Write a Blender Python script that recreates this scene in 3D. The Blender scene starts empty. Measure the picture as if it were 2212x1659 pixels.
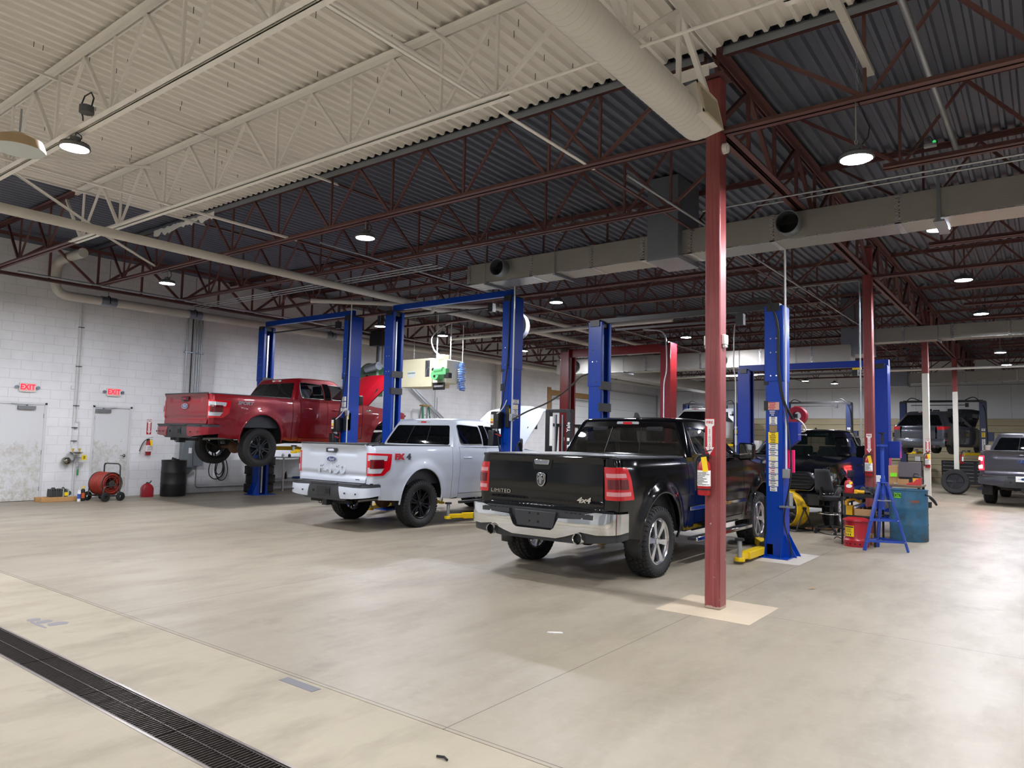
import bpy, bmesh, math, random
from mathutils import Vector, Matrix
from mathutils.geometry import delaunay_2d_cdt
PI = math.pi
sc = bpy.context.scene
COL = sc.collection
# ---------------------------------------------------------------- camera, world, exposure
FPX, YAW, PITCH, ROLL, CAMH = 1541.0, math.radians(37.0), math.radians(4.33), math.radians(1.31), 1.60
_f = Vector((-math.sin(YAW)*math.cos(PITCH), math.cos(YAW)*math.cos(PITCH), math.sin(PITCH)))
_r = Vector((math.cos(YAW), math.sin(YAW), 0)); _u = _r.cross(_f)
_c, _s = math.cos(ROLL), math.sin(ROLL)
_r, _u = _c*_r + _s*_u, -_s*_r + _c*_u
cam_data = bpy.data.cameras.new('camera'); cam = bpy.data.objects.new('camera', cam_data); COL.objects.link(cam)
cam.matrix_world = Matrix(((_r.x, _u.x, -_f.x, 0), (_r.y, _u.y, -_f.y, 0), (_r.z, _u.z, -_f.z, CAMH), (0, 0, 0, 1)))
cam_data.sensor_fit = 'HORIZONTAL'; cam_data.sensor_width = 36.0; cam_data.lens = FPX/2212*36.0
cam_data.clip_end = 200; cam_data.clip_start = .05
sc.camera = cam
world = bpy.data.worlds.new('world'); sc.world = world; world.use_nodes = True
world.node_tree.nodes['Background'].inputs[0].default_value = (.7, .75, .8, 1)
world.node_tree.nodes['Background'].inputs[1].default_value = .05
sc.view_settings.view_transform = 'Standard'; sc.view_settings.look = 'None'
sc.view_settings.gamma = 1.0; sc.view_settings.use_curve_mapping = False
sc.view_settings.exposure = 0.0
LAMP_STRENGTH = 330.0
# ---------------------------------------------------------------- object helpers
def thing(name, label, cat, loc=(0, 0, 0), rotz=0, group=None):
    o = bpy.data.objects.new(name, None); COL.objects.link(o)
    o.empty_display_size = .1
    o.location = loc; o.rotation_euler = (0, 0, rotz); tag(o, label, cat, group)
    return o
def tag(o, label=None, cat=None, group=None, kind=None):
    if label: o['label'] = label
    if cat: o['category'] = cat
    if group: o['group'] = group
    if kind: o['kind'] = kind
    return o
def kids(o): return [c for c in bpy.data.objects if c.parent == o]
def dup(root, loc, rotz=None, label=None, group=None, scale=None):
    tree = {}
    for c in bpy.data.objects: tree.setdefault(c.parent, []).append(c)
    def cp(o, par):
        c = o.copy(); COL.objects.link(c); c.parent = par
        for k in tree.get(o, []): cp(k, c)
        return c
    r = cp(root, None); r.location = loc
    if rotz is not None: r.rotation_euler = (0, 0, rotz)
    if scale: r.scale = scale
    if label: r['label'] = label
    if group: r['group'] = group
    return r
class MB:
    def __init__(s): s.v = []; s.f = []; s.m = []; s.cur = 0; s.T = Matrix()
    def av(s, p): s.v.append(tuple(s.T @ Vector(p))); return len(s.v)-1
    def af(s, f): s.f.append(tuple(f)); s.m.append(s.cur)
    def bx(s, x0, x1, y0, y1, z0, z1):
        i = [s.av(p) for p in ((x0,y0,z0),(x1,y0,z0),(x1,y1,z0),(x0,y1,z0),(x0,y0,z1),(x1,y0,z1),(x1,y1,z1),(x0,y1,z1))]
        for f in ((0,3,2,1),(4,5,6,7),(0,1,5,4),(1,2,6,5),(2,3,7,6),(3,0,4,7)): s.af([i[k] for k in f])
        return s
    def cbx(s, x, y, z, a, b, c): return s.bx(x-a/2, x+a/2, y-b/2, y+b/2, z-c/2, z+c/2)
    def bar(s, p0, p1, w, h, up=(0, 0, 1)):
        p0, p1 = Vector(p0), Vector(p1); d = (p1-p0).normalized(); u = Vector(up)
        if abs(d.dot(u)) > .99: u = Vector((0, 1, 0))
        a = d.cross(u).normalized(); b = a.cross(d)
        i = []
        for p in (p0, p1):
            for sx, sz in ((-1,-1),(1,-1),(1,1),(-1,1)): i.append(s.av(p + a*sx*w/2 + b*sz*h/2))
        for f in ((3,2,1,0),(4,5,6,7),(0,1,5,4),(1,2,6,5),(2,3,7,6),(3,0,4,7)): s.af([i[k] for k in f])
        return s
    def rings(s, rings, close=True, cap0=True, cap1=True):
        n = len(rings[0]); idx = [[s.av(p) for p in r] for r in rings]
        for a, b in zip(idx, idx[1:]):
            for k in range(n if close else n-1): s.af((a[k], a[(k+1) % n], b[(k+1) % n], b[k]))
        if cap0: s.af(idx[0][::-1])
        if cap1: s.af(idx[-1])
        return s
    def cyl(s, p0, p1, r0, r1=None, n=16, c0=True, c1=True):
        r1 = r0 if r1 is None else r1
        p0, p1 = Vector(p0), Vector(p1); d = (p1-p0).normalized(); u = Vector((0,0,1)) if abs(d.z) < .9 else Vector((1,0,0))
        a = d.cross(u).normalized(); b = a.cross(d)*-1
        R = [[p + (a*math.cos(t)+b*math.sin(t))*r for t in [2*PI*k/n for k in range(n)]] for p, r in ((p0, r0), (p1, r1))]
        return s.rings(R, cap0=c0, cap1=c1)
    def tube(s, pts, r, n=8, closed=False, rads=None):
        pts = [Vector(p) for p in pts]; N = len(pts); R = []; prev = None
        for i, p in enumerate(pts):
            if closed: d = pts[(i+1) % N]-pts[i-1]
            else: d = pts[min(i+1, N-1)]-pts[max(i-1, 0)]
            d = d.normalized() if d.length > 1e-9 else Vector((0,0,1))
            if prev is None:
                u = Vector((0,0,1)) if abs(d.z) < .9 else Vector((1,0,0)); a = d.cross(u).normalized()
            else:
                a = prev - d*prev.dot(d); a = a.normalized() if a.length > 1e-6 else d.orthogonal().normalized()
            prev = a; b = d.cross(a); rr = rads[i] if rads else r
            R.append([p + (a*math.cos(t)+b*math.sin(t))*rr for t in [2*PI*k/n for k in range(n)]])
        if closed: R.append(R[0]); s.rings(R, cap0=False, cap1=False)
        else: s.rings(R)
        return s
    def lathe(s, prof, c=(0,0,0), axis='z', n=32, a0=0, a1=2*PI, capends=False):
        full = abs(a1-a0-2*PI) < 1e-6; R = []
        for k in range(n if full else n+1):
            t = a0+(a1-a0)*k/n; ring = []
            for r, h in prof:
                x, y = r*math.cos(t), r*math.sin(t)
                p = {'z': (x, y, h), 'x': (h, x, y), 'y': (y, h, x)}[axis]
                ring.append(Vector(p)+Vector(c))
            R.append(ring)
        if full: R.append(R[0])
        idx = [[s.av(p) for p in r] for r in (R[:-1] if full else R)]
        if full: idx.append(idx[0])
        for a, b in zip(idx, idx[1:]):
            for k in range(len(prof)-1): s.af((a[k], b[k], b[k+1], a[k+1]))
        return s
    def prism(s, poly, d0, d1, plane='xz'):
        # poly in a plane, extruded along the third axis from d0 to d1
        def P(a, b, d): return {'xz': (a, d, b), 'xy': (a, b, d), 'yz': (d, a, b)}[plane]
        A = [s.av(P(a, b, d0)) for a, b in poly]; B = [s.av(P(a, b, d1)) for a, b in poly]; n = len(poly)
        s.af(A[::-1]); s.af(B)
        for k in range(n): s.af((A[k], A[(k+1) % n], B[(k+1) % n], B[k]))
        return s
    def grid(s, fn, nu, nv, u0=0, u1=1, v0=0, v1=1, flip=False):
        I = [[s.av(fn(u0+(u1-u0)*i/nu, v0+(v1-v0)*j/nv)) for j in range(nv+1)] for i in range(nu+1)]
        for i in range(nu):
            for j in range(nv):
                f = (I[i][j], I[i+1][j], I[i+1][j+1], I[i][j+1]); s.af(f[::-1] if flip else f)
        return s
    def sphere(s, c, r, n=12, sz=1.0):
        prof = [(max(r*math.sin(PI*k/n), 1e-4), -r*math.cos(PI*k/n)*sz) for k in range(n+1)]
        return s.lathe(prof, c, 'z', n*2)
    def build(s, name, mats, parent=None, smooth=None, bevel=0, kind=None, solid=0, fixn=False, label=None, segs=2):
        me = bpy.data.meshes.new(name); me.from_pydata(s.v, [], s.f)
        if not isinstance(mats, (list, tuple)): mats = [mats]
        for m in mats: me.materials.append(m)
        if len(mats) > 1: me.polygons.foreach_set('material_index', s.m)
        if fixn:
            b = bmesh.new(); b.from_mesh(me); bmesh.ops.remove_doubles(b, verts=b.verts, dist=1e-5); bmesh.ops.recalc_face_normals(b, faces=b.faces); b.to_mesh(me); b.free()
        if smooth is not None:
            me.polygons.foreach_set('use_smooth', [True]*len(me.polygons)); me.set_sharp_from_angle(angle=math.radians(smooth))
        o = bpy.data.objects.new(name, me); COL.objects.link(o)
        if parent: o.parent = parent
        if kind: o['kind'] = kind
        if label: o['label'] = label
        if bevel:
            md = o.modifiers.new('bevel', 'BEVEL'); md.width = bevel; md.segments = segs; md.limit_method = 'ANGLE'; md.angle_limit = math.radians(40)
            me.polygons.foreach_set('use_smooth', [True]*len(me.polygons)); me.set_sharp_from_angle(angle=math.radians(50))
        if solid:
            md = o.modifiers.new('solid', 'SOLIDIFY'); md.thickness = solid; md.offset = 0
        return o
def lin(a, b, t): return a+(b-a)*t
def interp(tab, x):
    if x <= tab[0][0]: return tab[0][1]
    for (a, va), (b, vb) in zip(tab, tab[1:]):
        if x <= b:
            t = (x-a)/(b-a); return va+(vb-va)*t
    return tab[-1][1]
def sstep(a, b, x):
    t = min(max((x-a)/(b-a), 0), 1); return t*t*(3-2*t)
def arcpts(cx, cy, r, a0, a1, n): return [(cx+r*math.cos(math.radians(a0+(a1-a0)*k/n)), cy+r*math.sin(math.radians(a0+(a1-a0)*k/n))) for k in range(n+1)]
def rrect(x0, x1, y0, y1, r, n=4):
    return arcpts(x1-r, y1-r, r, 0, 90, n)+arcpts(x0+r, y1-r, r, 90, 180, n)+arcpts(x0+r, y0+r, r, 180, 270, n)+arcpts(x1-r, y0+r, r, 270, 360, n)
def roundpoly(poly, r, n=4):
    out = []; N = len(poly)
    for i in range(N):
        p, a, b = Vector(poly[i]), Vector(poly[i-1]), Vector(poly[(i+1) % N])
        rr = r[i] if isinstance(r, (list, tuple)) else r
        if rr <= 0: out.append(tuple(p)); continue
        da, db = (a-p), (b-p); L = min(rr, da.length*.45, db.length*.45)
        s, e = p+da.normalized()*L, p+db.normalized()*L
        for k in range(n+1):
            t = k/n; q = s*(1-t)**2+p*2*t*(1-t)+e*t*t; out.append(tuple(q))
    return out
def subdiv(poly, step):
    out = []
    for i in range(len(poly)):
        a, b = Vector(poly[i]), Vector(poly[(i+1) % len(poly)]); L = (b-a).length; n = max(1, int(L/step))
        for k in range(n): out.append(tuple(a+(b-a)*k/n))
    return out
def inpoly(p, poly):
    x, y = p; c = False; j = len(poly)-1
    for i in range(len(poly)):
        xi, yi = poly[i]; xj, yj = poly[j]
        if (yi > y) != (yj > y) and x < (xj-xi)*(y-yi)/(yj-yi)+xi: c = not c
        j = i
    return c
def edist(p, poly):
    d = 9; P = Vector(p)
    for i in range(len(poly)):
        a, b = Vector(poly[i-1]), Vector(poly[i]); ab = b-a; L = ab.length_squared
        t = 0 if L == 0 else max(0, min(1, (P-a).dot(ab)/L)); d = min(d, (a+ab*t-P).length)
    return d
def panel(name, outline, fn, mt, parent=None, holes=(), step=.05, rim=.015, flip=False, off=0.0, smooth=35, build=True):
    """A sheet cut to an outline (with holes) in a 2D chart, bent by fn(a, b) -> 3D; its edges turn inwards by rim."""
    loops = [subdiv(outline, step)]+[subdiv(h, step) for h in holes]
    V = []; E = []; loopidx = []
    for L in loops:
        b0 = len(V); V += [Vector(p) for p in L]; n = len(L)
        E += [(b0+k, b0+(k+1) % n) for k in range(n)]; loopidx.append(list(range(b0, b0+n)))
    xs = [p[0] for p in loops[0]]; ys = [p[1] for p in loops[0]]
    x = min(xs)+step*.5; row = 0
    while x < max(xs):
        y = min(ys)+step*(.5 if row % 2 else .25)
        while y < max(ys):
            if inpoly((x, y), loops[0]) and not any(inpoly((x, y), h) for h in loops[1:]):
                if all(edist((x, y), L) > step*.45 for L in loops): V.append(Vector((x, y)))
            y += step
        x += step; row += 1
    vs, es, fs, ov, oe, of = delaunay_2d_cdt(V, E, [], 0, 1e-6)
    fs = [f for f in fs if (lambda c: inpoly(c, loops[0]) and not any(inpoly(c, h) for h in loops[1:]))((sum(vs[i][0] for i in f)/3, sum(vs[i][1] for i in f)/3))]
    P = [Vector(fn(v[0], v[1])) for v in vs]
    N = [Vector((0,0,0)) for _ in P]
    for f in fs:
        nn = (P[f[1]]-P[f[0]]).cross(P[f[2]]-P[f[0]])
        for i in f: N[i] += nn
    sg = -1 if flip else 1
    N = [(n.normalized()*sg if n.length > 0 else n) for n in N]
    m = MB()
    for p, n in zip(P, N): m.av(p+n*off)
    for f in fs: m.af(f[::-1] if flip else f)
    if rim:
        ec = {}
        for f in fs:
            for a, b in ((f[0], f[1]), (f[1], f[2]), (f[2], f[0])): ec[(a, b)] = 1
        mp = {}
        for (a, b) in list(ec):
            if (b, a) in ec: continue
            for q in (a, b):
                if q not in mp: mp[q] = m.av(P[q]+N[q]*(off-rim))
            f = (b, a, mp[a], mp[b]); m.af(f[::-1] if flip else f)
    return m.build(name, mt, parent, smooth=smooth) if build else m
# ---------------------------------------------------------------- materials
def srgb(h):
    if isinstance(h, str):
        h = h.lstrip('#'); c = [int(h[i:i+2], 16)/255 for i in (0, 2, 4)]
        return tuple(x/12.92 if x <= .04045 else ((x+.055)/1.055)**2.4 for x in c)+(1,)
    return tuple(h)+(1,) if len(h) == 3 else tuple(h)
class NT:
    def __init__(s, name):
        s.m = bpy.data.materials.new(name); s.m.use_nodes = True; s.t = s.m.node_tree; s.b = s.t.nodes['Principled BSDF']
    def n(s, typ, **k):
        q = s.t.nodes.new(typ)
        for a, v in k.items(): setattr(q, a, v)
        return q
    def l(s, a, b): s.t.links.new(a, b)
    def val(s, sock, v):
        if hasattr(v, 'is_linked') or isinstance(v, bpy.types.NodeSocket): s.l(v, sock)
        else: sock.default_value = v
    def math(s, op, a, b=0.0, c=0.0, clamp=False):
        q = s.n('ShaderNodeMath', operation=op, use_clamp=clamp)
        for i, v in enumerate((a, b, c)):
            if isinstance(v, bpy.types.NodeSocket): s.l(v, q.inputs[i])
            else: q.inputs[i].default_value = v
        return q.outputs[0]
    def mix(s, f, a, b):
        q = s.n('ShaderNodeMix', data_type='RGBA')
        s.val(q.inputs[0], f); s.val(q.inputs[6], a); s.val(q.inputs[7], b); return q.outputs[2]
    def coord(s, which='Object'):
        return s.n('ShaderNodeTexCoord').outputs[which]
    def mapping(s, v, scale=(1,1,1), loc=(0,0,0)):
        q = s.n('ShaderNodeMapping'); s.l(v, q.inputs[0]); q.inputs[3].default_value = scale; q.inputs[1].default_value = loc; return q.outputs[0]
    def noise(s, v, scale, detail=4, rough=.55, dist=0):
        q = s.n('ShaderNodeTexNoise'); s.l(v, q.inputs['Vector']); q.inputs['Scale'].default_value = scale
        q.inputs['Detail'].default_value = detail; q.inputs['Roughness'].default_value = rough; q.inputs['Distortion'].default_value = dist
        return q.outputs[0]
    def ramp(s, f, stops):
        q = s.n('ShaderNodeValToRGB'); s.l(f, q.inputs[0]); e = q.color_ramp.elements
        while len(e) < len(stops): e.new(.5)
        for k, (p, c) in enumerate(stops): e[k].position = p; e[k].color = srgb(c) if isinstance(c, str) else ((c,)*3+(1,) if isinstance(c, (int, float)) else srgb(c))
        return q.outputs[0]
    def bump(s, h, strength=.3, dist=.01):
        q = s.n('ShaderNodeBump'); s.l(h, q.inputs['Height']); q.inputs['Strength'].default_value = strength; q.inputs['Distance'].default_value = dist
        s.l(q.outputs[0], s.b.inputs['Normal']); return q.outputs[0]
_mc = {}
def mat(name, col, rough=.5, metal=0., coat=0., emit=0., var=0., vscale=4., bump=0., bscale=60., alpha=1., spec=.5, trans=0., dirt=None, dscale=3.):
    if name in _mc: return _mc[name]
    t = NT(name); b = t.b; c = srgb(col)
    b.inputs['Base Color'].default_value = c; b.inputs['Roughness'].default_value = rough; b.inputs['Metallic'].default_value = metal
    b.inputs['Coat Weight'].default_value = coat; b.inputs['Coat Roughness'].default_value = .03
    b.inputs['Specular IOR Level'].default_value = spec
    if trans: b.inputs['Transmission Weight'].default_value = trans; b.inputs['IOR'].default_value = 1.1
    if alpha < 1: b.inputs['Alpha'].default_value = alpha
    if emit: b.inputs['Emission Color'].default_value = c; b.inputs['Emission Strength'].default_value = emit
    if var or dirt:
        co = t.coord(); nz = t.noise(co, vscale)
        f = t.math('MULTIPLY_ADD', nz, var*2, 1-var)
        q = t.n('ShaderNodeMix', data_type='RGBA', blend_type='MULTIPLY'); q.inputs[0].default_value = 1
        q.inputs[6].default_value = c; t.l(f, q.inputs[7]); out = q.outputs[2]
        if dirt:
            d = t.ramp(t.noise(co, dscale, 6, .65), [(.5, 0.), (.68, 1.)]); out = t.mix(d, out, srgb(dirt))
        t.l(out, b.inputs['Base Color'])
    if bump:
        t.bump(t.noise(t.coord(), bscale, 3), bump, .005)
    _mc[name] = t.m; return t.m
# ---------------------------------------------------------------- room dimensions
WX, EX, SY, NY = -17.75, 12.6, -7.5, 38.0     # left wall, right wall, wall behind the camera, back wall
DECK, TOPZ, BOTZ = 5.62, 5.50, 4.72
CX, CY0, BAY = -2.64, 6.87, 7.62
JS = BAY/4
WHITE_Y, WHITE_X = 6.80, -13.1
# ---------------------------------------------------------------- room materials
def concrete(name, base, light, rough, broom):
    t = NT(name); co = t.coord()
    x = t.n('ShaderNodeSeparateXYZ'); t.l(co, x.inputs[0]); X, Y = x.outputs[0], x.outputs[1]
    n1 = t.noise(co, .35, 5, .6); n2 = t.noise(t.mapping(co, (1, .35, 1)), 2.2, 6, .62); n3 = t.noise(co, 14, 5, .6)
    c = t.mix(t.ramp(n1, [(.35, 0.), (.65, 1.)]), srgb(base), srgb(light))
    c = t.mix(t.math('MULTIPLY', t.ramp(n2, [(.46, 0.), (.70, 1.)]), .55), c, srgb('#776e5e'))
    c = t.mix(t.math('MULTIPLY', t.ramp(n3, [(.5, 0.), (.75, 1.)]), .25), c, srgb('#a39a88'))
    # dark oily stains and faint tyre scuffs
    st = t.math('MULTIPLY', t.ramp(t.noise(t.mapping(co, (1, 1, 1), (3.3, 7.1, 0)), .9, 6, .7), [(.60, 0.), (.74, 1.)]), .5)
    c = t.mix(st, c, srgb('#544d44'))
    sp = t.math('MULTIPLY', t.ramp(t.noise(co, 55, 3, .6), [(.70, 0.), (.76, 1.)]), .55)
    msk = t.ramp(t.noise(t.mapping(co, (1, 1, 1), (9, 2, 0)), .55, 3, .5), [(.52, 0.), (.60, 1.)])
    c = t.mix(t.math('MULTIPLY', sp, msk), c, srgb('#3f3a33'))
    if not broom:
        m = t.math('ABSOLUTE', t.math('SUBTRACT', t.math('FRACT', t.math('MULTIPLY_ADD', X, 1/3.81, 2.70/3.81+.5)), .5))
        m2 = t.math('ABSOLUTE', t.math('SUBTRACT', t.math('FRACT', t.math('MULTIPLY_ADD', Y, 1/3.81, -CY0/3.81+.5)), .5))
        j = t.math('LESS_THAN', t.math('MINIMUM', m, m2), .0009)
        c = t.mix(t.math('MULTIPLY', j, .8), c, srgb('#3b342b'))
    t.l(c, t.b.inputs['Base Color'])
    t.l(t.math('MULTIPLY_ADD', n2, .25, rough-.12), t.b.inputs['Roughness']); t.b.inputs['Specular IOR Level'].default_value = .4
    if broom: t.bump(t.noise(t.mapping(co, (.25, 3.2, 1)), 26, 5, .7), .55, .006)
    else: t.bump(n3, .08, .005)
    return t.m
M_FLOOR = concrete('concrete_smooth', '#8c8372', '#988f7e', .45, False)
M_APRON = concrete('concrete_broomed', '#968d79', '#a39a86', .62, True)
def blockwall(name, col, ax=1):
    t = NT(name); co = t.coord(); x = t.n('ShaderNodeSeparateXYZ'); t.l(co, x.inputs[0])
    v = t.n('ShaderNodeCombineXYZ'); t.l(x.outputs[ax], v.inputs[0]); t.l(x.outputs[2], v.inputs[1])
    b = t.n('ShaderNodeTexBrick'); t.l(v.outputs[0], b.inputs['Vector']); b.inputs['Scale'].default_value = 1
    b.inputs['Brick Width'].default_value = .406; b.inputs['Row Height'].default_value = .203; b.inputs['Mortar Size'].default_value = .006; b.inputs['Mortar Smooth'].default_value = .6
    b.inputs['Color1'].default_value = (1, 1, 1, 1); b.inputs['Color2'].default_value = (.93, .93, .93, 1); b.inputs['Mortar'].default_value = (.0, .0, .0, 1)
    nz = t.noise(co, 1.3, 5, .6)
    c = t.mix(t.ramp(nz, [(.35, 0.), (.7, 1.)]), srgb(col), srgb('#d9dadb'))
    c = t.mix(t.math('MULTIPLY', b.outputs['Fac'], .28), c, srgb('#8f8f8c'))
    d = t.ramp(t.noise(co, 30, 4, .7), [(.72, 0.), (.76, 1.)])
    c = t.mix(t.math('MULTIPLY', d, .35), c, srgb('#7d7b76'))
    t.l(c, t.b.inputs['Base Color']); t.b.inputs['Roughness'].default_value = .55
    h = t.math('SUBTRACT', t.math('MULTIPLY', t.noise(co, 45, 4, .7), .35), b.outputs['Fac'])
    t.bump(h, .5, .006); return t.m
M_BLOCK = blockwall('painted_block', '#e6e7e8', 1)
M_BACK = mat('painted_panel_wall', '#dfe1e3', .6, var=.04, vscale=.6, bump=.05)
def slat():
    t = NT('tan_slat_panel'); co = t.coord(); x = t.n('ShaderNodeSeparateXYZ'); t.l(co, x.inputs[0])
    fr = t.math('FRACT', t.math('MULTIPLY_ADD', x.outputs[2], 1/.30, .27))
    g = t.math('LESS_THAN', fr, .055)
    g2 = t.math('LESS_THAN', t.math('ABSOLUTE', t.math('SUBTRACT', fr, .52)), .012)
    c = t.mix(t.ramp(t.noise(t.mapping(co, (1, 1, 6)), 1.2, 3), [(.3, 0.), (.7, 1.)]), srgb('#b3a684'), srgb('#c0b491'))
    c = t.mix(t.math('MULTIPLY', g2, .3), c, srgb('#7b7054')); c = t.mix(g, c, srgb('#2f2a22'))
    t.l(c, t.b.inputs['Base Color']); t.b.inputs['Roughness'].default_value = .5; return t.m
M_SLAT = slat()
M_WHITE = mat('white_overspray_steel', '#e9e6e0', .55, var=.07, vscale=1.5)
M_DECKW = mat('white_painted_deck', '#e6e2da', .6, var=.06, vscale=.8)
M_DECKD = mat('galvanised_deck', '#5f6471', .45, metal=.35, var=.12, vscale=1.2)
M_BROWN = mat('red_oxide_primer', '#5e3b38', .55, var=.15, vscale=3)
def colred():
    t = NT('red_column_paint'); co = t.coord()
    st = t.noise(t.mapping(co, (30, 30, .8)), 1.5, 5, .6); ch = t.noise(t.mapping(co, (1, 1, 1)), 22, 5, .7)
    x = t.n('ShaderNodeSeparateXYZ'); t.l(co, x.inputs[0])
    low = t.math('LESS_THAN', x.outputs[2], 1.0)
    c = t.mix(t.ramp(st, [(.35, 0.), (.7, 1.)]), srgb('#7c3436'), srgb('#93504d'))
    c = t.mix(t.math('MULTIPLY', t.ramp(t.noise(co, 1.1, 4), [(.45, 0.), (.6, 1.)]), .5), c, srgb('#6e2c2f'))
    c = t.mix(t.math('MULTIPLY', t.math('MULTIPLY', t.ramp(ch, [(.66, 0.), (.69, 1.)]), low), .9), c, srgb('#c3aba2'))
    c = t.mix(t.math('MULTIPLY', t.math('LESS_THAN', t.math('MULTIPLY_ADD', ch, .05, x.outputs[2]), .055), .9), c, srgb('#a7998a'))
    t.l(c, t.b.inputs['Base Color']); t.b.inputs['Roughness'].default_value = .38; t.bump(st, .12, .003); return t.m
M_COL = colred()
M_COLW = mat('white_column_paint', '#c9c6bb', .5, var=.06, vscale=3)
M_BLK = mat('black_plastic', '#151617', .45)
M_DBLK = mat('matte_black', '#0a0a0b', .8)
M_RUB = mat('rubber', '#1a1a1b', .72, var=.15, vscale=9)
M_GALV = mat('galvanised_sheet', '#8b929b', .35, metal=.75, var=.1, vscale=5)
M_STEEL = mat('steel_conduit', '#a9adb0', .35, metal=.8)
M_CHROME = mat('chrome', '#d8dadc', .07, metal=1)
M_FOIL = mat('foil_facing', '#a9a79f', .34, metal=.7, bump=.5, bscale=70, var=.05, vscale=2)
M_WHT = mat('white_enamel', '#dcdcd8', .4)
M_CREAM = mat('white_spiral_duct', '#d6d3cb', .5, var=.04, vscale=2)
M_YEL = mat('yellow_enamel', '#d8b400', .4, var=.1, vscale=8)
M_WOOD = mat('tan_wood', '#8f6b3a', .6, var=.2, vscale=12)
M_CARD = mat('cardboard', '#a98358', .8, var=.1, vscale=10)
M_RED = mat('red_enamel', '#a3161d', .35)
M_LWHT = mat('label_white', '#e6e6e2', .5)
M_LYEL = mat('label_yellow', '#f0cf10', .5)
M_INK = mat('ink_black', '#161616', .6)
M_INKR = mat('ink_red', '#b01a26', .5)
# ---------------------------------------------------------------- floor with a trench drain
def struct(name, m, mt, **k):
    o = m.build(name, mt, **k); o['kind'] = 'structure'; return o
DR0, DR1 = 1.97, 2.23
struct('floor', MB().bx(WX-.2, EX+.2, 3.03, NY+.2, -.2, 0), M_FLOOR)
struct('floor', MB().bx(WX-.2, EX+.2, DR1, 3.03-.006, -.2, 0), M_APRON)
struct('floor', MB().bx(WX-.2, EX+.2, SY-.2, DR0, -.2, 0), M_APRON)
struct('trim_1', MB().bx(WX-.2, EX+.2, 3.02, 3.035, -.2, -.005), M_DBLK)
struct('trim_2', MB().bx(WX, EX, DR0-.01, DR1+.01, -.3, -.19), M_DBLK)
t = thing('trench_drain', 'long dark steel grated trench drain sunk in the concrete floor', 'drain', (-4, 2.1, 0))
M_GRATE = mat('worn_grate_steel', '#4c4540', .4, metal=.7, var=.3, vscale=12)
m = MB()
for y in (DR0, DR1): m.bx(-10, 6, y-2.1-.008, y-2.1+.008, -.06, .002)
m.build('frame', mat('bright_edge', '#97908a', .35, metal=.8), t)
x = -8.0
def grate(L):
    m = MB(); m.bx(0, L-.006, -.117, -.111, -.03, -.001); m.bx(0, L-.006, .111, .117, -.03, -.001); m.bx(0, L-.006, -.003, .003, -.03, -.0005)
    k = .01
    while k < L-.01: m.bx(k, k+.005, -.112, .112, -.03, -.002); k += .0265
    return m
g0 = None
for i in range(14):
    if g0 is None: g0 = grate(.914).build('grate', M_GRATE, t); g = g0
    else: g = g0.copy(); COL.objects.link(g)
    g.location = (x, 0, -.001 if i % 2 else 0); x += .914
# loose bits on the floor
m = MB(); random.seed(4)
pts = [(random.uniform(.7, 1)*.075*math.cos(a*PI/9), random.uniform(.5, 1)*.02*math.sin(a*PI/9)) for a in range(18)]
m.prism(pts, 0, .006, 'xy'); o = m.build('paper_scrap', M_LWHT); o.location = (-3.31, 5.07, .001); o.rotation_euler = (0, 0, .6); tag(o, 'crumpled white paper scrap lying on open floor left of the red column', 'litter')
m = MB(); m.grid(lambda a, b: ((a-.5)*.09, (b-.5)*.035*(1-abs(a-.5)*1.4), .012*math.sin(a*PI)+.002), 8, 3)
o = m.build('dry_leaf', mat('dry_leaf', '#b08a4c', .7)); o.location = (-2.15, 8.49, .001); o.rotation_euler = (0, 0, .7); tag(o, 'curled tan dry leaf on floor right of the red column', 'leaf')
m = MB(); m.tube([(-.04, 0, .008), (0, .012, .01), (.03, 0, .008)], .006, 6)
o = m.build('rubber_scrap', M_RUB); o.location = (-2.45, 2.75, 0); tag(o, 'small black rubber scrap on pale concrete between drain and floor joint', 'litter')
# lighter concrete patch round the first column, worn patches
struct('trim_3', MB().prism([(CX-.42, CY0-.45), (CX+.48, CY0-.45), (CX+.48, CY0+.42), (CX-.42, CY0+.42)], -.02, .002, 'xy'), mat('patch_concrete', '#b5a68e', .6, var=.12, vscale=6))
struct('trim_4', MB().prism([(-3.55, 10.0), (-2.7, 10.0), (-2.7, 11.1), (-3.55, 11.1)], -.02, .0015, 'xy'), mat('patch_concrete_pale', '#b3aca0', .6, var=.12, vscale=6))
# ---------------------------------------------------------------- walls
def wallx(name, x0, x1, openings, y0, y1, z1, mt):
    m = MB(); y = y0
    for a, b, h in sorted(openings): m.bx(x0, x1, y, a, 0, z1); m.bx(x0, x1, a, b, h, z1); y = b
    m.bx(x0, x1, y, y1, 0, z1); return struct(name, m, mt)
D1, D2 = (5.44, 6.45), (7.40, 8.29)
OD1, OD2 = (26.45, 30.9), (31.7, 37.4)
wallx('wall_left', WX-.2, WX, [(D1[0], D1[1], 2.14), (D2[0], D2[1], 2.14), (OD1[0], OD1[1], 3.55), (OD2[0], OD2[1], 4.2)], SY, NY, DECK+.1, M_BLOCK)
struct('wall_back', MB().bx(WX-.2, EX+.2, NY, NY+.2, 0, DECK+.1), M_BACK)
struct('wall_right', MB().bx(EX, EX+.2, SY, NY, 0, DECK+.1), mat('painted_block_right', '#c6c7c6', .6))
struct('wall_front', MB().bx(WX-.2, EX+.2, SY-.2, SY, 0, DECK+.1), mat('painted_block_front', '#bfc0bf', .6))
m = MB()
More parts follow.
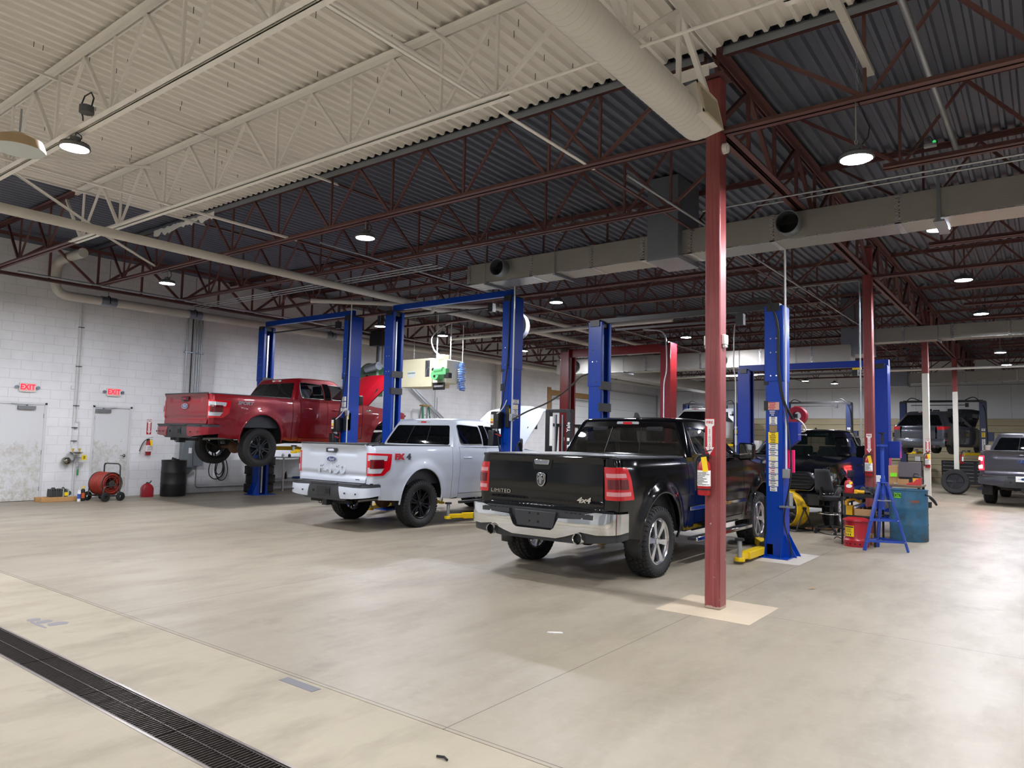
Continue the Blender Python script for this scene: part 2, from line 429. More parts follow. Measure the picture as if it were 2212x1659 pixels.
for a_, b_, c_, d_ in ((-6.80, 2.49, .10, .10), (-6.68, 2.52, .10, .12), (-6.53, 2.56, .11, .15), (-6.6, 2.45, .30, .03)): m.prism([(a_+q*c_/2*random.uniform(.8, 1.1), b_+w*d_/2*random.uniform(.8, 1.1)) for q, w in ((-1, -.7), (-.3, -1), (.6, -1), (1, -.3), (1, .6), (.3, 1), (-.7, 1), (-1, .4))], .0, .0015, 'xy')
tag(m.build('floor_stain', mat('stain_grey', '#77757a', .7)), 'grey patchy sealant stain on the pale concrete between drain and joint', 'stain')
for k, x in enumerate((-14.4, -9.2, -4.0, 1.2, 6.4)):
    m = MB(); m.bx(x-1.8, x+1.8, SY, SY+.05, 0, 3.2)
    for z in (1.0, 1.6):
        for q in (-1.2, 0, 1.2): m.bx(x+q-.35, x+q+.35, SY+.05, SY+.055, z, z+.35)
    struct('door_%d' % (k+5), m, mat('overhead_door_grey', '#8f9295', .5))
struct('trim_5', MB().bx(WX, EX, NY-.03, NY, 0, 2.93), M_SLAT)
m = MB()
for k in range(24): m.bx(WX+.6+k*1.22, WX+.61+k*1.22, NY-.004, NY, 2.93, 4.45)
m.bx(WX, EX, NY-.02, NY, 4.43, 4.46)
struct('trim_6', m, mat('seam_grey', '#9a9c9e', .6))
# doors on the left wall
def dirtydoor(name):
    t = NT(name); co = t.coord(); x = t.n('ShaderNodeSeparateXYZ'); t.l(co, x.inputs[0])
    band = t.ramp(t.math('MULTIPLY_ADD', t.noise(co, 2.5, 5, .7), .7, t.math('MULTIPLY', x.outputs[2], .5)), [(.42, 1.), (.62, .75), (.98, .75), (1.1, 0.)])
    spk = t.ramp(t.noise(t.mapping(co, (3, 1, 1)), 9, 6, .75), [(.42, 0.), (.62, 1.)])
    c = t.mix(t.math('MULTIPLY', t.math('MULTIPLY', band, spk), .75), srgb('#d3d5d6'), srgb('#a79f88'))
    c = t.mix(t.math('MULTIPLY', t.ramp(t.noise(co, 24, 5, .8), [(.66, 0.), (.72, 1.)]), .5), c, srgb('#6d665a'))
    t.l(c, t.b.inputs['Base Color']); t.b.inputs['Roughness'].default_value = .45; return t.m
M_DOOR = dirtydoor('scuffed_white_door'); M_FRAME = mat('door_frame_white', '#cfd1d2', .4)
M_CLOSER = mat('closer_grey', '#85888b', .4, metal=.5)
for k, (a, b) in enumerate((D1, D2)):
    m = MB(); m.bx(WX-.05, WX-.01, a+.05, b-.05, .01, 2.09)
    d = struct('door_%d' % (k+1), m, M_DOOR)
    m = MB(); m.bx(WX-.12, WX+.012, a, a+.05, 0, 2.14); m.bx(WX-.12, WX+.012, b-.05, b, 0, 2.14); m.bx(WX-.12, WX+.012, a, b, 2.09, 2.14)
    m.build('door_frame', M_FRAME, d, bevel=.004)
    m = MB(); c = b-.40 if k == 0 else a+.22
    m.bx(WX-.01, WX+.05, c-.17, c+.17, 1.98, 2.06); m.bar((WX+.06, c, 2.075), (WX+.02, c+.3*(1 if k else -1), 2.10), .02, .008); m.cyl((WX+.03, c, 2.05), (WX+.03, c, 2.085), .018)
    m.build('door_closer', M_CLOSER, d, bevel=.006)
    hy = a+.13 if k == 0 else b-.13
    m = MB(); m.cyl((WX-.01, hy, .97), (WX+.012, hy, .97), .032); m.tube([(WX+.01, hy, .97), (WX+.055, hy, .97), (WX+.06, hy-.02, .97), (WX+.06, hy-.12, .97)], .009)
    m.build('door_handle', M_CHROME, d, smooth=40)
    m = MB(); hg = b-.052 if k == 0 else a+.052
    for z in (.25, 1.05, 1.85): m.cyl((WX-.004, hg, z-.05), (WX-.004, hg, z+.05), .009, n=8)
    m.build('hinge', M_CLOSER, d)
M_OHD = mat('white_sectional_door', '#cdd0d0', .5)
for k, (o_, h) in enumerate(((OD1, 3.55), (OD2, 4.2))):
    m = MB(); z = 0
    while z < h-.01:
        z2 = min(z+.53, h); m.bx(WX-.14, WX-.08, o_[0], o_[1], z, z2-.006); z = z2
    d = struct('door_%d' % (k+3), m, M_OHD)
    m = MB(); m.bx(WX-.02, WX+.03, o_[0]-.28, o_[0], 0, h+.35)
    if k == 0: m.bx(WX-.02, WX+.03, o_[0], o_[1], h, h+.24)
    m.build('wood_jamb', M_WOOD, d)
    m = MB()
    for y in (o_[0]+.08, o_[1]-.08): m.bx(WX-.07, WX+.02, y-.02, y+.02, 0, h)
    m.tube([(WX+.06, o_[0]+.1, h-.1), (WX+.1, o_[1]-.1, h-.1)], .02, 8)
    m.build('door_track', M_STEEL, d)
    m = MB(); m.bx(WX-.08, WX-.05, o_[0]+.1, o_[1]-.1, 2.16, 2.30); m.build('dark_strut', M_BLK, d)
# ---------------------------------------------------------------- roof deck
def deck(x0, x1, y0, y1, mt):
    m = MB(); prof = []; x = x0; P_ = .1524
    while x < x1:
        prof += [(x, DECK), (x+.038, DECK), (x+.058, DECK+.042), (x+.132, DECK+.042)]; x += P_
    prof.append((x1, DECK))
    n = max(1, int((y1-y0)/4))
    I = [[m.av((px, y0+(y1-y0)*k/n, pz)) for px, pz in prof] for k in range(n+1)]
    for a, b in zip(I, I[1:]):
        for k in range(len(prof)-1): m.af((a[k], b[k], b[k+1], a[k+1]))
    return struct('ceiling', m, mt)
deck(WHITE_X, EX, SY, WHITE_Y, M_DECKW)
deck(WX, WHITE_X, SY, WHITE_Y, M_DECKD); deck(WX, EX, WHITE_Y, NY, M_DECKD)
struct('ceiling', MB().bx(WX-.2, EX+.2, SY-.2, NY+.2, DECK+.06, DECK+.2), M_DECKD)
# small fastener screws poking through the white deck
m = MB(); random.seed(7)
for k in range(150):
    x, y = random.uniform(-12, 2), random.uniform(1.2, 6.6); x = WHITE_X+round((x-WHITE_X)/.1524)*.1524+.09
    m.bx(x-.0025, x+.0025, y-.0025, y+.0025, DECK+.0, DECK+.045-.0); m.bx(x-.0025, x+.0025, y-.0025, y+.0025, DECK-.03, DECK)
tag(m.build('deck_screws', M_BLK), 'dark screw tips poking through the white painted roof deck', 'screws', kind='stuff')
# ---------------------------------------------------------------- open web joists
def Lpair(m, x0, x1, y, z, up, w=.064, t=.006, gap=.022):
    for s in (-1, 1):
        a, b = sorted((y+s*gap/2, y+s*(gap/2+w))); m.bx(x0, x1, a, b, *( (z, z+t) if not up else (z-t, z)))
        a, b = sorted((y+s*gap/2, y+s*(gap/2+t))); m.bx(x0, x1, a, b, *( (z, z+w) if not up else (z-w, z)))
    return m
_web = {}
def webdata(kind, mt):
    k = (kind, mt.name)
    if k not in _web:
        m = MB(); z0, z1 = BOTZ+.03, TOPZ+.03
        if kind == 'v': m.bar((0, 0, z0), (0, 0, z1), .028, .028, (0, 1, 0))
        if kind == 'l': m.bar((-.03, 0, z0), (-.70, 0, z1), .035, .04, (0, 1, 0))
        if kind == 'r': m.bar((.03, 0, z0), (.64, 0, z1), .028, .03, (0, 1, 0))
        if kind == 'e': m.bar((0, 0, z0), (1.05, 0, z1), .035, .035, (0, 1, 0))
        if kind == 'f': m.bar((0, 0, z0), (-1.05, 0, z1), .035, .035, (0, 1, 0))
        me = bpy.data.meshes.new('web_member'); me.from_pydata(m.v, [], m.f); me.materials.append(mt); _web[k] = me
    return _web[k]
def web(kind, x, mt, par):
    o = bpy.data.objects.new('web_member', webdata(kind, mt)); COL.objects.link(o); o.parent = par; o.location = (x, 0, 0)
def joist(k, right, label, far=False):
    y = CY0+k*JS; col = (k % 4 == 0); wh = y < WHITE_Y-.2
    mt = M_WHITE if wh else M_BROWN
    t = thing('roof_joist', label, 'joist', (0, y, 0), 0, 'open web steel roof joists')
    if right:
        Lpair(MB(), CX+.10, EX-.02, 0, TOPZ+.1, True).build('top_chord', mt, t)
        x0 = CX+.09 if col else -1.42
        Lpair(MB(), x0, EX-.4, 0, BOTZ, False).build('bottom_chord', mt, t)
        b = -1.25; web('f', b, mt, t)
        while b < EX-1.2:
            web('v', b, mt, t); web('r', b, mt, t)
            if b > -1.2: web('l', b, mt, t)
            b += 1.345
    else:
        m = MB()
        if wh:
            Lpair(m, WHITE_X, CX-.1, 0, TOPZ+.1, True); m.cur = 1; Lpair(m, WX+.02, WHITE_X, 0, TOPZ+.1, True); m.build('top_chord', [mt, M_BROWN], t)
        else: Lpair(m, WX+.02, CX-.1, 0, TOPZ+.1, True).build('top_chord', mt, t)
        m = MB(); x1 = CX-.09 if col else -3.86
        if wh:
            Lpair(m, WHITE_X, x1, 0, BOTZ, False); m.cur = 1; Lpair(m, -16.95, WHITE_X, 0, BOTZ, False); m.build('bottom_chord', [mt, M_BROWN], t)
        else: Lpair(m, -16.95, x1, 0, BOTZ, False).build('bottom_chord', mt, t)
        b = -4.0; web('e', b, mt, t); i = 0
        while b > -16.6:
            mm = mt if b > WHITE_X else M_BROWN
            web('v', b, mm, t); web('l', b, mm, t)
            if i: web('r', b, mm, t)
            b -= 1.345 if i else .70; i += 1
    if k == 0 and not right:
        MB().bx(WX+.03, CX-.1, -.075, -.069, TOPZ+.02, DECK-.015).build('edge_strip', M_GALV, t)
        m = MB(); random.seed(3); P_ = []
        for i in range(30):
            x = -14.1+i*.075; P_.append((x, TOPZ+.03+random.uniform(-.01, .03)))
        lo = [(x, z-.05-random.uniform(0, .09)) for x, z in P_[::-1]]
        m.prism(P_+lo, -.085, -.078, 'xz').build('torn_paper', M_LWHT, t, label='torn white masking paper hanging from the chord')
    if k == 0 and right: MB().bx(CX+.1, EX-.02, -.075, -.069, TOPZ+.02, DECK-.015).build('edge_strip', M_GALV, t)
    return t
NAMEL = {-4: 'fourth', -3: 'third', -2: 'second', -1: 'first'}
for k in range(-6, 16):
    y = CY0+k*JS
    if y < SY or y > NY-.3: continue
    side = 'in front of' if k < 0 else 'beyond'
    ordn = ['zeroth', 'first', 'second', 'third', 'fourth', 'fifth', 'sixth', 'seventh', 'eighth', 'ninth', 'tenth', 'eleventh', 'twelfth', 'thirteenth', 'fourteenth', 'fifteenth', 'sixteenth']
    cw = 'white' if k < 0 else 'red-brown'
    if k == 0: la, lb = 'red-brown joist with grey edge strip running left from the nearest column top', 'red-brown joist running right from the nearest column top'
    else:
        la = '%s open web joist left of the girder, %s %s the nearest column' % (cw, ordn[abs(k)], side)
        lb = '%s open web joist right of the girder, %s %s the nearest column' % (cw, ordn[abs(k)], side)
    if k >= -3: joist(k, False, la); joist(k, True, lb)
for k in range(-6, -3):
    m = MB(); m.bx(WX, EX, CY0+k*JS-.05, CY0+k*JS+.05, TOPZ, TOPZ+.1); struct('trim_%d' % (20+k), m, M_WHITE)
# bridging angles along the building between joists
for i, (x, z) in enumerate(((-4.15, BOTZ+.03), (-9.75, BOTZ+.03), (-8.75, TOPZ-.02), (-12.6, TOPZ-.02), (1.2, BOTZ+.03), (5.2, BOTZ+.03))):
    m = MB(); m.bx(x-.02, x+.02, SY, WHITE_Y+.2, z-.02, z-.015); m.bx(x-.02, x-.015, SY, WHITE_Y+.2, z-.02, z+.02)
    m.cur = 1; m.bx(x-.02, x+.02, WHITE_Y+.2, NY, z-.02, z-.015); m.bx(x-.02, x-.015, WHITE_Y+.2, NY, z-.02, z+.02)
    tag(m.build('bridging_angle', [M_WHITE, M_BROWN]), ['lower steel bridging angle beside the girder, tying joists left of the columns', 'lower steel bridging angle tying joists midway to left wall', 'upper bridging angle midway, tight under the roof deck', 'upper bridging angle nearer the left wall, tight under the roof deck', 'lower bridging angle just right of the column line', 'lower bridging angle far right of the column line'][i], 'bridging', 'bridging angles')
# diagonal cross braces on the white side
def brace(p0, p1, label, mt=M_WHITE):
    m = MB(); m.bar(p0, p1, .045, .006); m.bar(p0, p1, .006, .045); tag(m.build('cross_brace', mt), label, 'brace', 'cross braces')
brace((-10.3, 3.1, BOTZ+.1), (-12.3, 5.05, BOTZ+.1), 'long white diagonal brace between the two nearest left joists')
brace((-12.4, 3.1, TOPZ), (-10.6, 5.0, TOPZ), 'short white diagonal brace just under the white deck at left')
brace((-12.3, 5.0, BOTZ+.1), (-14.0, 6.8, BOTZ+.1), 'white diagonal brace ending at the first brown joist, left')
# ---------------------------------------------------------------- girder on the column line and by the left wall
def girder(name, x, y0, y1, zb, zt, w, mt, wy, step, label):
    t = thing(name, label, 'girder', (x, y0, 0))
    def ch(z, up):
        m = MB(); L = y1-y0
        for a, b, c in ((0, min(max(wy-y0, 0), L), 1), (min(max(wy-y0, 0), L), L, 0)):
            if b-a < .01: continue
            m.cur = c
            for s in (-1, 1):
                p, q = sorted((s*.015, s*w)); m.bx(p, q, a, b, *((z, z+.012) if not up else (z-.012, z)))
                p, q = sorted((s*.015, s*.027)); m.bx(p, q, a, b, *((z, z+w) if not up else (z-w, z)))
        return m
    ch(zb, False).build('bottom_chord', [mt, M_WHITE], t); ch(zt, True).build('top_chord', [mt, M_WHITE], t)
    y = .1; i = 0
    while y < y1-y0-.3:
        m = MB(); mm = M_WHITE if y+y0 < wy else mt
        a, b = (zb+.04, zt-.04) if i % 2 else (zt-.04, zb+.04)
        m.bar((0, y, a), (0, y+step, b), .05, .05, (1, 0, 0)); m.build('web_member', mm, t)
        m = MB(); m.bar((0, y, zb+.04), (0, y, zt-.04), .04, .04, (1, 0, 0)); m.build('web_member', mm, t)
        y += step; i += 1
    return t
girder('roof_girder', CX+.02, SY, NY, 4.78, DECK-.02, .085, M_BROWN, WHITE_Y-.05, .95, 'long red-brown truss girder running back over the row of columns')
girder('wall_girder', -16.62, SY, NY, 4.64, TOPZ, .06, M_BROWN, -99, .95, 'dark truss girder running parallel to and beside the left wall')
# ---------------------------------------------------------------- columns
COLH = 4.80
for i in range(4):
    y = CY0+i*BAY
    lab = ['nearest red-brown square steel column with chipped paint and extinguisher sign', 'second red-brown square column behind the blue tripod stand', 'third column, white lower half, standing behind the blue drum', 'farthest column, white lower half, in front of the leaning tyre'][i]
    t = thing('steel_column', lab, 'column', (CX, y, 0), 0, 'square columns under the girder')
    a, b = .078, .085
    if i < 2: MB().bx(-a, a, -b, b, 0, 5.3).build('shaft', M_COL, t, bevel=.012)
    else:
        MB().bx(-a, a, -b, b, 3.6, 5.3).build('shaft', M_COL, t, bevel=.012)
        MB().bx(-a, a, -b, b, .15, 3.6).build('painted_lower_shaft', M_COLW, t, bevel=.012)
        MB().bx(-a-.003, a+.003, -b-.003, b+.003, 0, .15).build('black_base_wrap', M_BLK, t)
    MB().cbx(0, 0, 5.32, .26, .26, .02).build('cap_plate', M_BROWN, t)
m = MB(); m.cyl((0, 0, 0), (.045, 0, 0), .055, .05, 20); m.cyl((.045, 0, 0), (.055, 0, 0), .03, .028, 16)
o = m.build('smoke_detector', M_WHT, smooth=40); o.location = (CX+.078, CY0+.0, 4.57); tag(o, 'round white detector high on the nearest column, right side', 'detector')
for sx, y in ((1, 0), (-1, 0.02)):
    m = MB(); m.bx(min(0, sx*.035), max(0, sx*.035), -.05, .05, -.05, .05); m.bx(min(0, sx*.035), max(0, sx*.035), -.03, .03, -.08, -.05)
    o = m.build('junction_box', M_WHT, bevel=.008); o.location = (CX+sx*.078, CY0+y, 2.62); tag(o, 'small white box on the %s face of the nearest column' % ('right' if sx > 0 else 'left'), 'electrical box')
# ---------------------------------------------------------------- high bay lamps
M_LENS = mat('lit_lens', '#f3f5ff', .5, emit=LAMP_STRENGTH*3)
M_LH = mat('lamp_housing_grey', '#5c5f63', .5, metal=.3)
def lamp(x, y, z, label, first=[None]):
    if first[0] is None:
        t = thing('high_bay_lamp', label, 'lamp', (x, y, z), 0, 'round LED high bay lamps')
        m = MB(); m.lathe([(.001, .062), (.09, .062), (.11, .05), (.145, .03), (.15, .0), (.135, -.004), (.128, .004)], n=32)
        for k in range(24):
            a = 2*PI*k/24; m.bar((.07*math.cos(a), .07*math.sin(a), .062), (.135*math.cos(a), .135*math.sin(a), .04), .006, .02)
        m.build('housing', M_LH, t, smooth=30)
        m = MB(); m.cyl((0, 0, .0), (0, 0, .004), .132, .132, 32); m.build('lens', M_LENS, t, label='glowing white round lens')
        m = MB(); m.cyl((0, 0, .06), (0, 0, .12), .055, .05, 16); m.build('driver', M_LH, t, smooth=30)
        m = MB(); m.tube([(0, 0, 0), (.012, 0, .12), (0, 0, .2), (-.012, 0, .12), (0, 0, .05)], .005, 6); m.tube([(0, 0, .17), (0, 0, 1)], .006, 6); m.build('hook', M_STEEL, t).location = (0, 0, .11)
        m = MB(); m.tube([(.05, 0, .09), (.10, 0, .13), (.11, .02, .2), (.06, .03, .30), (.02, .0, .38)], .006, 6); m.build('cord', M_BLK, t)
        first[0] = t
    else: t = dup(first[0], (x, y, z), None, label)
    for k in kids(t):
        if k.name.startswith('hook'): k.scale = (1, 1, 4.735-z-.11)
        if k.name.startswith('cord'): k.scale = (1, 1, (4.735-z)/.39)
    return t
ORD = ['nearest', 'second', 'third', 'fourth', 'fifth', 'sixth', 'seventh', 'eighth', 'ninth', 'tenth', 'eleventh', 'twelfth']
ROWS = [('the left row near the white block wall', [(-13.93, 3.06, 4.5), (-13.62, 6.87, 4.44), (-13.81, 12.585, 4.41), (-13.36, 14.49, 4.38), (-13.36, 18.3, 4.38), (-13.39, 22.11, 4.39), (-14.35, 27.825, 4.32), (-13.4, 33.54, 4.3)]),
        ('the middle row left of the columns', [(-8.19, 3.06, 4.56), (-7.93, 6.87, 4.47), (-8.35, 12.585, 4.51), (-7.76, 14.49, 4.41), (-7.87, 18.3, 4.45), (-9.16, 25.92, 4.43), (-8.39, 27.825, 4.47), (-8.23, 31.635, 4.3), (-7.5, 33.54, 4.31)]),
        ('the row just right of the columns', [(-1.33, 6.87, 4.19), (-1.09, 10.68, 4.46), (-1.12, 14.49, 4.52), (-1.11, 18.3, 4.51), (-1.1, 22.11, 4.49), (-1.03, 24.015, 4.29), (-1.04, 27.825, 4.31), (-1.07, 33.54, 4.39)])]
for nm, L in ROWS:
    for i, (x, y, z) in enumerate(L): lamp(x, y, z, 'lit round high bay lamp, %s in %s' % (ORD[i], nm))
for x, s_ in ((-13.2, 'left'), (-7.6, 'middle'), (-1.05, 'right')):
    for i, y in enumerate((-.75, -4.56)): lamp(x, y, 4.4, 'lit round high bay lamp behind the camera, %s row, %s' % (s_, ('closer', 'farther')[i]))
lamp(-1.05, 3.06, 4.4, 'lit round high bay lamp overhead, just out of the picture at top')
for i, y in enumerate((-2.655, 4.965, 12.585, 20.205, 27.825, 33.54)): lamp(4.6, y, 4.4, 'added unseen round high bay lamp, %s in the row far right' % ORD[i])  # unseen row added to light the right part of the room
for i, y in enumerate((1.155, 12.585, 24.015)): lamp(10, y, 4.4, 'added unseen round high bay lamp, %s by the right wall' % ORD[i])  # more out-of-view lamps, added as fill for the right bay
# chain of the close right lamp, hung under the joist
m = MB()
for k in range(16):
    a = k % 2; z = 4.72+k*.052
    m.tube([(.009*(1-a), .009*a, z), (.009*(1-a), .009*a, z+.04), (-.009*(1-a), -.009*a, z+.04), (-.009*(1-a), -.009*a, z)], .003, 5, closed=True)
o = m.build('lamp_chain', M_STEEL); o.location = (-1.33, 6.95, 0); tag(o, 'steel chain holding the nearest lamp right of the column', 'chain')
# unlit old lamp at the left edge
t = thing('unlit_high_bay_lamp', 'unlit beige bowl lamp cut by the left edge of the picture', 'lamp', (-8.08, 2.52, 4.33))
m = MB(); m.lathe([(.02, .16), (.10, .15), (.20, .10), (.23, .02), (.23, 0)], n=32); m.build('shade', mat('beige_shade', '#b49c78', .5), t, smooth=40)
m = MB(); m.cyl((0, 0, .0), (0, 0, .006), .228, .228, 32); m.build('lens', mat('dull_lens', '#b8bdb2', .3), t)
m = MB(); m.tube([(0, 0, .15), (0, 0, .42)], .01, 6); m.build('hook', M_STEEL, t)
# driver box and looped cord over the near left lamp
t = thing('lamp_junction_box', 'grey junction box with looping black cord above the near left lamp', 'electrical box', (-7.75, 2.98, 4.80))
m = MB(); m.cyl((0, 0, 0), (0, 0, .07), .07, .07, 12); m.build('box', M_LH, t, smooth=30)
m = MB(); m.tube([(.06, .02, .06), (.05, .04, .16), (-.02, .04, .24), (-.12, .02, .22), (-.16, 0, .1), (-.08, 0, -.02), (-.02, -.02, -.08)], .008, 6); m.build('cord', M_BLK, t, smooth=60)
# ---------------------------------------------------------------- foil faced rectangular ducts
def stencil(m, x, y, z0, z1):
    k = z0+.03; i = 0
    while k < z1-.04: m.bx(x-.008, x+.008, y-.003, y-.001, k, k+(.02 if i % 3 else .01)); k += .045; i += 1
def foilduct(name, label, x0, x1, y0, y1, z0, z1, seams, collars, hang, cat='duct'):
    t = thing(name, label, cat, (x0, y0, z0), 0, 'foil faced air ducts'); W, D, H = x1-x0, y1-y0, z1-z0
    MB().bx(0, W, 0, D, 0, H).build('duct_body', M_FOIL, t, bevel=.006)
    m = MB()
    for s in seams:
        s -= x0; m.bx(s-.035, s+.035, -.004, D+.004, -.004, H+.004)
    m.bx(0, W, -.004, .012, -.006, .012)
    m.build('foil_tape', mat('foil_tape', '#bfc0c0', .22, metal=.9, bump=.8, bscale=40), t)
    m = MB()
    for s in seams: stencil(m, s-x0+.02, -.003, 0, H)
    if seams: m.build('printed_marks', mat('duct_print', '#5b4646', .6), t)
    for cx, cz, r in collars:
        m = MB(); m.lathe([(r, 0), (r, -.18), (r-.012, -.18), (r-.012, .0), (.001, .001)], (cx-x0, 0, cz), 'y', 32)
        m.T = Matrix(); m.build('round_collar', [M_GALV], t, smooth=40)
        m = MB(); m.cyl((cx-x0, -.02, cz), (cx-x0, -.01, cz), r-.014, r-.014, 24); m.bx(cx-x0-r*.9, cx-x0+r*.9, -.1, -.095, cz-.01, cz+.02); m.build('damper', M_DBLK, t)
    for h in hang:
        m = MB(); h -= x0; m.bx(h-.02, h+.02, -.04, D+.06, -.045, -.005)
        for yy in (-.03, D+.04): m.cyl((h, yy, -.04), (h, yy, DECK-z0), .006, n=6)
        m.build('hanger', M_GALV, t)
    return t
foilduct('foil_duct', 'near foil faced duct with two round collars, crossing behind the nearest column', -8.56, EX-.1, 9.9, 10.42, 4.40, 4.77,
         [-8.5, -7.1, -5.9, -4.98, -4.2, -3.0, -1.45, .1], [(-7.73, .21, .155), (-2.75, .19, .16)], [-8.1, -6.6, .6])
m = MB(); m.bx(-1.02, -.98, 9.86, 9.87, 4.36, 4.95); m.bx(-1.06, -.94, 9.86, 10.5, 4.34, 4.36)
tag(m.build('duct_strap', M_GALV), 'wide steel strap looped under the near foil duct at right', 'strap')
foilduct('foil_duct', 'second foil duct, right half, in front of the third column', -3.75, EX-.1, 21.0, 21.5, 4.38, 4.74, [-3.0, -1.9, -.7, .5], [], [-2.2, 0])
foilduct('foil_duct', 'second foil duct, left half, with a round collar over the far blue lift', -13.6, -4.2, 20.6, 21.2, 3.83, 4.32, [-12, -10.2, -8.4, -6.6, -5.2], [(-12.9, .26, .19), (-7.75, .24, .17)], [-11, -7.2, -5.6])
foilduct('foil_duct', 'farthest foil duct high on the back wall, behind the two white columns', -4.6, EX-.1, 33.2, 33.8, 4.22, 4.64, [-2.6, -.9], [], [-1.4])
def dropduct(label, x0, x1, y0, y1, z0):
    m = MB(); m.bx(0, x1-x0, 0, y1-y0, .01, DECK-z0-.02); m.bx(-.006, x1-x0+.006, -.006, y1-y0+.006, -.004, .04)
    o = m.build('drop_duct', M_GALV, bevel=.004); o.location = (x0, y0, z0); tag(o, label, 'duct', 'galvanised drop ducts')
dropduct('blue-grey galvanised drop duct left of the nearest column', -4.83, -4.33, 9.76, 10.55, 4.33)
dropduct('blue-grey galvanised drop duct just left of the second column', -4.45, -3.75, 20.7, 21.6, 4.05)
dropduct('galvanised drop duct behind the third column', -5.5, -4.6, 33.0, 33.9, 4.1)
t = thing('angled_foil_duct', 'foil duct running back from the far lift with a round outlet', 'duct', (-13.2, 21.2, 3.95), 0, 'foil faced air ducts')
MB().bx(0, .6, 0, 11.5, 0, .4).build('duct_body', M_FOIL, t, bevel=.006)
m = MB(); m.cyl((.6, 11.2, .2), (.9, 11.2, .2), .16, .16, 20); m.build('round_outlet', M_BLK, t, smooth=40)
# ---------------------------------------------------------------- white spiral duct
t = thing('spiral_duct', 'big white round spiral duct at top centre ending at the nearest column', 'duct', (-2.60, 0, 4.615))
R_ = .155; YE = 6.24
m = MB(); m.cyl((0, SY+.1, 0), (0, YE, 0), R_, R_, 48); m.build('duct_body', M_CREAM, t, smooth=40)
m = MB()
for k in range(75):
    y = .2+k*.08
    pts = [(R_*1.004*math.cos(a), y+.10*a/(2*PI)-.05, R_*1.004*math.sin(a)) for a in [2*PI*i/32 for i in range(33)]]
    m.tube(pts, .0016, 4)
m.build('spiral_seam', M_CREAM, t, smooth=40)
m = MB(); pr = [(R_, 0), (R_, .02), (R_*.96, .06), (R_*.8, .11), (R_*.5, .15), (.001, .16)]; m.lathe(pr, (0, YE, 0), 'y', 32); m.build('end_cap', M_CREAM, t, smooth=60)
m = MB(); m.lathe([(R_+.006, 0), (R_+.006, .04)], (0, 3.3, 0), 'y', 48); m.build('coupling_band', mat('duct_band', '#aaa8a2', .4, metal=.4), t, smooth=40)
tb = bpy.data.objects.new('side_outlet', None); COL.objects.link(tb); tb.parent = t; tb.location = (0, 5.93, 0); tb.rotation_euler = (0, math.radians(-12), 0)
MB().bx(0, .185, 0, .48, -.05, .26).build('outlet_box', M_CREAM, tb, bevel=.004).location = (0, 0, -.05)
gx, z0, z1 = .185, -.105, .215
m = MB(); m.bx(gx, gx+.014, 0, .48, z0, z0+.03); m.bx(gx, gx+.014, 0, .48, z1-.03, z1); m.bx(gx, gx+.014, 0, .035, z0, z1); m.bx(gx, gx+.014, .445, .48, z0, z1)
for k in range(17): m.bx(gx+.002, gx+.010, .04+k*.0245, .045+k*.0245, z0+.03, z1-.03)
m.build('grille', mat('cream_grille', '#cfc4ab', .5), tb)
MB().bx(gx-.001, gx+.002, .02, .46, z0+.02, z1-.02).build('grille_void', M_DBLK, tb)
m = MB(); m.bx(-3.05, -2.62, 6.62, 6.635, 5.26, 5.36); m.bx(-3.10, -2.56, 6.60, 6.70, 5.36, 5.366)
tag(m.build('flashing_plate', M_WHITE), 'white sheet metal flashing above the end of the spiral duct', 'flashing')
# ---------------------------------------------------------------- pipes and conduits
def pipe(name, pts, r, mt, label, cat='pipe', group=None, n=12, par=None):
    p = roundpath(pts, r*3); m = MB(); m.tube(p, r, n); o = m.build(name, mt, par, smooth=50)
    if par is None: tag(o, label, cat, group)
    return o
def roundpath(pts, r, n=5):
    P = [Vector(p) for p in pts]; out = [P[0]]
    for a, p, b in zip(P, P[1:], P[2:]):
        da, db = a-p, b-p; L = min(r, da.length*.45, db.length*.45); s, e = p+da.normalized()*L, p+db.normalized()*L
        for k in range(n+1):
            t = k/n; out.append(s*(1-t)**2+p*2*t*(1-t)+e*t*t)
    out.append(P[-1]); return out
M_PIPE = mat('off_white_pipe', '#c2beb5', .5, var=.08, vscale=3)
t = thing('wall_pipe', 'fat off-white pipe running along the left wall below the joists', 'pipe', (0, 0, 0))
pipe('pipe_run', [(-16.0, 6.28, 5.25), (WX+.42, 6.28, 5.25), (WX+.42, 6.28, 4.52), (WX+.42, 20, 4.60), (WX+.42, 37.7, 4.62)], .10, M_PIPE, '', par=t, n=20)
for i, y in enumerate((7.4, 9.5, 13.8, 18.4, 22.6, 27, 31.5)):
    m = MB(); z = 4.53+(y-6.28)*.0055; m.cyl((WX+.42, y-.17, z-.004), (WX+.42, y+.17, z-.004), .108, .108, 20); m.build('pipe_saddle', M_GALV, t, smooth=40)
    m = MB(); m.tube([(WX+.42-.12*math.cos(a), y, z+.12*math.sin(a)) for a in [PI*k/12 for k in range(-2, 15)]], .012, 6)
    m.tube([(WX+.42, y, z+.12), (WX+.42, y, TOPZ)], .006, 6); m.build('hanger', M_BLK, t)
pipe('downpipe', [(WX+.25, 22.3, 4.5), (WX+.25, 22.3, 0)], .11, M_PIPE, 'off-white vertical pipe against the left wall by the forklift mast', n=20)
pipe('ceiling_pipe', [(-11.3, -6, 4.56), (-11.3, 10.5, 4.56), (-11.35, 24, 4.56)], .072, M_PIPE, 'off-white pipe crossing high from the left edge beneath the joists', n=18)
pipe('ceiling_pipe', [(-13.3, 10, 4.6), (-10.2, 12.8, 4.6), (-10.2, 22, 4.6)], .05, M_PIPE, 'thinner off-white pipe above the white truck lift')
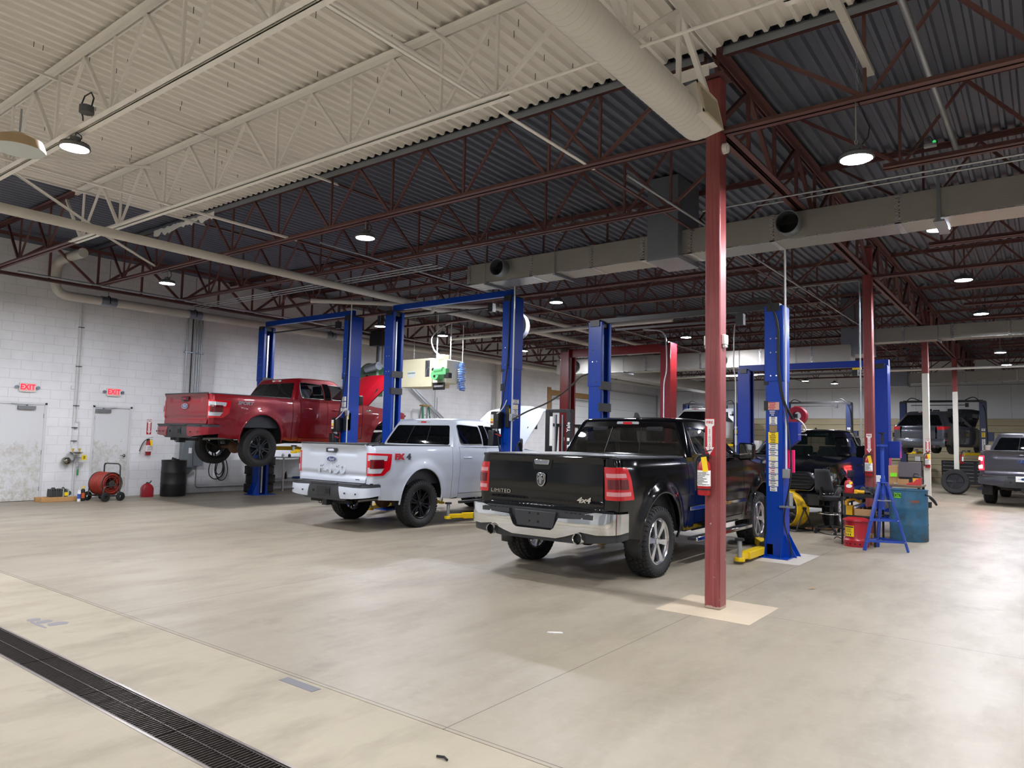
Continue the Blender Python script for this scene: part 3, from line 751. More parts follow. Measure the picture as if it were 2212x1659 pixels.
pipe('ceiling_pipe', [(-12.4, 11.5, 4.35), (-10.9, 11.5, 4.35), (-10.9, 11.5, 4.7)], .04, M_PIPE, 'short off-white elbow pipe below the joists by the white truck lift')
pipe('ceiling_pipe', [(-14, 15.5, 4.45), (-7, 15.5, 4.45)], .045, M_PIPE, 'off-white cross pipe high behind the white truck lift')
for i, y in enumerate((9.0, 9.14, 9.28)): pipe('conduit', [(-16.5, y, 4.62), (-8.6, y, 4.62)], .011, M_STEEL, ['front', 'middle', 'rear'][i]+' one of three parallel thin conduits ending at the near foil duct', 'conduit', 'three parallel conduits', 8)
pipe('conduit', [(-9.4, 7.2, 4.70), (-9.4, 12.4, 4.66), (-9.4, 24, 4.66)], .013, M_STEEL, 'thin conduit running back above the white truck', 'conduit', n=8)
pipe('conduit', [(-16.2, 5.2, 4.66), (-16.2, 21, 4.66)], .02, M_STEEL, 'grey conduit following the wall girder', 'conduit', n=8)
pipe('conduit', [(-3.82, 7.2, 4.66), (-3.78, 19.8, 4.66)], .016, M_STEEL, 'thin conduit running back left of the girder', 'conduit', n=8)
pipe('conduit', [(-3.8, 4.8, 4.64), (6.0, 4.8, 4.64)], .013, M_WHITE, 'thin white rod passing under the spiral duct', 'conduit', n=8)
pipe('conduit', [(-3.1, 9.6, 4.84), (EX-1, 9.6, 4.84)], .012, M_STEEL, 'thin steel conduit along the top front edge of the near foil duct', 'conduit', n=8)
pipe('conduit', [(-3.6, 8.9, 4.66), (EX-1, 8.9, 4.66)], .012, M_STEEL, 'thin steel conduit passing behind the nearest column at joist height', 'conduit', n=8)
pipe('conduit', [(CX-1.4, CY0+BAY-.12, 4.68), (CX-.12, CY0+BAY-.12, 4.68), (CX-.12, CY0+BAY-.12, 1.6)], .014, M_STEEL, 'bent conduit running down the left side of the second column', 'conduit', n=8)
pipe('conduit', [(-.85, 5.3, 5.1), (-.75, 9.6, 5.0)], .03, M_STEEL, 'shiny round pipe crossing top right under the dark deck', 'conduit', n=10)
pipe('conduit', [(-.55, 30, 5.0), (-.55, 37.9, 3.6), (-.55, 37.9, 2.2)], .02, M_STEEL, 'bent grey conduit dropping down the back wall at right', 'conduit', n=8)
pipe('red_pipe', [(-12, 26.2, 4.1), (EX-1, 26.2, 4.1)], .04, M_PIPE, 'long pale pipe crossing behind the third column', n=10)
m = MB(); m.bx(-.032, .032, 3.6, 7.05, 5.02, 5.06)
for k in range(5): m.bx(-.034, .034, 4.2+k*.6, 4.206+k*.6, 5.018, 5.062)
o = m.build('wire_raceway', mat('raceway_white', '#b9b7af', .5)); o.location = (-1.23, 0, 0); tag(o, 'white wire raceway crossing the top right towards the joist', 'raceway')
for i, (x, y0, y1, z) in enumerate(((-5.08, 2.5, 6.2, 5.5), (-4.62, 3.2, 5.0, 5.47))):
    pipe('deck_tube', [(x, y0, z), (x, y1, z)], .022, M_WHITE, ['longer', 'shorter'][i]+' white tube fixed under the white deck near the spiral duct', 'tube', n=8)
t = thing('sensor_box', 'small steel box with green light on the joist right of the column', 'sensor', (-.95, 8.72, 4.86))
MB().bx(-.06, .06, -.03, .03, 0, .03).build('box', M_STEEL, t, bevel=.003)
m = MB(); m.sphere((.04, 0, .05), .018, 8); m.build('green_light', mat('green_led', '#2fae5a', .4, emit=1.2), t)
m = MB(); m.tube([(-.06, 0, .02), (-.2, 0, -.02), (-.3, 0, .02)], .006, 6); m.tube([(.03, 0, .05), (0, 0, .12), (-.1, 0, .08), (-.2, 0, .0)], .006, 6); m.build('cord', M_BLK, t)
# ---------------------------------------------------------------- lettering
_fc = {}
def text(s, size, mt, parent=None, loc=(0,0,0), rot=(PI/2,0,0), ext=.002, name='lettering', shear=0, sx=1, space=1, bold=0, align='CENTER', line=1):
    c = bpy.data.curves.new('t', 'FONT'); c.body = s; c.size = size; c.extrude = ext; c.align_x = align; c.align_y = 'CENTER'; c.shear = shear; c.space_character = space; c.offset = bold; c.resolution_u = 3; c.space_line = line
    o = bpy.data.objects.new('t', c); COL.objects.link(o); bpy.context.view_layer.update()
    me = bpy.data.meshes.new_from_object(o); bpy.data.objects.remove(o); bpy.data.curves.remove(c)
    me.materials.clear(); me.materials.append(mt); me.name = name
    o = bpy.data.objects.new(name, me); COL.objects.link(o); o.location = loc; o.rotation_euler = rot; o.scale = (sx, 1, 1)
    if parent: o.parent = parent
    return o
# ---------------------------------------------------------------- vehicle materials
M_GLASS = mat('tinted_glass', '#07090b', .03, coat=.0, spec=.6)
def clearglass(name, tint, a):
    t = NT(name); t.b.inputs['Base Color'].default_value = srgb(tint); t.b.inputs['Roughness'].default_value = .02; t.b.inputs['Alpha'].default_value = a; t.b.inputs['Specular IOR Level'].default_value = .7
    return t.m
M_GLASSC = clearglass('side_glass', '#05080a', .78)
M_GLASSW = clearglass('windshield_glass', '#0a1210', .45)
M_TRIM = mat('dark_grey_trim', '#2b2d30', .5, bump=.1, bscale=300)
M_UNDER = mat('underbody_black', '#111213', .7, var=.3, vscale=6)
M_RUST = mat('rusty_axle', '#5a3a28', .75, var=.35, vscale=14)
M_LRED = mat('lamp_red', '#b80a18', .12, coat=1)
M_LDRED = mat('lamp_dark_red', '#5c0a12', .12, coat=1)
M_LCLR = mat('lamp_clear', '#a7abae', .12, coat=1, var=.25, vscale=70)
M_RIMD = mat('dark_alloy', '#3c3e41', .32, metal=.7)
M_RIMB = mat('black_alloy', '#222326', .35, metal=.6)
M_RIMC = mat('polished_alloy', '#d5d7da', .16, metal=.95)
M_RIMP = mat('painted_alloy_pocket', '#2d2f32', .35, metal=.5)
M_SEAT = mat('dark_seat', '#1b1c1e', .8)
M_BLUE_OVAL = mat('oval_blue', '#1b2f66', .2, coat=1)
def paint(name, c, metal=.3, rough=.32): return mat(name, c, rough, metal=metal, coat=.6)
# ---------------------------------------------------------------- wheels
_wm = {}
def wheel_data(R, W, rr, style, tread, key):
    if key in _wm: return _wm[key]
    m = MB(); h = W/2
    pr = [(rr-.004, -h*.72), (rr+.012, -h*.84), (rr+(R-rr)*.35, -h*.99), (rr+(R-rr)*.62, -h), (R-.03, -h*.93), (R-.010, -h*.80), (R-.002, -h*.4), (R, 0), (R-.002, h*.4), (R-.010, h*.80), (R-.03, h*.93), (rr+(R-rr)*.62, h), (rr+(R-rr)*.35, h*.99), (rr+.012, h*.84), (rr-.004, h*.72)]
    if tread == 'ribs':
        pr = pr[:5]+[(R-.012, -h*.82), (R, -h*.72), (R, -h*.5), (R-.009, -h*.48), (R-.009, -h*.44), (R+.001, -h*.42), (R+.002, -h*.1), (R-.008, -h*.08), (R-.008, -h*.03), (R+.002, -h*.01), (R+.001, h*.38), (R-.009, h*.4), (R-.009, h*.45), (R, h*.47), (R, h*.72), (R-.012, h*.82)]+pr[10:]
    m.lathe([(a, b) for a, b in pr][::-1], (0,0,0), 'x', 64)
    if tread == 'at':
        N = 44
        for k in range(N):
            for j, (x0, wd, ph) in enumerate(((-.80, .30, 0), (-.38, .30, .5), (.06, .28, .2), (.40, .26, .7), (.80, .30, .35))):
                a = 2*PI*(k+ph)/N; c, s = math.cos(a), math.sin(a); da = 2*PI/N*.36
                r0, r1 = R-.012, R+.010; xx0, xx1 = h*(x0-wd/2), h*(x0+wd/2)
                if abs(x0) > .7: r1 = R+.002
                q = []
                for (xa, r) in ((xx0, r0), (xx1, r0), (xx1, r1 if abs(x0) < .7 or x0 < 0 else r1-.012), (xx0, r1 if abs(x0) < .7 or x0 > 0 else r1-.012)):
                    q.append((xa, r))
                sk = .25 if j % 2 else -.25
                A = []
                for sg in (-1, 1):
                    for xa, r in q:
                        aa = a+sg*da+sk*(xa/h)*da; A.append(m.av((xa, r*math.cos(aa), r*math.sin(aa))))
                for f in ((0,1,2,3),(7,6,5,4),(0,4,5,1),(1,5,6,2),(2,6,7,3),(3,7,4,0)): m.af([A[i] for i in f])
                if abs(x0) > .7:
                    sx = h*.93 if x0 > 0 else -h*.93; B = []
                    for sg in (-1, 1):
                        for xa, r in ((sx, R-.045), (sx+(.012 if x0 > 0 else -.012), R-.045), (sx+(.004 if x0 > 0 else -.004), R-.014), (sx*.9, R-.010)):
                            aa = a+sg*da*.8; B.append(m.av((xa, r*math.cos(aa), r*math.sin(aa))))
                    for f in ((0,1,2,3),(7,6,5,4),(0,4,5,1),(1,5,6,2),(2,6,7,3),(3,7,4,0)): m.af([B[i] for i in f])
    tire = m
    rim = MB(); L = h*.80
    rim.lathe([(rr*.93, -L), (rr, -L+.01), (rr*.90, -L+.03), (rr*.88, 0), (rr*.90, L-.03), (rr*.955, L-.012), (rr+.004, L+.004), (rr-.008, L+.010), (rr*.93, L-.006)], (0,0,0), 'x', 48)
    def spoke(a, r0, r1, w0, w1, x0, x1, th, twist=0):
        c, s = math.cos(a), math.sin(a)
        def P(r, t, x): return (x, r*c-t*s, r*s+t*c)
        i = [rim.av(p) for p in (P(r0,-w0/2,x0-th), P(r0,w0/2,x0-th), P(r0,w0/2-.003,x0), P(r0,-w0/2+.003,x0), P(r1,-w1/2+twist,x1-th), P(r1,w1/2+twist,x1-th), P(r1,w1/2-.003+twist,x1), P(r1,-w1/2+.003+twist,x1))]
        for f in ((0,1,2,3),(7,6,5,4),(0,4,5,1),(1,5,6,2),(2,6,7,3),(3,7,4,0)): rim.af([i[k] for k in f])
    rim.cyl((L-.075, 0, 0), (L-.028, 0, 0), .085, .078, 24)
    if style == 'double':
        for k in range(6):
            a = 2*PI*k/6+.26
            spoke(a-.15, .06, rr*.95, .032, .030, L-.028, L-.012, .035); spoke(a+.15, .06, rr*.95, .032, .030, L-.028, L-.012, .035)
    elif style == 'wide':
        for k in range(6):
            a = 2*PI*k/6+.4
            spoke(a, .05, rr*.955, .050, .085, L-.020, L-.004, .04)
    elif style == 'five':
        for k in range(5): spoke(2*PI*k/5, .05, rr*.955, .05, .09, L-.03, L-.012, .03)
    for k in range(6):
        a = 2*PI*k/6; rim.cyl((L-.03, .055*math.cos(a), .055*math.sin(a)), (L-.012, .055*math.cos(a), .055*math.sin(a)), .010, .009, 6)
    cap = MB(); cap.cyl((L-.03, 0, 0), (L-.014, 0, 0), .038, .034, 20)
    disc = MB(); disc.cyl((L-.13, 0, 0), (L-.115, 0, 0), .165, .165, 32); disc.cyl((-L, 0, 0), (-L+.02, 0, 0), .12, .12, 20); disc.bx(L-.16, L-.10, .10, .18, -.07, .07)
    _wm[key] = (tire, rim, cap, disc); return _wm[key]
_wo = {}
def wheel(parent, x, y, z, R, W, rr, style, tread, rim_mat, key, steer=0):
    if key not in _wo:
        tire, rim, cap, disc = wheel_data(R, W, rr, style, tread, key)
        T = tire.build('tire', M_RUB, parent, smooth=35)
        a = rim.build('rim', rim_mat, T, smooth=32); b = cap.build('center_cap', M_BLK if style != 'wide' else M_RIMC, T, smooth=40); c = disc.build('brake_disc', M_UNDER, T, smooth=40)
        _wo[key] = T
    else:
        T0 = _wo[key]; T = T0.copy(); COL.objects.link(T); T.parent = parent
        for k in kids(T0):
            q = k.copy(); COL.objects.link(q); q.parent = T
    T.location = (x, y, z); T.rotation_euler = (.5*(x > 0)+y*.3, 0, (0 if x > 0 else PI)+steer)
    return T
# ---------------------------------------------------------------- pickup truck
def pickup(label, loc, rotz, P):
    t = thing('suv_car' if P.get('suv') else 'pickup_truck', label, 'car' if P.get('suv') else 'pickup truck', loc, rotz, None)
    WB = P.get('wb', 3.67); body = P['paint']; yr, yf = P['yr'], P['yf']; rr_, rf = .085, .26
    wt = P['wt']; az, arx, arz = P['arch']; zb = P['belt']; zr0 = P['rail']
    dz = P.get('droop', 0)
    def wz(z, y):
        w = interp(wt, z)
        w *= 1-.035*sstep(-.55, yr, y)-.10*sstep(WB+.1, yf, y)**1.4
        for cy in (0, WB):
            d = math.hypot((y-cy)/arx, (z-az)/arz)
            if z > az-.2: w += P.get('flare', .028)*(1-sstep(1.0, 1.32, d))*sstep(.6, 1.0, d+.001) if d > .9 else P.get('flare', .028)
        return w
    ys0, ye0 = yr+rr_, yf-rf
    def side(sg):
        def fn(s, z):
            y = min(max(s, ys0), ye0); w = wz(z, y)
            if s >= ys0 and s <= ye0: return (sg*w, s, z)
            if s < ys0:
                a = ys0-s
                if a < rr_*PI/2: th = a/rr_; return (sg*(w-rr_+rr_*math.cos(th)), ys0-rr_*math.sin(th), z)
                return (sg*(w-rr_-(a-rr_*PI/2)), yr, z)
            a = s-ye0
            if a < rf*PI/2: th = a/rf; return (sg*(w-rf+rf*math.cos(th)), ye0+rf*math.sin(th), z)
            return (sg*(w-rf-(a-rf*PI/2)), yf+.10*(a-rf*PI/2)/(w), z)
        return fn
    wmid = interp(wt, 1.1)*.965
    sT = ys0-rr_*PI/2-(wmid-rr_-P['tgh']-.004)            # chart coordinate of the tailgate gap
    cg = P['cabgap']; rl = P['sill']; suv = P.get('suv')
    def arch(cy, n=20, a0=180, a1=0): return [(cy+arx*math.cos(math.radians(a0+(a1-a0)*k/n)), az+arz*math.sin(math.radians(a0+(a1-a0)*k/n))) for k in range(n+1)]
    def clipz(pts, z0): return [p for p in pts if p[1] > z0+.01]
    bz = P['bump_top']
    for sg in (1, -1):
        F = side(sg); fl = sg < 0
        axx = arx*math.sqrt(max(0, 1-((rl+.03-az)/arz)**2))
        o = [(sT, bz), (yr+.20, bz), (yr+.20, rl+.06), (-axx-.004, rl+.03)]+clipz(arch(0), rl+.04)+[(axx+.004, rl+.03), (cg-.006, rl), (cg-.006, zr0), (sT, zr0)]
        panel('bed_side', o, F, body, t, step=.05, flip=fl)
        d1, d2 = P['door1'], P['door2']
        if not suv: panel('cab_rear_corner', [(cg+.006, rl), (d1-.006, rl+.02), (d1-.006, zb), (cg+.006, zb)], F, body, t, step=.06, flip=fl)
        fx = arx*math.sqrt(max(0, 1-((rl+.03-az)/arz)**2))
        dr = panel('rear_door', roundpoly([(d1+.003, rl+.09), (d2-.004, rl+.09), (d2-.004, zb), (d1+.003, zb)], .02), F, body, t, step=.06, flip=fl)
        df = panel('front_door', roundpoly([(d2+.004, rl+.09), (P['door3']-.005, rl+.09), (P['door3']-.005, zb-.02), (P['door3']-.35, zb-.01), (d2+.004, zb)], .02), F, body, t, step=.06, flip=fl)
        panel('rocker', [(d1, rl-.01), (WB-fx-.06, rl-.01), (WB-fx-.06, rl+.08), (d1, rl+.08)], F, body, t, step=.08, flip=fl)
        nose = ye0+rf*PI/2+.02
        fo = [(P['door3']+.005, rl-.01), (WB-fx-.01, rl-.01)]+[(WB-fx-.004, rl+.03)]+clipz(arch(WB), rl+.04)+[(WB+fx+.004, rl+.05), (nose-.03, rl+.18), (nose-.03, P['hoodz1']-.03), (WB+.3, P['hoodz0']-.01+.5*(P['hoodz1']-P['hoodz0'])), (P['door3']+.005, zb-.03)]
        panel('front_fender', fo, F, body, t, step=.06, flip=fl)
        # arch lip, wheel housing
        for cy in (0, WB):
            m = MB(); pts = [F(a, b) for a, b in arch(cy, 24, 188, -8)]; m.tube([(p[0]-sg*.012, p[1], p[2]) for p in pts], .016, 6)
            m.build('arch_lip', P.get('lip', body), t, smooth=60)
            m = MB(); x0, x1 = sorted((sg*.52, sg*(wmid-.02)))
            m.lathe([(1, x0), (1, x1)], (0, 0, 0), 'x', 20, 0, PI); m.v = [(x, cy+y*(arx+.02), az+z*(arz+.03)) for x, y, z in m.v]
            m.build('wheel_housing', M_UNDER, t, smooth=40)
        # handles
        for k, (yy, par) in enumerate(((d1+.12, dr), (d2+.14, df))):
            zz = zb-.20; w = wz(zz, yy)*sg; m = MB(); m.T = Matrix.Translation((w, yy+.09, zz))
            m.tube([(0, -.10, 0), (sg*.035, -.08, 0), (sg*.042, 0, 0), (sg*.035, .08, 0), (0, .10, 0)], .016, 8); m.build('door_handle', P.get('handle', body), par, smooth=60)
        # side mirror
        mm = MB(); mx = sg*(interp(wt, 1.3)+.17); my = P['door3']-.30
        mm.T = Matrix.Translation((mx, my, 1.47)); mm.prism(roundpoly([(-.11, -.12), (.11, -.10), (.11, .13), (-.11, .14)], .04), -.06, .07, 'xz')
        mir = mm.build('side_mirror', P.get('mirror', M_BLK), t, bevel=.02)
        mm = MB(); mm.T = Matrix.Translation((mx, my-.065, 1.475)); mm.prism(roundpoly([(-.09, -.10), (.09, -.08), (.09, .11), (-.09, .12)], .03), 0, .006, 'xz'); mm.build('mirror_glass', M_CHROME, mir)
        mm = MB(); mm.bar((mx-sg*.05, my, 1.40), (sg*(interp(wt, 1.3)-.05), my+.06, 1.42), .06, .05); mm.build('mirror_arm', M_BLK, mir)
    # tailgate
    th = P['tgh']; tz0, tz1 = P['tgz']
    def TG(x, z): return (x, yr-.012-P['tgcurve'](x, z), z)
    tg = panel('tailgate', roundpoly([(-th, tz0), (th, tz0), (th, tz1-.01), (th-.02, tz1), (-th+.02, tz1), (-th, tz1-.01)], .02), TG, body, t, step=.028)
    P['tail_detail'](t, tg, TG, side)
    # bed rails, bed, tonneau
    m = MB()
    for sg in (() if suv else (1, -1)):
        w = interp(wt, zr0)*.965
        a, b = sorted((sg*(w-.10), sg*(w+.004))); m.bx(a, b, yr+.03, cg-.01, zr0-.01, zr0+.022)
    if m.v: m.build('bed_rail_cap', P.get('rail_mat', M_TRIM), t, bevel=.008)
    w = interp(wt, zr0)*.965-.06
    m = MB(); m.bx(-w, w, yr+.02, yr+.05, .75, tz1-.01); m.bx(-w, w, cg-.05, cg-.01, .75, zr0); m.bx(-w, w, yr+.02, cg-.01, .74, .78); m.bx(-w-.03, -w, yr+.02, cg-.01, .75, zr0-.01); m.bx(w, w+.03, yr+.02, cg-.01, .75, zr0-.01)
    if not suv: m.build('bed_box', M_TRIM, t)
    if P.get('tonneau'):
        m = MB(); m.bx(-w, w, yr+.03, cg-.03, zr0+.0, zr0+.03)
        m.build('bed_cover', M_BLK, t, bevel=.012)
    # cab shell
    g = P['cab']; wb_, wr_ = interp(wt, zb), g['wr']; Lr = [wb_*.5+wr_*.5-.10, .157, (g['yft']+g['yfb'])/2-(g['yrt']+g['yrb'])/2-.40, .47]
    A1, A2, A3, A4 = Lr[0], Lr[0]+Lr[1], Lr[0]+Lr[1]+Lr[2], sum(Lr); HH = g['zr'](1.5)-zb; T5 = A4+.5
    rrc, rfc = .10, .30
    def path(h):
        wd = wb_+(wr_-wb_)*h**1.15; return wd, lin(g['yrb'], g['yrt'], h**1.2), lin(g['yfb'], g['yft'], h)
    def GS(a, b):
        h = min(max(b/HH, 0), 1); sg = 1 if a >= 0 else -1; a = abs(a); wd, y0, y1 = path(h)
        if a <= A1: x, y = (wd-rrc)*a/A1, y0-.0+.02*(a/A1)**2
        elif a <= A2: th = (a-A1)/Lr[1]*PI/2; x, y = wd-rrc+rrc*math.sin(th), y0+.02+rrc*(1-math.cos(th))
        elif a <= A3: x, y = wd+.012*math.sin((a-A2)/Lr[2]*PI), lin(y0+.02+rrc, y1-rfc-.12, (a-A2)/Lr[2])
        elif a <= A4: th = (a-A3)/Lr[3]*PI/2; x, y = wd-rfc+rfc*math.cos(th), y1-.12-rfc+rfc*math.sin(th)
        else: q = (a-A4)/(T5-A4); x, y = (wd-rfc)*(1-q), y1-.12+.12*(1-(1-q)**2)
        z = zb+h*(g['zr'](y)-zb)
        return (sg*x, y, z)
    def inv(y, z):      # chart coordinate of a point on the cab side
        h = (z-zb)/(g['zr'](y)-zb); wd, y0, y1 = path(h); ya, yb = y0+.02+rrc, y1-rfc-.12
        return (A2+(y-ya)/(yb-ya)*Lr[2], h*HH)
    w0 = [roundpoly([inv(*p) for p in g['win0']], .03)] if 'win0' in g else []
    rw = roundpoly([(-A1+.0, .035), (A1-.0, .035), (A1-.01, HH*.86), (-A1+.01, HH*.86)], .05)
    w1 = roundpoly([inv(*p) for p in g['win1']], [.06, .03, .03, .05] if len(g['win1']) == 4 else .03); w2 = roundpoly([inv(*p) for p in g['win2']], .03)
    neg = lambda L: [(-a, b) for a, b in L][::-1]
    panel('cab_shell', [(-A4+.12, 0), (A4-.12, 0), (A4-.05, HH), (-A4+.05, HH)], GS, body, t, holes=[rw, w1, w2, neg(w1), neg(w2)]+w0+[neg(q) for q in w0], step=.045, rim=.02)
    def grow(L, d):
        c = Vector((sum(p[0] for p in L)/len(L), sum(p[1] for p in L)/len(L))); return [tuple(Vector(p)+(Vector(p)-c).normalized()*d) for p in L]
    bg = panel('rear_window', grow(rw, .012), GS, P.get('gl_rear', M_GLASS), t, step=.06, rim=0, off=-.006)
    m = MB()
    if suv: m.bar((-.05, g['yrb']-.02, zb+.06), (.35, g['yrb']+.0, zb+.03), .02, .02)
    else:
      for x in (-.24, .24): m.bar(GS(x, .04), GS(x, HH*.85), .012, .01)
    m.build('wiper' if suv else 'slider_frame', M_BLK, bg)
    for k, (L, nm) in enumerate(((w1, 'rear_door_window'), (w2, 'front_door_window'), (neg(w1), 'rear_door_window'), (neg(w2), 'front_door_window'))+tuple((q, 'quarter_window') for q in w0)+tuple((neg(q), 'quarter_window') for q in w0)):
        panel(nm, grow(L, .01), GS, P['gl_side'], t, step=.08, rim=0, off=-.008)
        m = MB(); pts = [Vector(GS(*q)) for q in subdiv(L, .05)]; m.tube(pts, .008, 5, closed=True); m.build('window_trim', P.get('wtrim', M_BLK), t, smooth=60)
    # black B pillar cover
    bp = [inv(*p) for p in g['bpil']]
    for q in (bp, neg(bp)): panel('pillar_cover', q, GS, M_GLASS, t, step=.08, rim=.004, off=.006)
    # windshield and roof
    def WSf(u, v):
        a = lin(A4-.10, 2*T5-A4+.10, u)
        return GS(a, v*HH) if a <= T5 else GS(-(2*T5-a), v*HH)
    m.grid(WSf, 24, 10, flip=False); m.build('windshield', M_GLASSW, t, smooth=60)
    m = MB(); ring = [-T5+.001]+[x for x in [-A4-.25, -A4, -A4+.16, -A4+.3, -A3, -A3+.6, -A2-.5, -A2, -A2+.05, -A2+.1, -A1, -A1*.6, -A1*.3]]+[0]
    ring = ring+[-x for x in ring[:-1][::-1]]
    base = [Vector(GS(a, HH)) for a in ring]; cy = (g['yrt']+g['yft'])/2
    R = []
    for k, (q, dzz) in enumerate(((1, 0), (.985, .012), (.95, .028), (.85, .046), (.6, .062), (.25, .070), (.02, .072))):
        R.append([Vector((p.x*q, cy+(p.y-cy)*(1-(1-q)*.5 if q > .8 else q*1.0+.1*(1-q)), p.z*(1)+(g['zr'](cy)-p.z)*(1-q)*.8+dzz)) for p in base])
    m.rings(R, cap0=False, cap1=True); m.build('roof', body, t, smooth=50, fixn=True)
    # third brake lamp
    bl = MB(); y = g['yrt']-.012; z = g['zr'](.9)+.002; bl.prism(rrect(-.17, .17, -.022, .022, .02), y, y+.05, 'xz'); bl.v = [(a, b, c+z) for a, b, c in bl.v]
    hl = bl.build('high_brake_lamp', M_LCLR, t); bl = MB(); bl.bx(-.07, .07, y-.004, y+.01, z-.018, z+.018); bl.build('red_lens', M_LRED, hl)
    if P.get('fin'):
        m = MB(); m.T = Matrix.Translation((.08, g['yrt']+.12, g['zr'](1)+.06)); m.prism([(-.09, 0), (.09, 0), (.0, .085), (-.05, .085)], -.02, .02, 'yz'); m.build('antenna_fin', M_BLK, t, bevel=.012)
    # cowl and hood
    hz0, hz1, hy0, hy1 = P['hoodz0'], P['hoodz1'], g['yfb']-.05, yf-.06
    hw = lambda y: interp(wt, 1.2)*(1-.10*sstep(WB+.1, yf, y)**1.4)-.14
    def HD(u, v):
        y = lin(hy0, hy1, v)+.09*(1-(2*u-1)**2)*v*0.6; w = hw(y); x = (2*u-1)*w
        z = lin(hz0, hz1, v**1.4)-.05*abs(2*u-1)**2.5-.10*max(0, v-.93)/.07*.6
        q = abs(x); z += .022*(sstep(.42, .52, q)-1+1)*0+.018*(1-sstep(.40, .55, q))
        return (x, y, z)
    ang = P.get('hood_open', 0)
    hd = MB(); hd.grid(HD, 28, 24); hd.grid(lambda u, v: (lambda p: (p[0]*.97, p[1], p[2]-.035))(HD(u, v)), 10, 10, flip=True)
    hd.v = [(x, y-hy0, z-hz0) for x, y, z in hd.v]
    ho = hd.build('hood', body, t, smooth=50); ho.location = (0, hy0, hz0); ho.rotation_euler = (math.radians(ang), 0, 0)
    if ang:
        m = MB(); m.bar((-.7, hy0+.15, hz0-.08), (-.7, hy0+.5, hz0+.45), .02, .02); m.bar((.7, hy0+.15, hz0-.08), (.7, hy0+.5, hz0+.45), .02, .02); m.build('hood_strut', M_BLK, t)
    m = MB(); m.bx(-.80, .80, hy0+.02, hy1-.1, .9, hz1-.12); m.build('engine_bay', M_UNDER, t)
    m = MB(); m.bx(-.86, .86, hy0-.10, hy0+.03, zb-.12, hz0-.012); m.build('cowl', M_BLK, t)
    for s in (-1, 1):
        m = MB()
        def FT(u, v, s=s):
            y = lin(hy0, hy1+.02, v); w = interp(wt, 1.2)*(1-.10*sstep(WB+.1, yf, y)**1.4); p = HD(1, v)
            return (s*lin(hw(y)+.006, w-.01, u), y, lin(p[2]+.004, lin(zb-.03, hz1-.03, min(1, v*1.2)), u**2))
        m.grid(FT, 6, 16, flip=(s > 0)); m.build('fender_top', body, t, smooth=50, fixn=True)
    P['front_detail'](t, side, yf, hz1)
    # interior
    m = MB()
    for x in (-.42, .42):
        for y in (1.25, 2.05):
            m.bx(x-.26, x+.26, y-.06, y+.50, .66, .92); m.prism([(y-.16, .95), (y-.02, .95), (y-.10, 1.58), (y-.22, 1.58)], x-.25, x+.25, 'yz'); m.prism([(y-.22, 1.60), (y-.12, 1.60), (y-.15, 1.80), (y-.24, 1.80)], x-.13, x+.13, 'yz')
    m.build('seats', M_SEAT, t, bevel=.03)
    m = MB(); m.bx(-.85, .85, g['yfb']-.75, g['yfb']-.15, .9, zb-.05); m.bx(-.92, .92, cg+.06, g['yfb']-.4, .45, .60); m.tube([(-.42+.18*math.cos(a), g['yfb']-.82+.05*math.sin(a), zb-.02+.18*math.sin(a)) for a in [2*PI*k/20 for k in range(20)]], .015, 6, closed=True)
    m.build('dashboard', M_SEAT, t)
    # underbody
    m = MB()
    for x in (-.45, .45): m.bx(x-.05, x+.05, yr+.1, yf-.2, .52, .66)
    for y in (yr+.15, -.55, .6, 1.6, 2.6): m.bx(-.5, .5, y-.04, y+.04, .54, .64)
    m.bx(-.9, .9, cg, g['yfb'], .50, .56); m.bx(-.40, .10, .7, 2.2, .40, .56); m.cyl((-.3, -.75, .60), (-.3, -.75, .72), .32, .32, 24)
    m.bx(-.95, .95, yr+.02, yr+.18, .62, .80)
    m.build('chassis', M_UNDER, t)
    m = MB(); az_ = P['R']+dz
    m.cyl((-.78, 0, az_), (.78, 0, az_), .045, .045, 12); m.sphere((0, 0, az_), .15, 10); m.cyl((0, .1, az_), (0, 2.4, .55), .04, .04, 10)
    m.build('rear_axle', M_RUST, t, smooth=50)
    m = MB()
    for x in (-.55, .55):
        m.bar((x, -.7, .60), (x, 0, az_-.06), .07, .03); m.bar((x, 0, az_-.06), (x, .7, .56), .07, .03); m.cyl((x*.8, -.1, az_), (x*.7, -.25, .75), .03, .03, 8)
    m.cyl((-.7, WB, az_), (.7, WB, az_), .04, .04, 10)
    m.build('suspension', M_UNDER, t, smooth=50)
    for (x, y) in ((1, 0), (-1, 0), (1, WB), (-1, WB)):
        wheel(t, x*P['track'], y, P['R']+dz, P['R'], P['tw'], P['rim_r'], P['style'], P['tread'], P['rim_mat'], P['wkey'])
    return t
def ovalbadge(par, x, y, z, s=1., blue=True, front=False):
    m = MB(); k = -1 if not front else 1
    m.prism([(x+.115*s*math.cos(a), z+.046*s*math.sin(a)) for a in [2*PI*i/32 for i in range(32)]][::1], min(y, y+k*.012), max(y, y+k*.012), 'xz'); o = m.build('oval_badge', M_CHROME, par)
    m = MB(); y2 = y+k*.012
    m.prism([(x+.106*s*math.cos(a), z+.038*s*math.sin(a)) for a in [2*PI*i/32 for i in range(32)]], min(y2, y2+k*.003), max(y2, y2+k*.003), 'xz'); m.build('badge_face', M_BLUE_OVAL if blue else M_BLK, o)
    text('Ford', .062*s, M_CHROME, o, (x, y2+k*.004, z), (PI/2, 0, 0 if not front else PI), .0015, 'script', shear=.35, bold=.0005)
    return o
def led(name, outline, fn, mt, par, off=.004, flip=False, step=.03): return panel(name, outline, fn, mt, par, step=step, rim=.012, off=off, flip=flip)
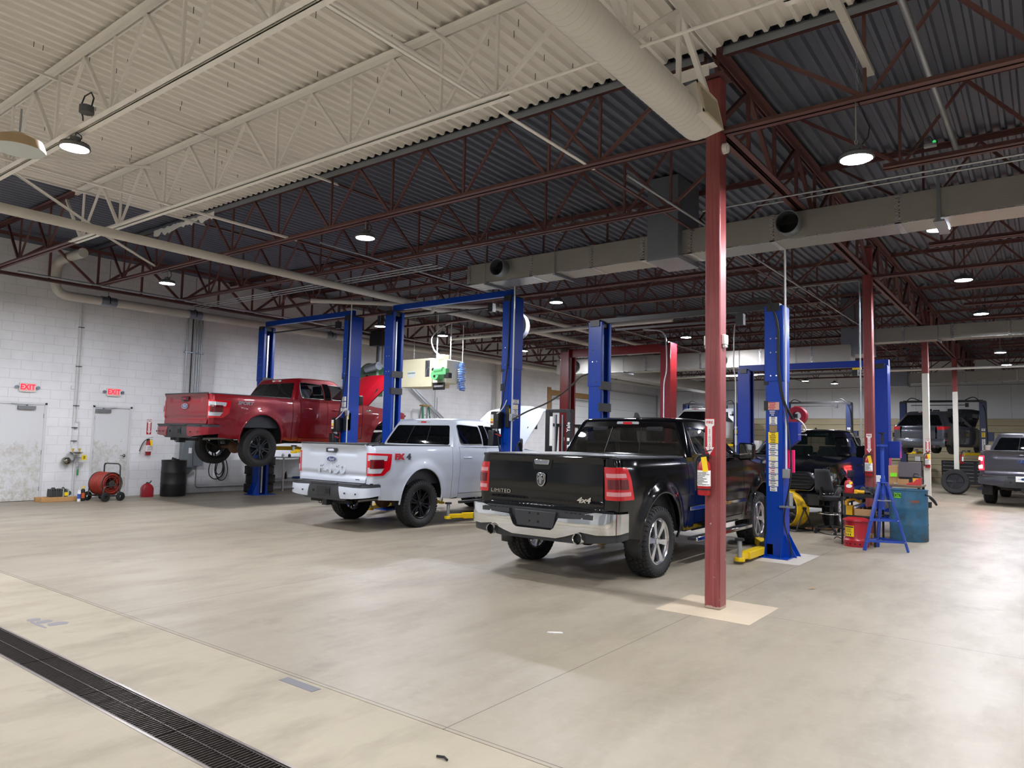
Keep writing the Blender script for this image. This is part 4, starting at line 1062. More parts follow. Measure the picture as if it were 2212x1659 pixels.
# ----- F-type
WT_F = [(.40, .93), (.52, .965), (.70, .985), (.775, .985), (.80, .995), (.90, 1.003), (1.15, 1.006), (1.28, .995), (1.36, .985), (1.45, .955)]
def rear_bumper_F(t, P, yr):
    bw = .985; rr = .14
    def BF(off=0):
        def fn(a, z):
            s = 1 if a >= 0 else -1; q = abs(a); L = bw-rr
            bul = .018*math.sin(min(max((z-.50)/.28, 0), 1)*PI)
            if q <= L: return (a, yr-.17-bul+.03*(q/L)**3, z)
            th = (q-L)/rr
            if th < PI/2: return (s*(L+rr*math.sin(th)), yr-.14-bul*.5+rr*(1-math.cos(th)), z)
            return (s*bw, yr-.14+rr+(q-L-rr*PI/2), z)
        return fn
    E_ = bw-rr+rr*PI/2+.20
    bp = panel('rear_bumper', [(-E_, .60), (-.62, .545), (-.50, .50), (.50, .50), (.62, .545), (E_, .60), (E_, .775), (-E_, .775)], BF(), M_TRIM, t, step=.05, rim=.03)
    for s in (-1, 1):
        q = [(s*.43, .535), (s*.70, .545), (s*(E_-.01), .60), (s*(E_-.01), .735), (s*.72, .725), (s*.385, .735)]
        if s < 0: q = q[::-1]
        c = panel('bumper_corner', roundpoly(q, .015), BF(), P['paint'], bp, step=.05, rim=.012, off=.010)
        m = MB()
        for x in (.55, .82): m.cyl((s*x, yr-.205, .63), (s*x, yr-.19, .63), .014, .014, 12)
        m.build('parking_sensor', M_TRIM, c)
    m = MB(); m.bx(-bw+.10, bw-.10, yr-.16, yr+.02, .76, .79); m.bx(-.34, .34, yr-.19, yr-.15, .755, .795); m.build('step_pad', M_TRIM, bp, bevel=.006)
    m = MB(); m.bx(-.17, .17, yr-.192, yr-.185, .56, .72); m.build('plate_recess', M_BLK, bp)
    m = MB(); m.bx(.06, .17, yr-.20, yr-.18, .60, .68); m.cyl((-.27, yr-.20, .64), (-.27, yr-.18, .64), .022, .022, 14); m.build('hitch_socket', M_DBLK, bp)
    m = MB(); m.bx(-.06, .06, yr-.16, yr-.02, .40, .50); m.bx(-.5, .5, yr-.05, yr+.03, .44, .50)
    for x in (-.18, .18): m.tube([(x-.03, yr-.10, .47), (x-.03, yr-.10, .42), (x+.03, yr-.10, .42), (x+.03, yr-.10, .47)], .008, 6)
    m.build('tow_hitch', M_UNDER, t, bevel=.004)
    m = MB(); m.tube(roundpath([(.55, -1.10+yr+1.18, .50), (.62, yr+.55, .52), (.5, .3, .50)], .2), .038, 14); m.build('exhaust_pipe', mat('exhaust_steel', '#8d8d8b', .25, metal=.9), t, smooth=60)
    m = MB(); m.cyl((.553, yr+.06, .50), (.555, yr+.10, .5), .032, .032, 14); m.build('exhaust_mouth', M_DBLK, t)
def tail_F(P):
    def fn(t, tg, TG, side):
        yr = P['yr']; F0 = P['tgh']
        for s in (1, -1):
            F = side(s); ys0 = yr+.085; wm = interp(WT_F, 1.1)*.965; sT = ys0-.085*PI/2-(wm-.085-F0-.004)
            lens = roundpoly([(sT+.006, .925), (ys0+.16, .925), (ys0+.30, 1.03), (ys0+.34, 1.285), (sT+.006, 1.30)], .02)
            o = led('taillight', lens, F, P.get('lred', M_LRED), t, .012, s < 0)
            led('clear_lens', roundpoly([(sT+.035, 1.17), (ys0+.22, 1.17), (ys0+.24, 1.25), (sT+.035, 1.265)], .01), F, P.get('lclr', M_LCLR), o, .018, s < 0)
            led('clear_lens', roundpoly([(sT+.035, .965), (ys0+.10, .965), (ys0+.17, 1.05), (sT+.035, 1.06)], .01), F, P.get('lclr', M_LCLR), o, .018, s < 0)
            led('dark_lens', roundpoly([(sT+.07, 1.045), (ys0+.16, 1.045), (ys0+.16, 1.19), (sT+.07, 1.19)], .008), F, M_LDRED, o, .022, s < 0)
        rear_bumper_F(t, P, yr)
        m = MB(); m.bx(-F0+.02, F0-.02, yr-.06, yr+.02, 1.425, 1.452); m.build('tailgate_cap', M_TRIM, tg, bevel=.01)
        ovalbadge(tg, 0, yr-.018-P['tgcurve'](0, 1.17), 1.17, 1.15)
        if P.get('emboss'):
            text('F-150', .21, P['paint'], tg, (.0, yr-.013-P['tgcurve'](0, 1.0), 1.005), (PI/2, 0, 0), .014, 'embossed_lettering', sx=1.35, space=1.12, bold=.008)
        m = MB(); m.prism(rrect(-.09, .05, 1.305, 1.345, .015), yr-.055, yr-.03, 'xz'); m.build('tailgate_handle', P['paint'], tg, bevel=.006)
        m = MB(); m.bx(-.16, .12, yr-.036, yr-.030, 1.29, 1.36); m.build('handle_pocket', M_TRIM, tg)
        m = MB(); m.bx(.62, .72, yr-.03, yr-.02, .845, .86); m.build('small_badge', M_TRIM, tg)
        bt = P.get('badge')
        if bt:
            w = 1.018
            if bt == 'FX4':
                text('FX', .13, mat('badge_red', '#b6252c', .3), t, (1.012, -.60, 1.235), (PI/2, 0, PI/2), .006, 'side_badge', sx=1.35, bold=.008); text('4', .13, mat('badge_grey', '#5e6266', .3, metal=.5), t, (1.012, -.375, 1.235), (PI/2, 0, PI/2), .006, 'side_badge', sx=1.3, bold=.008)
            else: text(bt, .095, mat('badge_lightgrey', '#8d8f92', .4), t, (1.012, -.43, 1.255), (PI/2, 0, PI/2), .003, 'side_badge', shear=.25, sx=1.25, bold=.004)
        for s in (1, -1):
            m = MB(); a, b = sorted((s*.99, s*1.0)); m.bx(min(s*.97, s*1.02), max(s*.97, s*1.02), .98, 3.0, .36, .41) if P.get('board') else None
            if m.v: m.build('running_board', M_BLK, t, bevel=.01)
        m = MB(); m.bx(.985, 1.0, 2.95, 3.14, 1.15, 1.27); m.build('fender_vent', M_CHROME if P.get('board') is None else M_BLK, t, bevel=.004)
    return fn
def front_simple(P):
    def fn(t, side, yf, hz1):
        m = MB(); m.prism(roundpoly([(-.62, .78), (.62, .78), (.66, hz1-.06), (-.66, hz1-.06)], .05), yf-.06, yf+.02, 'xz'); gr = m.build('grille', M_TRIM, t, bevel=.01)
        m = MB()
        for z in (.86, .95, 1.04): m.bx(-.6, .6, yf+.02, yf+.04, z, z+.03)
        m.build('grille_bar', M_BLK, gr)
        for s in (1, -1):
            F = side(s); led('headlight', roundpoly([(yf-.40, .90), (yf+.13, .88), (yf+.13, 1.10), (yf-.34, 1.08)], .02), F, M_LCLR, t, .008, s < 0)
        m = MB(); m.prism([(-.97, .48), (.97, .48), (.99, .72), (-.99, .72)], yf-.12, yf+.10, 'xz'); m.build('front_bumper', P['paint'], t, bevel=.03)
    return fn
def curve_F(x, z):
    c = .030*sstep(1.36, 1.42, z)+.012*(1-sstep(.86, .90, z)) - .02*(1-sstep(.92, .98, z))*sstep(.86, .92, z)
    d = .018*(sstep(1.24, 1.27, z)-sstep(1.33, 1.37, z))*(1-sstep(.55, .68, abs(x)))   # sunk band with the handle
    return c-d+.012*(1-(x/.86)**2)
CAB_F = dict(wr=.775, yrb=.80, yrt=1.02, yfb=3.12, yft=2.42, zr=lambda y: interp([(.8, 1.865), (1.2, 1.895), (1.9, 1.90), (2.4, 1.875), (3.2, 1.80)], y),
             win1=[(1.04, 1.455), (1.66, 1.455), (1.66, 1.80), (1.08, 1.825)], win2=[(1.88, 1.455), (2.66, 1.44), (2.80, 1.46), (2.42, 1.80), (1.88, 1.815)], bpil=[(1.69, 1.44), (1.85, 1.44), (1.85, 1.83), (1.69, 1.83)])
def P_F(**k):
    P = dict(yr=-1.18, yf=4.50, wt=WT_F, arch=(.50, .52, .54), belt=1.41, rail=1.42, tgh=.85, tgz=(.80, 1.435), tgcurve=curve_F, cabgap=.78, sill=.46, bump_top=.785,
             door1=.98, door2=1.76, door3=2.84, hoodz0=1.40, hoodz1=1.22, cab=CAB_F, R=.415, tw=.275, rim_r=.262, track=.86, style='double', gl_side=M_GLASSC)
    P.update(k); P['tail_detail'] = tail_F(P); P['front_detail'] = P.get('front') or front_simple(P); return P
pickup('red pickup truck raised high on a blue lift, hood open', (-14.70, 9.17, .95), 0,
       P_F(paint=paint('red_metallic', '#7d0414', .3, .3), rim_mat=M_RIMD, tread='ribs', wkey='redw', droop=-.10, hood_open=47, badge='SPORT', gl_rear=M_GLASS, rail_mat=M_TRIM))
pickup('pale silver-blue pickup truck, hood open, between blue lift posts', (-9.85, 9.20, 0), 0,
       P_F(paint=paint('pale_silver', '#bcc3cd', .15, .35), rim_mat=M_RIMB, tread='at', wkey='whtw', hood_open=50, badge='FX4', emboss=True, board=1, gl_side=M_GLASS))
# ----- R-type
WT_R = [(.40, .95), (.52, .985), (.70, 1.0), (.80, 1.005), (.95, 1.02), (1.15, 1.015), (1.27, 1.00), (1.36, .985), (1.45, .95)]
def curve_R(x, z): return .022*sstep(1.33, 1.40, z)+.02*(1-(x/.8)**2)+.018*math.sin(min(max((z-.83)/.55, 0), 1)*PI)-.012*(sstep(.82, .86, z)-sstep(.90, .93, z))
def rambadge(par, x, y, z, s=1.):
    k = -1
    sh = [(-.058, .062), (-.03, .075), (.03, .075), (.058, .062), (.056, -.03), (.03, -.07), (0, -.08), (-.03, -.07), (-.056, -.03)]
    m = MB(); m.prism([(x+a*s, z+b*s) for a, b in roundpoly(sh, .02)][::-1], y+k*.012, y, 'xz'); o = m.build('shield_badge', M_CHROME, par, bevel=.003)
    m = MB(); m.prism([(x+a*.82*s, z+b*.82*s) for a, b in roundpoly(sh, .02)][::-1], y+k*.014, y+k*.012, 'xz'); m.build('badge_field', mat('badge_field', '#6a6d70', .2, metal=.9), o)
    m = MB()
    for q in (-1, 1): m.tube([(x+q*s*a, y+k*.020, z+s*b) for a, b in ((.008, .045), (.03, .05), (.045, .035), (.044, .01), (.03, -.005), (.022, .012), (.028, .022))], .006*s, 6)
    m.prism([(x+a*s, z+b*s) for a, b in ((-.016, .04), (.016, .04), (.02, .01), (.012, -.045), (-.012, -.045), (-.02, .01))][::-1], y+k*.024, y+k*.012, 'xz')
    m.build('animal_head_relief', M_CHROME, o, smooth=60)
def tail_R(P):
    def fn(t, tg, TG, side):
        yr = P['yr']; F0 = P['tgh']; wm = interp(WT_R, 1.1)*.965
        for s in (1, -1):
            F = side(s); ys0 = yr+.085; sT = ys0-.085*PI/2-(wm-.085-F0-.004)
            o = led('taillight', roundpoly([(sT+.006, .945), (ys0+.20, .945), (ys0+.14, 1.20), (ys0+.09, 1.30), (sT+.006, 1.305)], .02), F, M_LRED, t, .014, s < 0)
            led('clear_lens', roundpoly([(sT+.03, 1.19), (ys0+.06, 1.19), (ys0+.045, 1.235), (sT+.03, 1.235)], .008), F, mat('lamp_pinkish', '#c9898b', .15, coat=1), o, .019, s < 0)
            led('clear_lens', roundpoly([(sT+.03, .99), (ys0+.13, .99), (ys0+.13, 1.035), (sT+.03, 1.035)], .008), F, mat('lamp_pinkish', '#c9898b', .15, coat=1), o, .019, s < 0)
            led('dark_lens', roundpoly([(sT+.045, 1.065), (ys0+.09, 1.065), (ys0+.07, 1.17), (sT+.045, 1.17)], .008), F, M_LDRED, o, .023, s < 0)
        # chrome step bumper
        bw, rr = 1.015, .15
        def BF(a, z):
            s = 1 if a >= 0 else -1; q = abs(a); L = bw-rr; bul = .02*math.sin(min(max((z-.48)/.36, 0), 1)*PI)
            if q <= L: return (a, yr-.20-bul+.06*(q/L)**3, z)
            th = (q-L)/rr
            if th < PI/2: return (s*(L+rr*math.sin(th)), yr-.14-bul*.5+rr*(1-math.cos(th)), z)
            return (s*bw, yr-.14+rr+(q-L-rr*PI/2), z)
        E_ = bw-rr+rr*PI/2+.16
        prof = [(-E_, .60), (-.80, .575), (-.62, .595), (-.42, .53), (-.30, .50), (.30, .50), (.42, .53), (.62, .595), (.80, .575), (E_, .60), (E_, .80), (.78, .815), (.66, .79), (.62, .735), (.34, .725), (.28, .61), (.24, .585), (-.24, .585), (-.28, .61), (-.34, .725), (-.62, .735), (-.66, .79), (-.78, .815), (-E_, .80)]
        bp = panel('rear_bumper', prof, BF, M_CHROME, t, step=.035, rim=.03)
        m = MB(); m.prism([(-.80, .58), (.80, .58), (.80, .80), (-.80, .80)], yr-.15, yr-.03, 'xz'); m.build('bumper_core', M_TRIM, bp)
        m = MB(); m.prism([(-.25, .60), (.25, .60), (.29, .78), (-.29, .78)], yr-.185, yr-.14, 'xz'); m.build('plate_recess', M_TRIM, bp, bevel=.006)
        m = MB()
        for x, z in ((-.07, .66), (.05, .66), (-.07, .75), (.05, .75)): m.cyl((x, yr-.188, z), (x, yr-.182, z), .014, .014, 12)
        m.build('plate_screw_holes', M_DBLK, bp)
        m = MB()
        for s in (-1, 1):
            a, b = sorted((s*.36, s*.76)); m.bx(a, b, yr-.19, yr-.02, .735, .785)
            for k in range(6): m.bx(a+.03+k*.06, a+.06+k*.06, yr-.195, yr-.10, .785, .792)
        m.build('step_pad', M_TRIM, bp)
        pr2 = [(-E_, .52), (-.5, .46), (.5, .46), (E_, .52), (E_, .60), (.62, .60), (.42, .535), (-.42, .535), (-.62, .60), (-E_, .60)]
        panel('lower_valance', pr2, lambda a, z: (lambda p: (p[0]*.985, p[1]+.03, p[2]))(BF(a, z)), M_TRIM, bp, step=.05, rim=.02)
        for s in (-1, 1):
            x = s*.60; m = MB(); m.lathe([(.050, -.09), (.058, -.10), (.062, -.09), (.062, .10), (.05, .12), (.05, -.08)], (x, yr-.14, .525), 'y', 24); m.lathe([(.05, -.08), (.05, .1)], (x, yr-.14, .525), 'y', 24); o = m.build('exhaust_tip', M_CHROME, t, smooth=40)
            m = MB(); m.cyl((x, yr-.14, .525), (x, yr-.05, .525), .049, .049, 20); m.build('exhaust_mouth', M_DBLK, o)
            m = MB(); m.tube(roundpath([(x, yr-.06, .525), (x, yr+.25, .50), (x*.75, yr+.6, .45), (x*.6, .3, .45)], .2), .045, 12); m.build('exhaust_pipe', M_UNDER, t, smooth=60)
            m = MB(); m.grid(lambda u, v, s=s: (s*(.80+.20*u), -.52+.04*(1-v)-.02*math.sin(u*PI), .27+.42*v), 5, 5); m.build('mud_flap', M_BLK, t, solid=.012, smooth=60)
        # badges and handle
        rambadge(tg, 0, yr-.02-curve_R(0, 1.13), 1.13, 1.05)
        m = MB(); m.prism([(-.095, 1.30), (.095, 1.30), (.11, 1.36), (-.11, 1.36)], yr-.065, yr-.04, 'xz'); m.build('tailgate_handle', M_CHROME, tg, bevel=.008)
        m = MB(); m.prism([(-.12, 1.24), (.12, 1.24), (.15, 1.37), (-.15, 1.37)], yr-.050, yr-.03, 'xz'); m.build('handle_pocket', M_DBLK, tg, bevel=.01)
        text('LIMITED', .062, M_CHROME, tg, (-.60, yr-.022-curve_R(.6, .98), .965), (PI/2, 0, 0), .003, 'lettering', sx=1.25, space=1.1)
        text('4x4', .085, M_CHROME, tg, (.56, yr-.020-curve_R(.55, .93), .925), (PI/2, 0, 0), .003, 'lettering', sx=1.35, shear=.25, bold=.003)
        for s in (1, -1):
            m = MB(); a, b = sorted((s*.93, s*1.06)); m.bx(a, b, .95, 3.05, .335, .375); o = m.build('running_board', M_TRIM, t, bevel=.012)
            m = MB(); a, b = sorted((s*1.045, s*1.075)); m.bx(a, b, .93, 3.07, .325, .385); m.build('chrome_edge', M_CHROME, o, bevel=.012)
            m = MB(); w = s*1.008; a, b = sorted((w, w+s*.014)); m.bx(a, b, .84, 2.95, .725, .775); m.build('side_moulding', M_CHROME, t, bevel=.005)
        if P.get('vinyl'):
            m = MB(); m.prism(rrect(1.50, 1.78, 1.50, 1.74, .02), .93, .955, 'yz'); m.build('wrapped_window_visor', mat('crinkled_plastic', '#b9bcbd', .15, coat=.5, bump=1, bscale=40, alpha=.7), t)
    return fn
def front_R(P):
    def fn(t, side, yf, hz1):
        m = MB(); g = roundpoly([(-.66, .74), (.66, .74), (.80, .93), (.66, hz1-.06), (-.66, hz1-.06), (-.80, .93)], .05)
        m.prism(g, yf-.10, yf+.06, 'xz'); gr = m.build('grille_surround', M_CHROME, t, bevel=.015)
        m = MB(); g2 = roundpoly([(-.62, .78), (.62, .78), (.73, .93), (.62, hz1-.10), (-.62, hz1-.10), (-.73, .93)], .04); m.prism(g2, yf+.058, yf+.068, 'xz'); m.build('grille_mesh', M_DBLK, gr)
        m = MB()
        for z in (.84, .90, .96, 1.02): m.bx(-.66, .66, yf+.066, yf+.08, z, z+.014)
        m.build('grille_bar', M_CHROME, gr)
        for s in (1, -1):
            F = side(s)
            o = led('headlight', roundpoly([(yf-.36, .92), (yf+.18, .90), (yf+.20, 1.06), (yf-.10, 1.10), (yf-.38, 1.07)], .02), F, mat('headlight_smoke', '#3a3d40', .08, coat=1), t, .012, s < 0)
            led('headlight_reflector', roundpoly([(yf-.20, .94), (yf+.14, .92), (yf+.14, 1.02), (yf-.20, 1.03)], .02), F, M_LCLR, o, .02, s < 0)
        bf = MB(); bw = 1.0; pts = [(-bw, -.22), (-.93, -.02), (-.78, .08), (.78, .08), (.93, -.02), (bw, -.22), (.9, -.3), (-.9, -.3)]
        bf.prism([(a, yf+b) for a, b in pts], .46, .72, 'xy'); o = bf.build('front_bumper', P.get('fb', P['paint']), t, bevel=.03)
        m = MB(); m.bx(-.6, .6, yf+.075, yf+.09, .50, .62); m.build('lower_intake', M_DBLK, o)
    return fn
CAB_R = dict(wr=.79, yrb=.86, yrt=1.06, yfb=3.16, yft=2.46, zr=lambda y: interp([(.8, 1.835), (1.2, 1.87), (1.9, 1.885), (2.4, 1.86), (3.2, 1.78)], y),
             win1=[(1.14, 1.445), (1.72, 1.44), (1.72, 1.775), (1.16, 1.79)], win2=[(1.80, 1.44), (2.72, 1.42), (2.86, 1.44), (2.46, 1.765), (1.80, 1.78)], bpil=[(1.73, 1.42), (1.79, 1.42), (1.79, 1.80), (1.73, 1.80)])
def P_R(**k):
    P = dict(yr=-1.0, yf=4.45, wt=WT_R, arch=(.49, .52, .51), belt=1.40, rail=1.395, tgh=.80, tgz=(.83, 1.40), tgcurve=curve_R, cabgap=.80, sill=.46, bump_top=.82,
             door1=1.02, door2=1.77, door3=2.86, hoodz0=1.38, hoodz1=1.16, cab=CAB_R, R=.415, tw=.285, rim_r=.27, track=.865, style='wide', gl_side=M_GLASSC, flare=.04, fin=1, tonneau=1, mirror=None)
    P.update(k); P['mirror'] = P['paint']; P['tail_detail'] = tail_R(P); P['front_detail'] = front_R(P); return P
M_PBLK = mat('black_gloss_paint', '#040508', .10, coat=.0, spec=.55)
pickup('glossy black pickup truck with chrome rear bumper, behind the nearest column', (-4.72, 7.93, 0), 0,
       P_R(paint=M_PBLK, rim_mat=M_RIMC, tread='at', wkey='ramw', gl_rear=clearglass('back_glass', '#05070a', .82), vinyl=1, wtrim=M_CHROME, lip=M_PBLK))
pickup('black pickup truck facing the camera behind the near blue post', (-4.22, 18.55, 0), PI,
       P_R(paint=mat('black_gloss_paint_b', '#06070a', .12, spec=.55), rim_mat=M_RIMC, tread='ribs', wkey='ramw2', gl_rear=M_GLASSC, mirror=M_CHROME))
g_ = pickup('dark grey pickup truck with lit red tail lamps at the right edge', (-.52, 25.6, 0), math.radians(-3),
       P_F(paint=paint('dark_grey_metallic', '#3f3f46', .4, .32), rim_mat=M_RIMB, tread='ribs', wkey='greyw', gl_side=M_GLASS, R=.41, lred=mat('lit_red', '#ff1020', .3, emit=9), lclr=mat('lit_red_core', '#ff5a50', .3, emit=60)))
g_.scale = (1.07, 1.07, 1.08)
m = MB(); m.bx(-.16, .16, -1.40, -1.385, .66, .80); o = m.build('plate', M_LWHT, g_)
m = MB(); m.prism([(.05*math.cos(a), .73+.03*math.sin(a)) for a in [2*PI*k/16 for k in range(16)]], -1.402, -1.398, 'xz'); m.bx(-.11, .11, -1.401, -1.398, .725, .735); m.build('plate_print', M_BLUE_OVAL, o)
for s_ in (-1, 1):
    m = MB(); m.grid(lambda u, v: (s_*(.76+.24*u), -.50, .25+.40*v), 2, 2); m.build('mud_flap', M_BLK, g_, solid=.012)
# ----- crossovers
WT_S = [(.25, .86), (.40, .92), (.60, .945), (.80, .955), (.95, .95), (1.02, .93), (1.10, .90)]
def tail_S(P):
    def fn(t, tg, TG, side):
        yr = P['yr']
        for s in (1, -1):
            F = side(s); ys0 = yr+.085
            o = led('taillight', roundpoly([(ys0-.30, .90), (ys0+.12, .93), (ys0+.42, 1.03), (ys0+.36, 1.06), (ys0-.30, 1.03)], .02), F, P['lred'], t, .012, s < 0)
            led('reflector', [(ys0-.1, .50), (ys0+.12, .50), (ys0+.12, .54), (ys0-.1, .54)], F, M_LRED, t, .012, s < 0)
        m = MB(); m.prism(rrect(-.30, .30, .64, .86, .03), yr-.03, yr-.01, 'xz'); m.build('plate_recess', P['paint'], tg, bevel=.01)
        m = MB(); m.bx(-.36, .36, yr-.05, yr-.02, .865, .895); m.build('chrome_strip', M_CHROME, tg, bevel=.006)
        panel('rear_bumper', [(-.98, .26), (.98, .26), (.98, .58), (-.98, .58)], lambda a, z: (max(-.90, min(.90, a)) if abs(a) < .9 else math.copysign(.90+.02, a), yr-.09+.10*(a/.9)**2*(abs(a) < .9)+(.10+.4*(abs(a)-.9))*(abs(a) >= .9)-.03*math.sin((z-.26)/.32*PI), z), P['paint'], t, step=.07, rim=.03)
        m = MB(); m.bx(-.75, .75, yr-.10, yr, .22, .33); m.build('lower_valance', M_BLK, t, bevel=.02)
        for x in (-.6, .6):
            m = MB(); m.cyl((x, yr-.11, .28), (x, yr, .28), .045, .045, 16); m.build('exhaust_tip', M_CHROME, t, smooth=40)
    return fn
CAB_S = dict(wr=.62, yrb=-.95, yrt=-.55, yfb=2.55, yft=1.55, zr=lambda y: interp([(-1, 1.52), (-.5, 1.585), (.4, 1.62), (1.2, 1.60), (1.8, 1.52), (2.6, 1.42)], y),
             win0=[(-.38, 1.22), (.02, 1.14), (.06, 1.42), (-.20, 1.42)], win1=[(.12, 1.11), (.82, 1.08), (.82, 1.50), (.16, 1.48)], win2=[(.90, 1.08), (1.85, 1.06), (1.95, 1.09), (1.42, 1.50), (.90, 1.51)], bpil=[(.83, 1.08), (.89, 1.08), (.89, 1.52), (.83, 1.52)])
def P_S(**k):
    P = dict(suv=True, wb=2.82, yr=-1.04, yf=3.74, wt=WT_S, arch=(.36, .40, .39), belt=1.04, rail=1.04, tgh=.60, tgz=(.56, 1.06), tgcurve=lambda x, z: .05*(1-(x/.7)**2)-.06*sstep(.85, 1.06, z), cabgap=.15, sill=.30, bump_top=.56,
             door1=.15, door2=.86, door3=1.95, hoodz0=1.06, hoodz1=.88, cab=CAB_S, R=.36, tw=.235, rim_r=.235, track=.81, style='five', gl_side=M_GLASS, flare=.03, rim_mat=M_RIMB, tread='plain', wkey='suvw', lred=M_LRED)
    P.update(k); P['tail_detail'] = tail_S(P); P['front_detail'] = front_simple(dict(P)); return P
def front_S(P):
    def fn(t, side, yf, hz1):
        m = MB(); m.prism([(-.8, .28), (.8, .28), (.8, hz1-.05), (-.8, hz1-.05)], yf-.2, yf, 'xz'); m.build('front_bumper', P['paint'], t, bevel=.05)
    return fn
for nm_, loc_, c_, k_ in (('grey crossover car raised on the back right lift, hood open', (-3.75, 32.2, 1.36), '#4b4e55', .5), ('white crossover car raised on the back left lift', (-13.30, 32.6, 1.55), '#d4d6d8', .05)):
    P_ = P_S(paint=paint('crossover_'+('grey' if k_ > .1 else 'white'), c_, k_, .3), hood_open=52 if k_ > .1 else 50, mirror=M_BLK if k_ > .1 else None)
    P_['mirror'] = P_['mirror'] or P_['paint']; P_['front_detail'] = front_S(P_); pickup(nm_, loc_, math.radians(-14 if k_ > .1 else 0), P_)
# ---------------------------------------------------------------- two post lifts
M_LB = mat('lift_blue', '#013a9c', .3, spec=.35); M_LBD = mat('lift_blue_dark', '#0b2d86', .35, spec=.35); M_LM = mat('lift_maroon', '#6d1419', .3, coat=.4); M_LNB = mat('lift_navy', '#14264f', .4)
M_BLKM = mat('black_motor', '#1b1c1e', .4); M_HOSE = mat('black_hose', '#121212', .5); M_WCOND = mat('white_conduit', '#c9ccce', .35)
def cpost(m, s, H, w=.24, d=.31, t=.012):
    # s=+1 opening towards +x; centred at 0
    o = -s*w/2; i = s*w/2
    m.bx(min(o, o+s*t), max(o, o+s*t), -d/2, d/2, 0, H)
    for q in (-1, 1):
        m.bx(-w/2, w/2, min(q*d/2, q*(d/2-t)), max(q*d/2, q*(d/2-t)), 0, H)
        m.bx(min(i, i-s*t), max(i, i-s*t), min(q*d/2, q*(d/2-.07)), max(q*d/2, q*(d/2-.07)), 0, H)
    return m
def lift(label, xl, xr, y, H, mt, zc, beam='thick', seam=2.92, arms=True, w=.24, d=.31):
    t = thing('two_post_lift', label, 'vehicle lift', ((xl+xr)/2, y, 0), 0, None); cx = (xl+xr)/2
    for s, x in ((1, xl-cx), (-1, xr-cx)):
        p = cpost(MB(), s, H, w, d).build('post', mt, t, bevel=.008); p.location = (x, 0, 0)
        if seam:
            cpost(MB(), s, H-seam, w+.022, d+.022, .011).build('upper_sleeve', mt, p, bevel=.005).location = (0, 0, seam)
            m = MB()
            for z in (seam+.08, seam+.42, seam+.62):
                for q in (-.04, .04): m.cyl((q, -d/2-.018, z), (q, -d/2-.008, z), .012, .012, 8)
            m.build('bolt_heads', M_CHROME, p)
        MB().bx(-.25, .22, -.30, .30, 0, .018).build('base_plate', mt, p) if s < 0 else MB().bx(-.22, .25, -.30, .30, 0, .018).build('base_plate', mt, p)
        m = MB()
        for q in (-1, 1): m.prism([(-s*.0, .018), (-s*.0-s*.17, .018), (-s*.0, .34)], q*.10-.006, q*.10+.006, 'xz'); 
        m.v = [(a-s*w/2, b, c) for a, b, c in m.v]; m.build('gusset', mt, p)
        m = MB(); m.prism([(-d/2-.12, .018), (-d/2, .018), (-d/2, .32)], -w/2, -w/2+.012, 'yz'); m.prism([(-d/2-.12, .018), (-d/2, .018), (-d/2, .32)], w/2-.012, w/2, 'yz')
        m.build('gusset', mt, p)
        m = MB(); m.cyl((0, -.05, .05), (0, -.05, H-.15), .006, n=6); m.cyl((.03*s, .05, .05), (.03*s, .05, H-.15), .006, n=6); m.bx(-w/2+.02, w/2-.05, -.02, .02, .05, H-.2); m.build('lift_cable', M_STEEL, p)
        # carriage
        m = MB(); m.bx(min(s*.02, s*(w/2+.04)), max(s*.02, s*(w/2+.04)), -d/2+.03, d/2-.03, zc-.08, zc+.75); m.bx(min(s*.02, s*(w/2+.10)), max(s*.02, s*(w/2+.10)), -d/2, d/2, zc-.06, zc+.10); m.build('carriage', M_BLKM, p, bevel=.006)
        if seam:
            for z in (seam-.05, seam-.42):
                if z > zc+.8:
                    m = MB(); m.bx(min(s*.08, s*(w/2+.02)), max(s*.08, s*(w/2+.02)), -d/2-.01, d/2+.01, z, z+.14); m.build('black_bracket', M_BLKM, p)
        m = MB(); m.bx(-.09, .09, -d/2-.03, d/2+.03, H-.08, H+.03); m.cyl((0, -.06, H-.02), (0, .06, H-.02), .06, .06, 14); m.build('pulley_bracket', M_BLKM, p)
        if arms:
            for q in (-1, 1):
                a0 = Vector((s*(w/2+.06), q*(d/2+.0), zc)); d_ = Vector((s*.42, q*.90, 0)) if arms == True else Vector(arms[(s, q)])
                dn = d_.normalized(); a1 = a0+dn*.70; a2 = a0+d_
                m = MB(); m.bar(a0, a1, .13, .10); A = m.build('arm', M_YEL, p, bevel=.008)
                m = MB(); m.bar(a0+dn*.3, a2, .09, .07); m.cyl(a2-Vector((0,0,.05)), a2+Vector((0,0,.0)), .07, .07, 16); m.build('arm_extension', M_YEL, A, bevel=.004)
                ph = .22 if zc < .5 else .10
                m = MB(); m.cyl(a2, a2+Vector((0,0,ph)), .032, .032, 14); m.build('pad_post', M_STEEL, A, smooth=40)
                m = MB(); m.cyl(a2+Vector((0,0,ph)), a2+Vector((0,0,ph+.03)), .062, .062, 18); m.build('rubber_pad', M_RUB, A, smooth=40)
    m = MB()
    if beam == 'thick': m.bx(xl-cx-.02, xr-cx+.02, -.05, .05, H+.05, H+.17)
    elif beam == 'heavy': m.bx(xl-cx-.1, xr-cx+.1, -.09, .09, H-.24, H)
    elif beam == 'cap': m.bx(xl-cx-.16, xr-cx+.16, -.07, .07, H-.02, H+.13)
    else: m.bx(xl-cx, xr-cx, -.04, .04, H-.02, H+.07)
    b = m.build('overhead_beam', mt if beam != 'thin' else M_BLKM, t, bevel=.006)
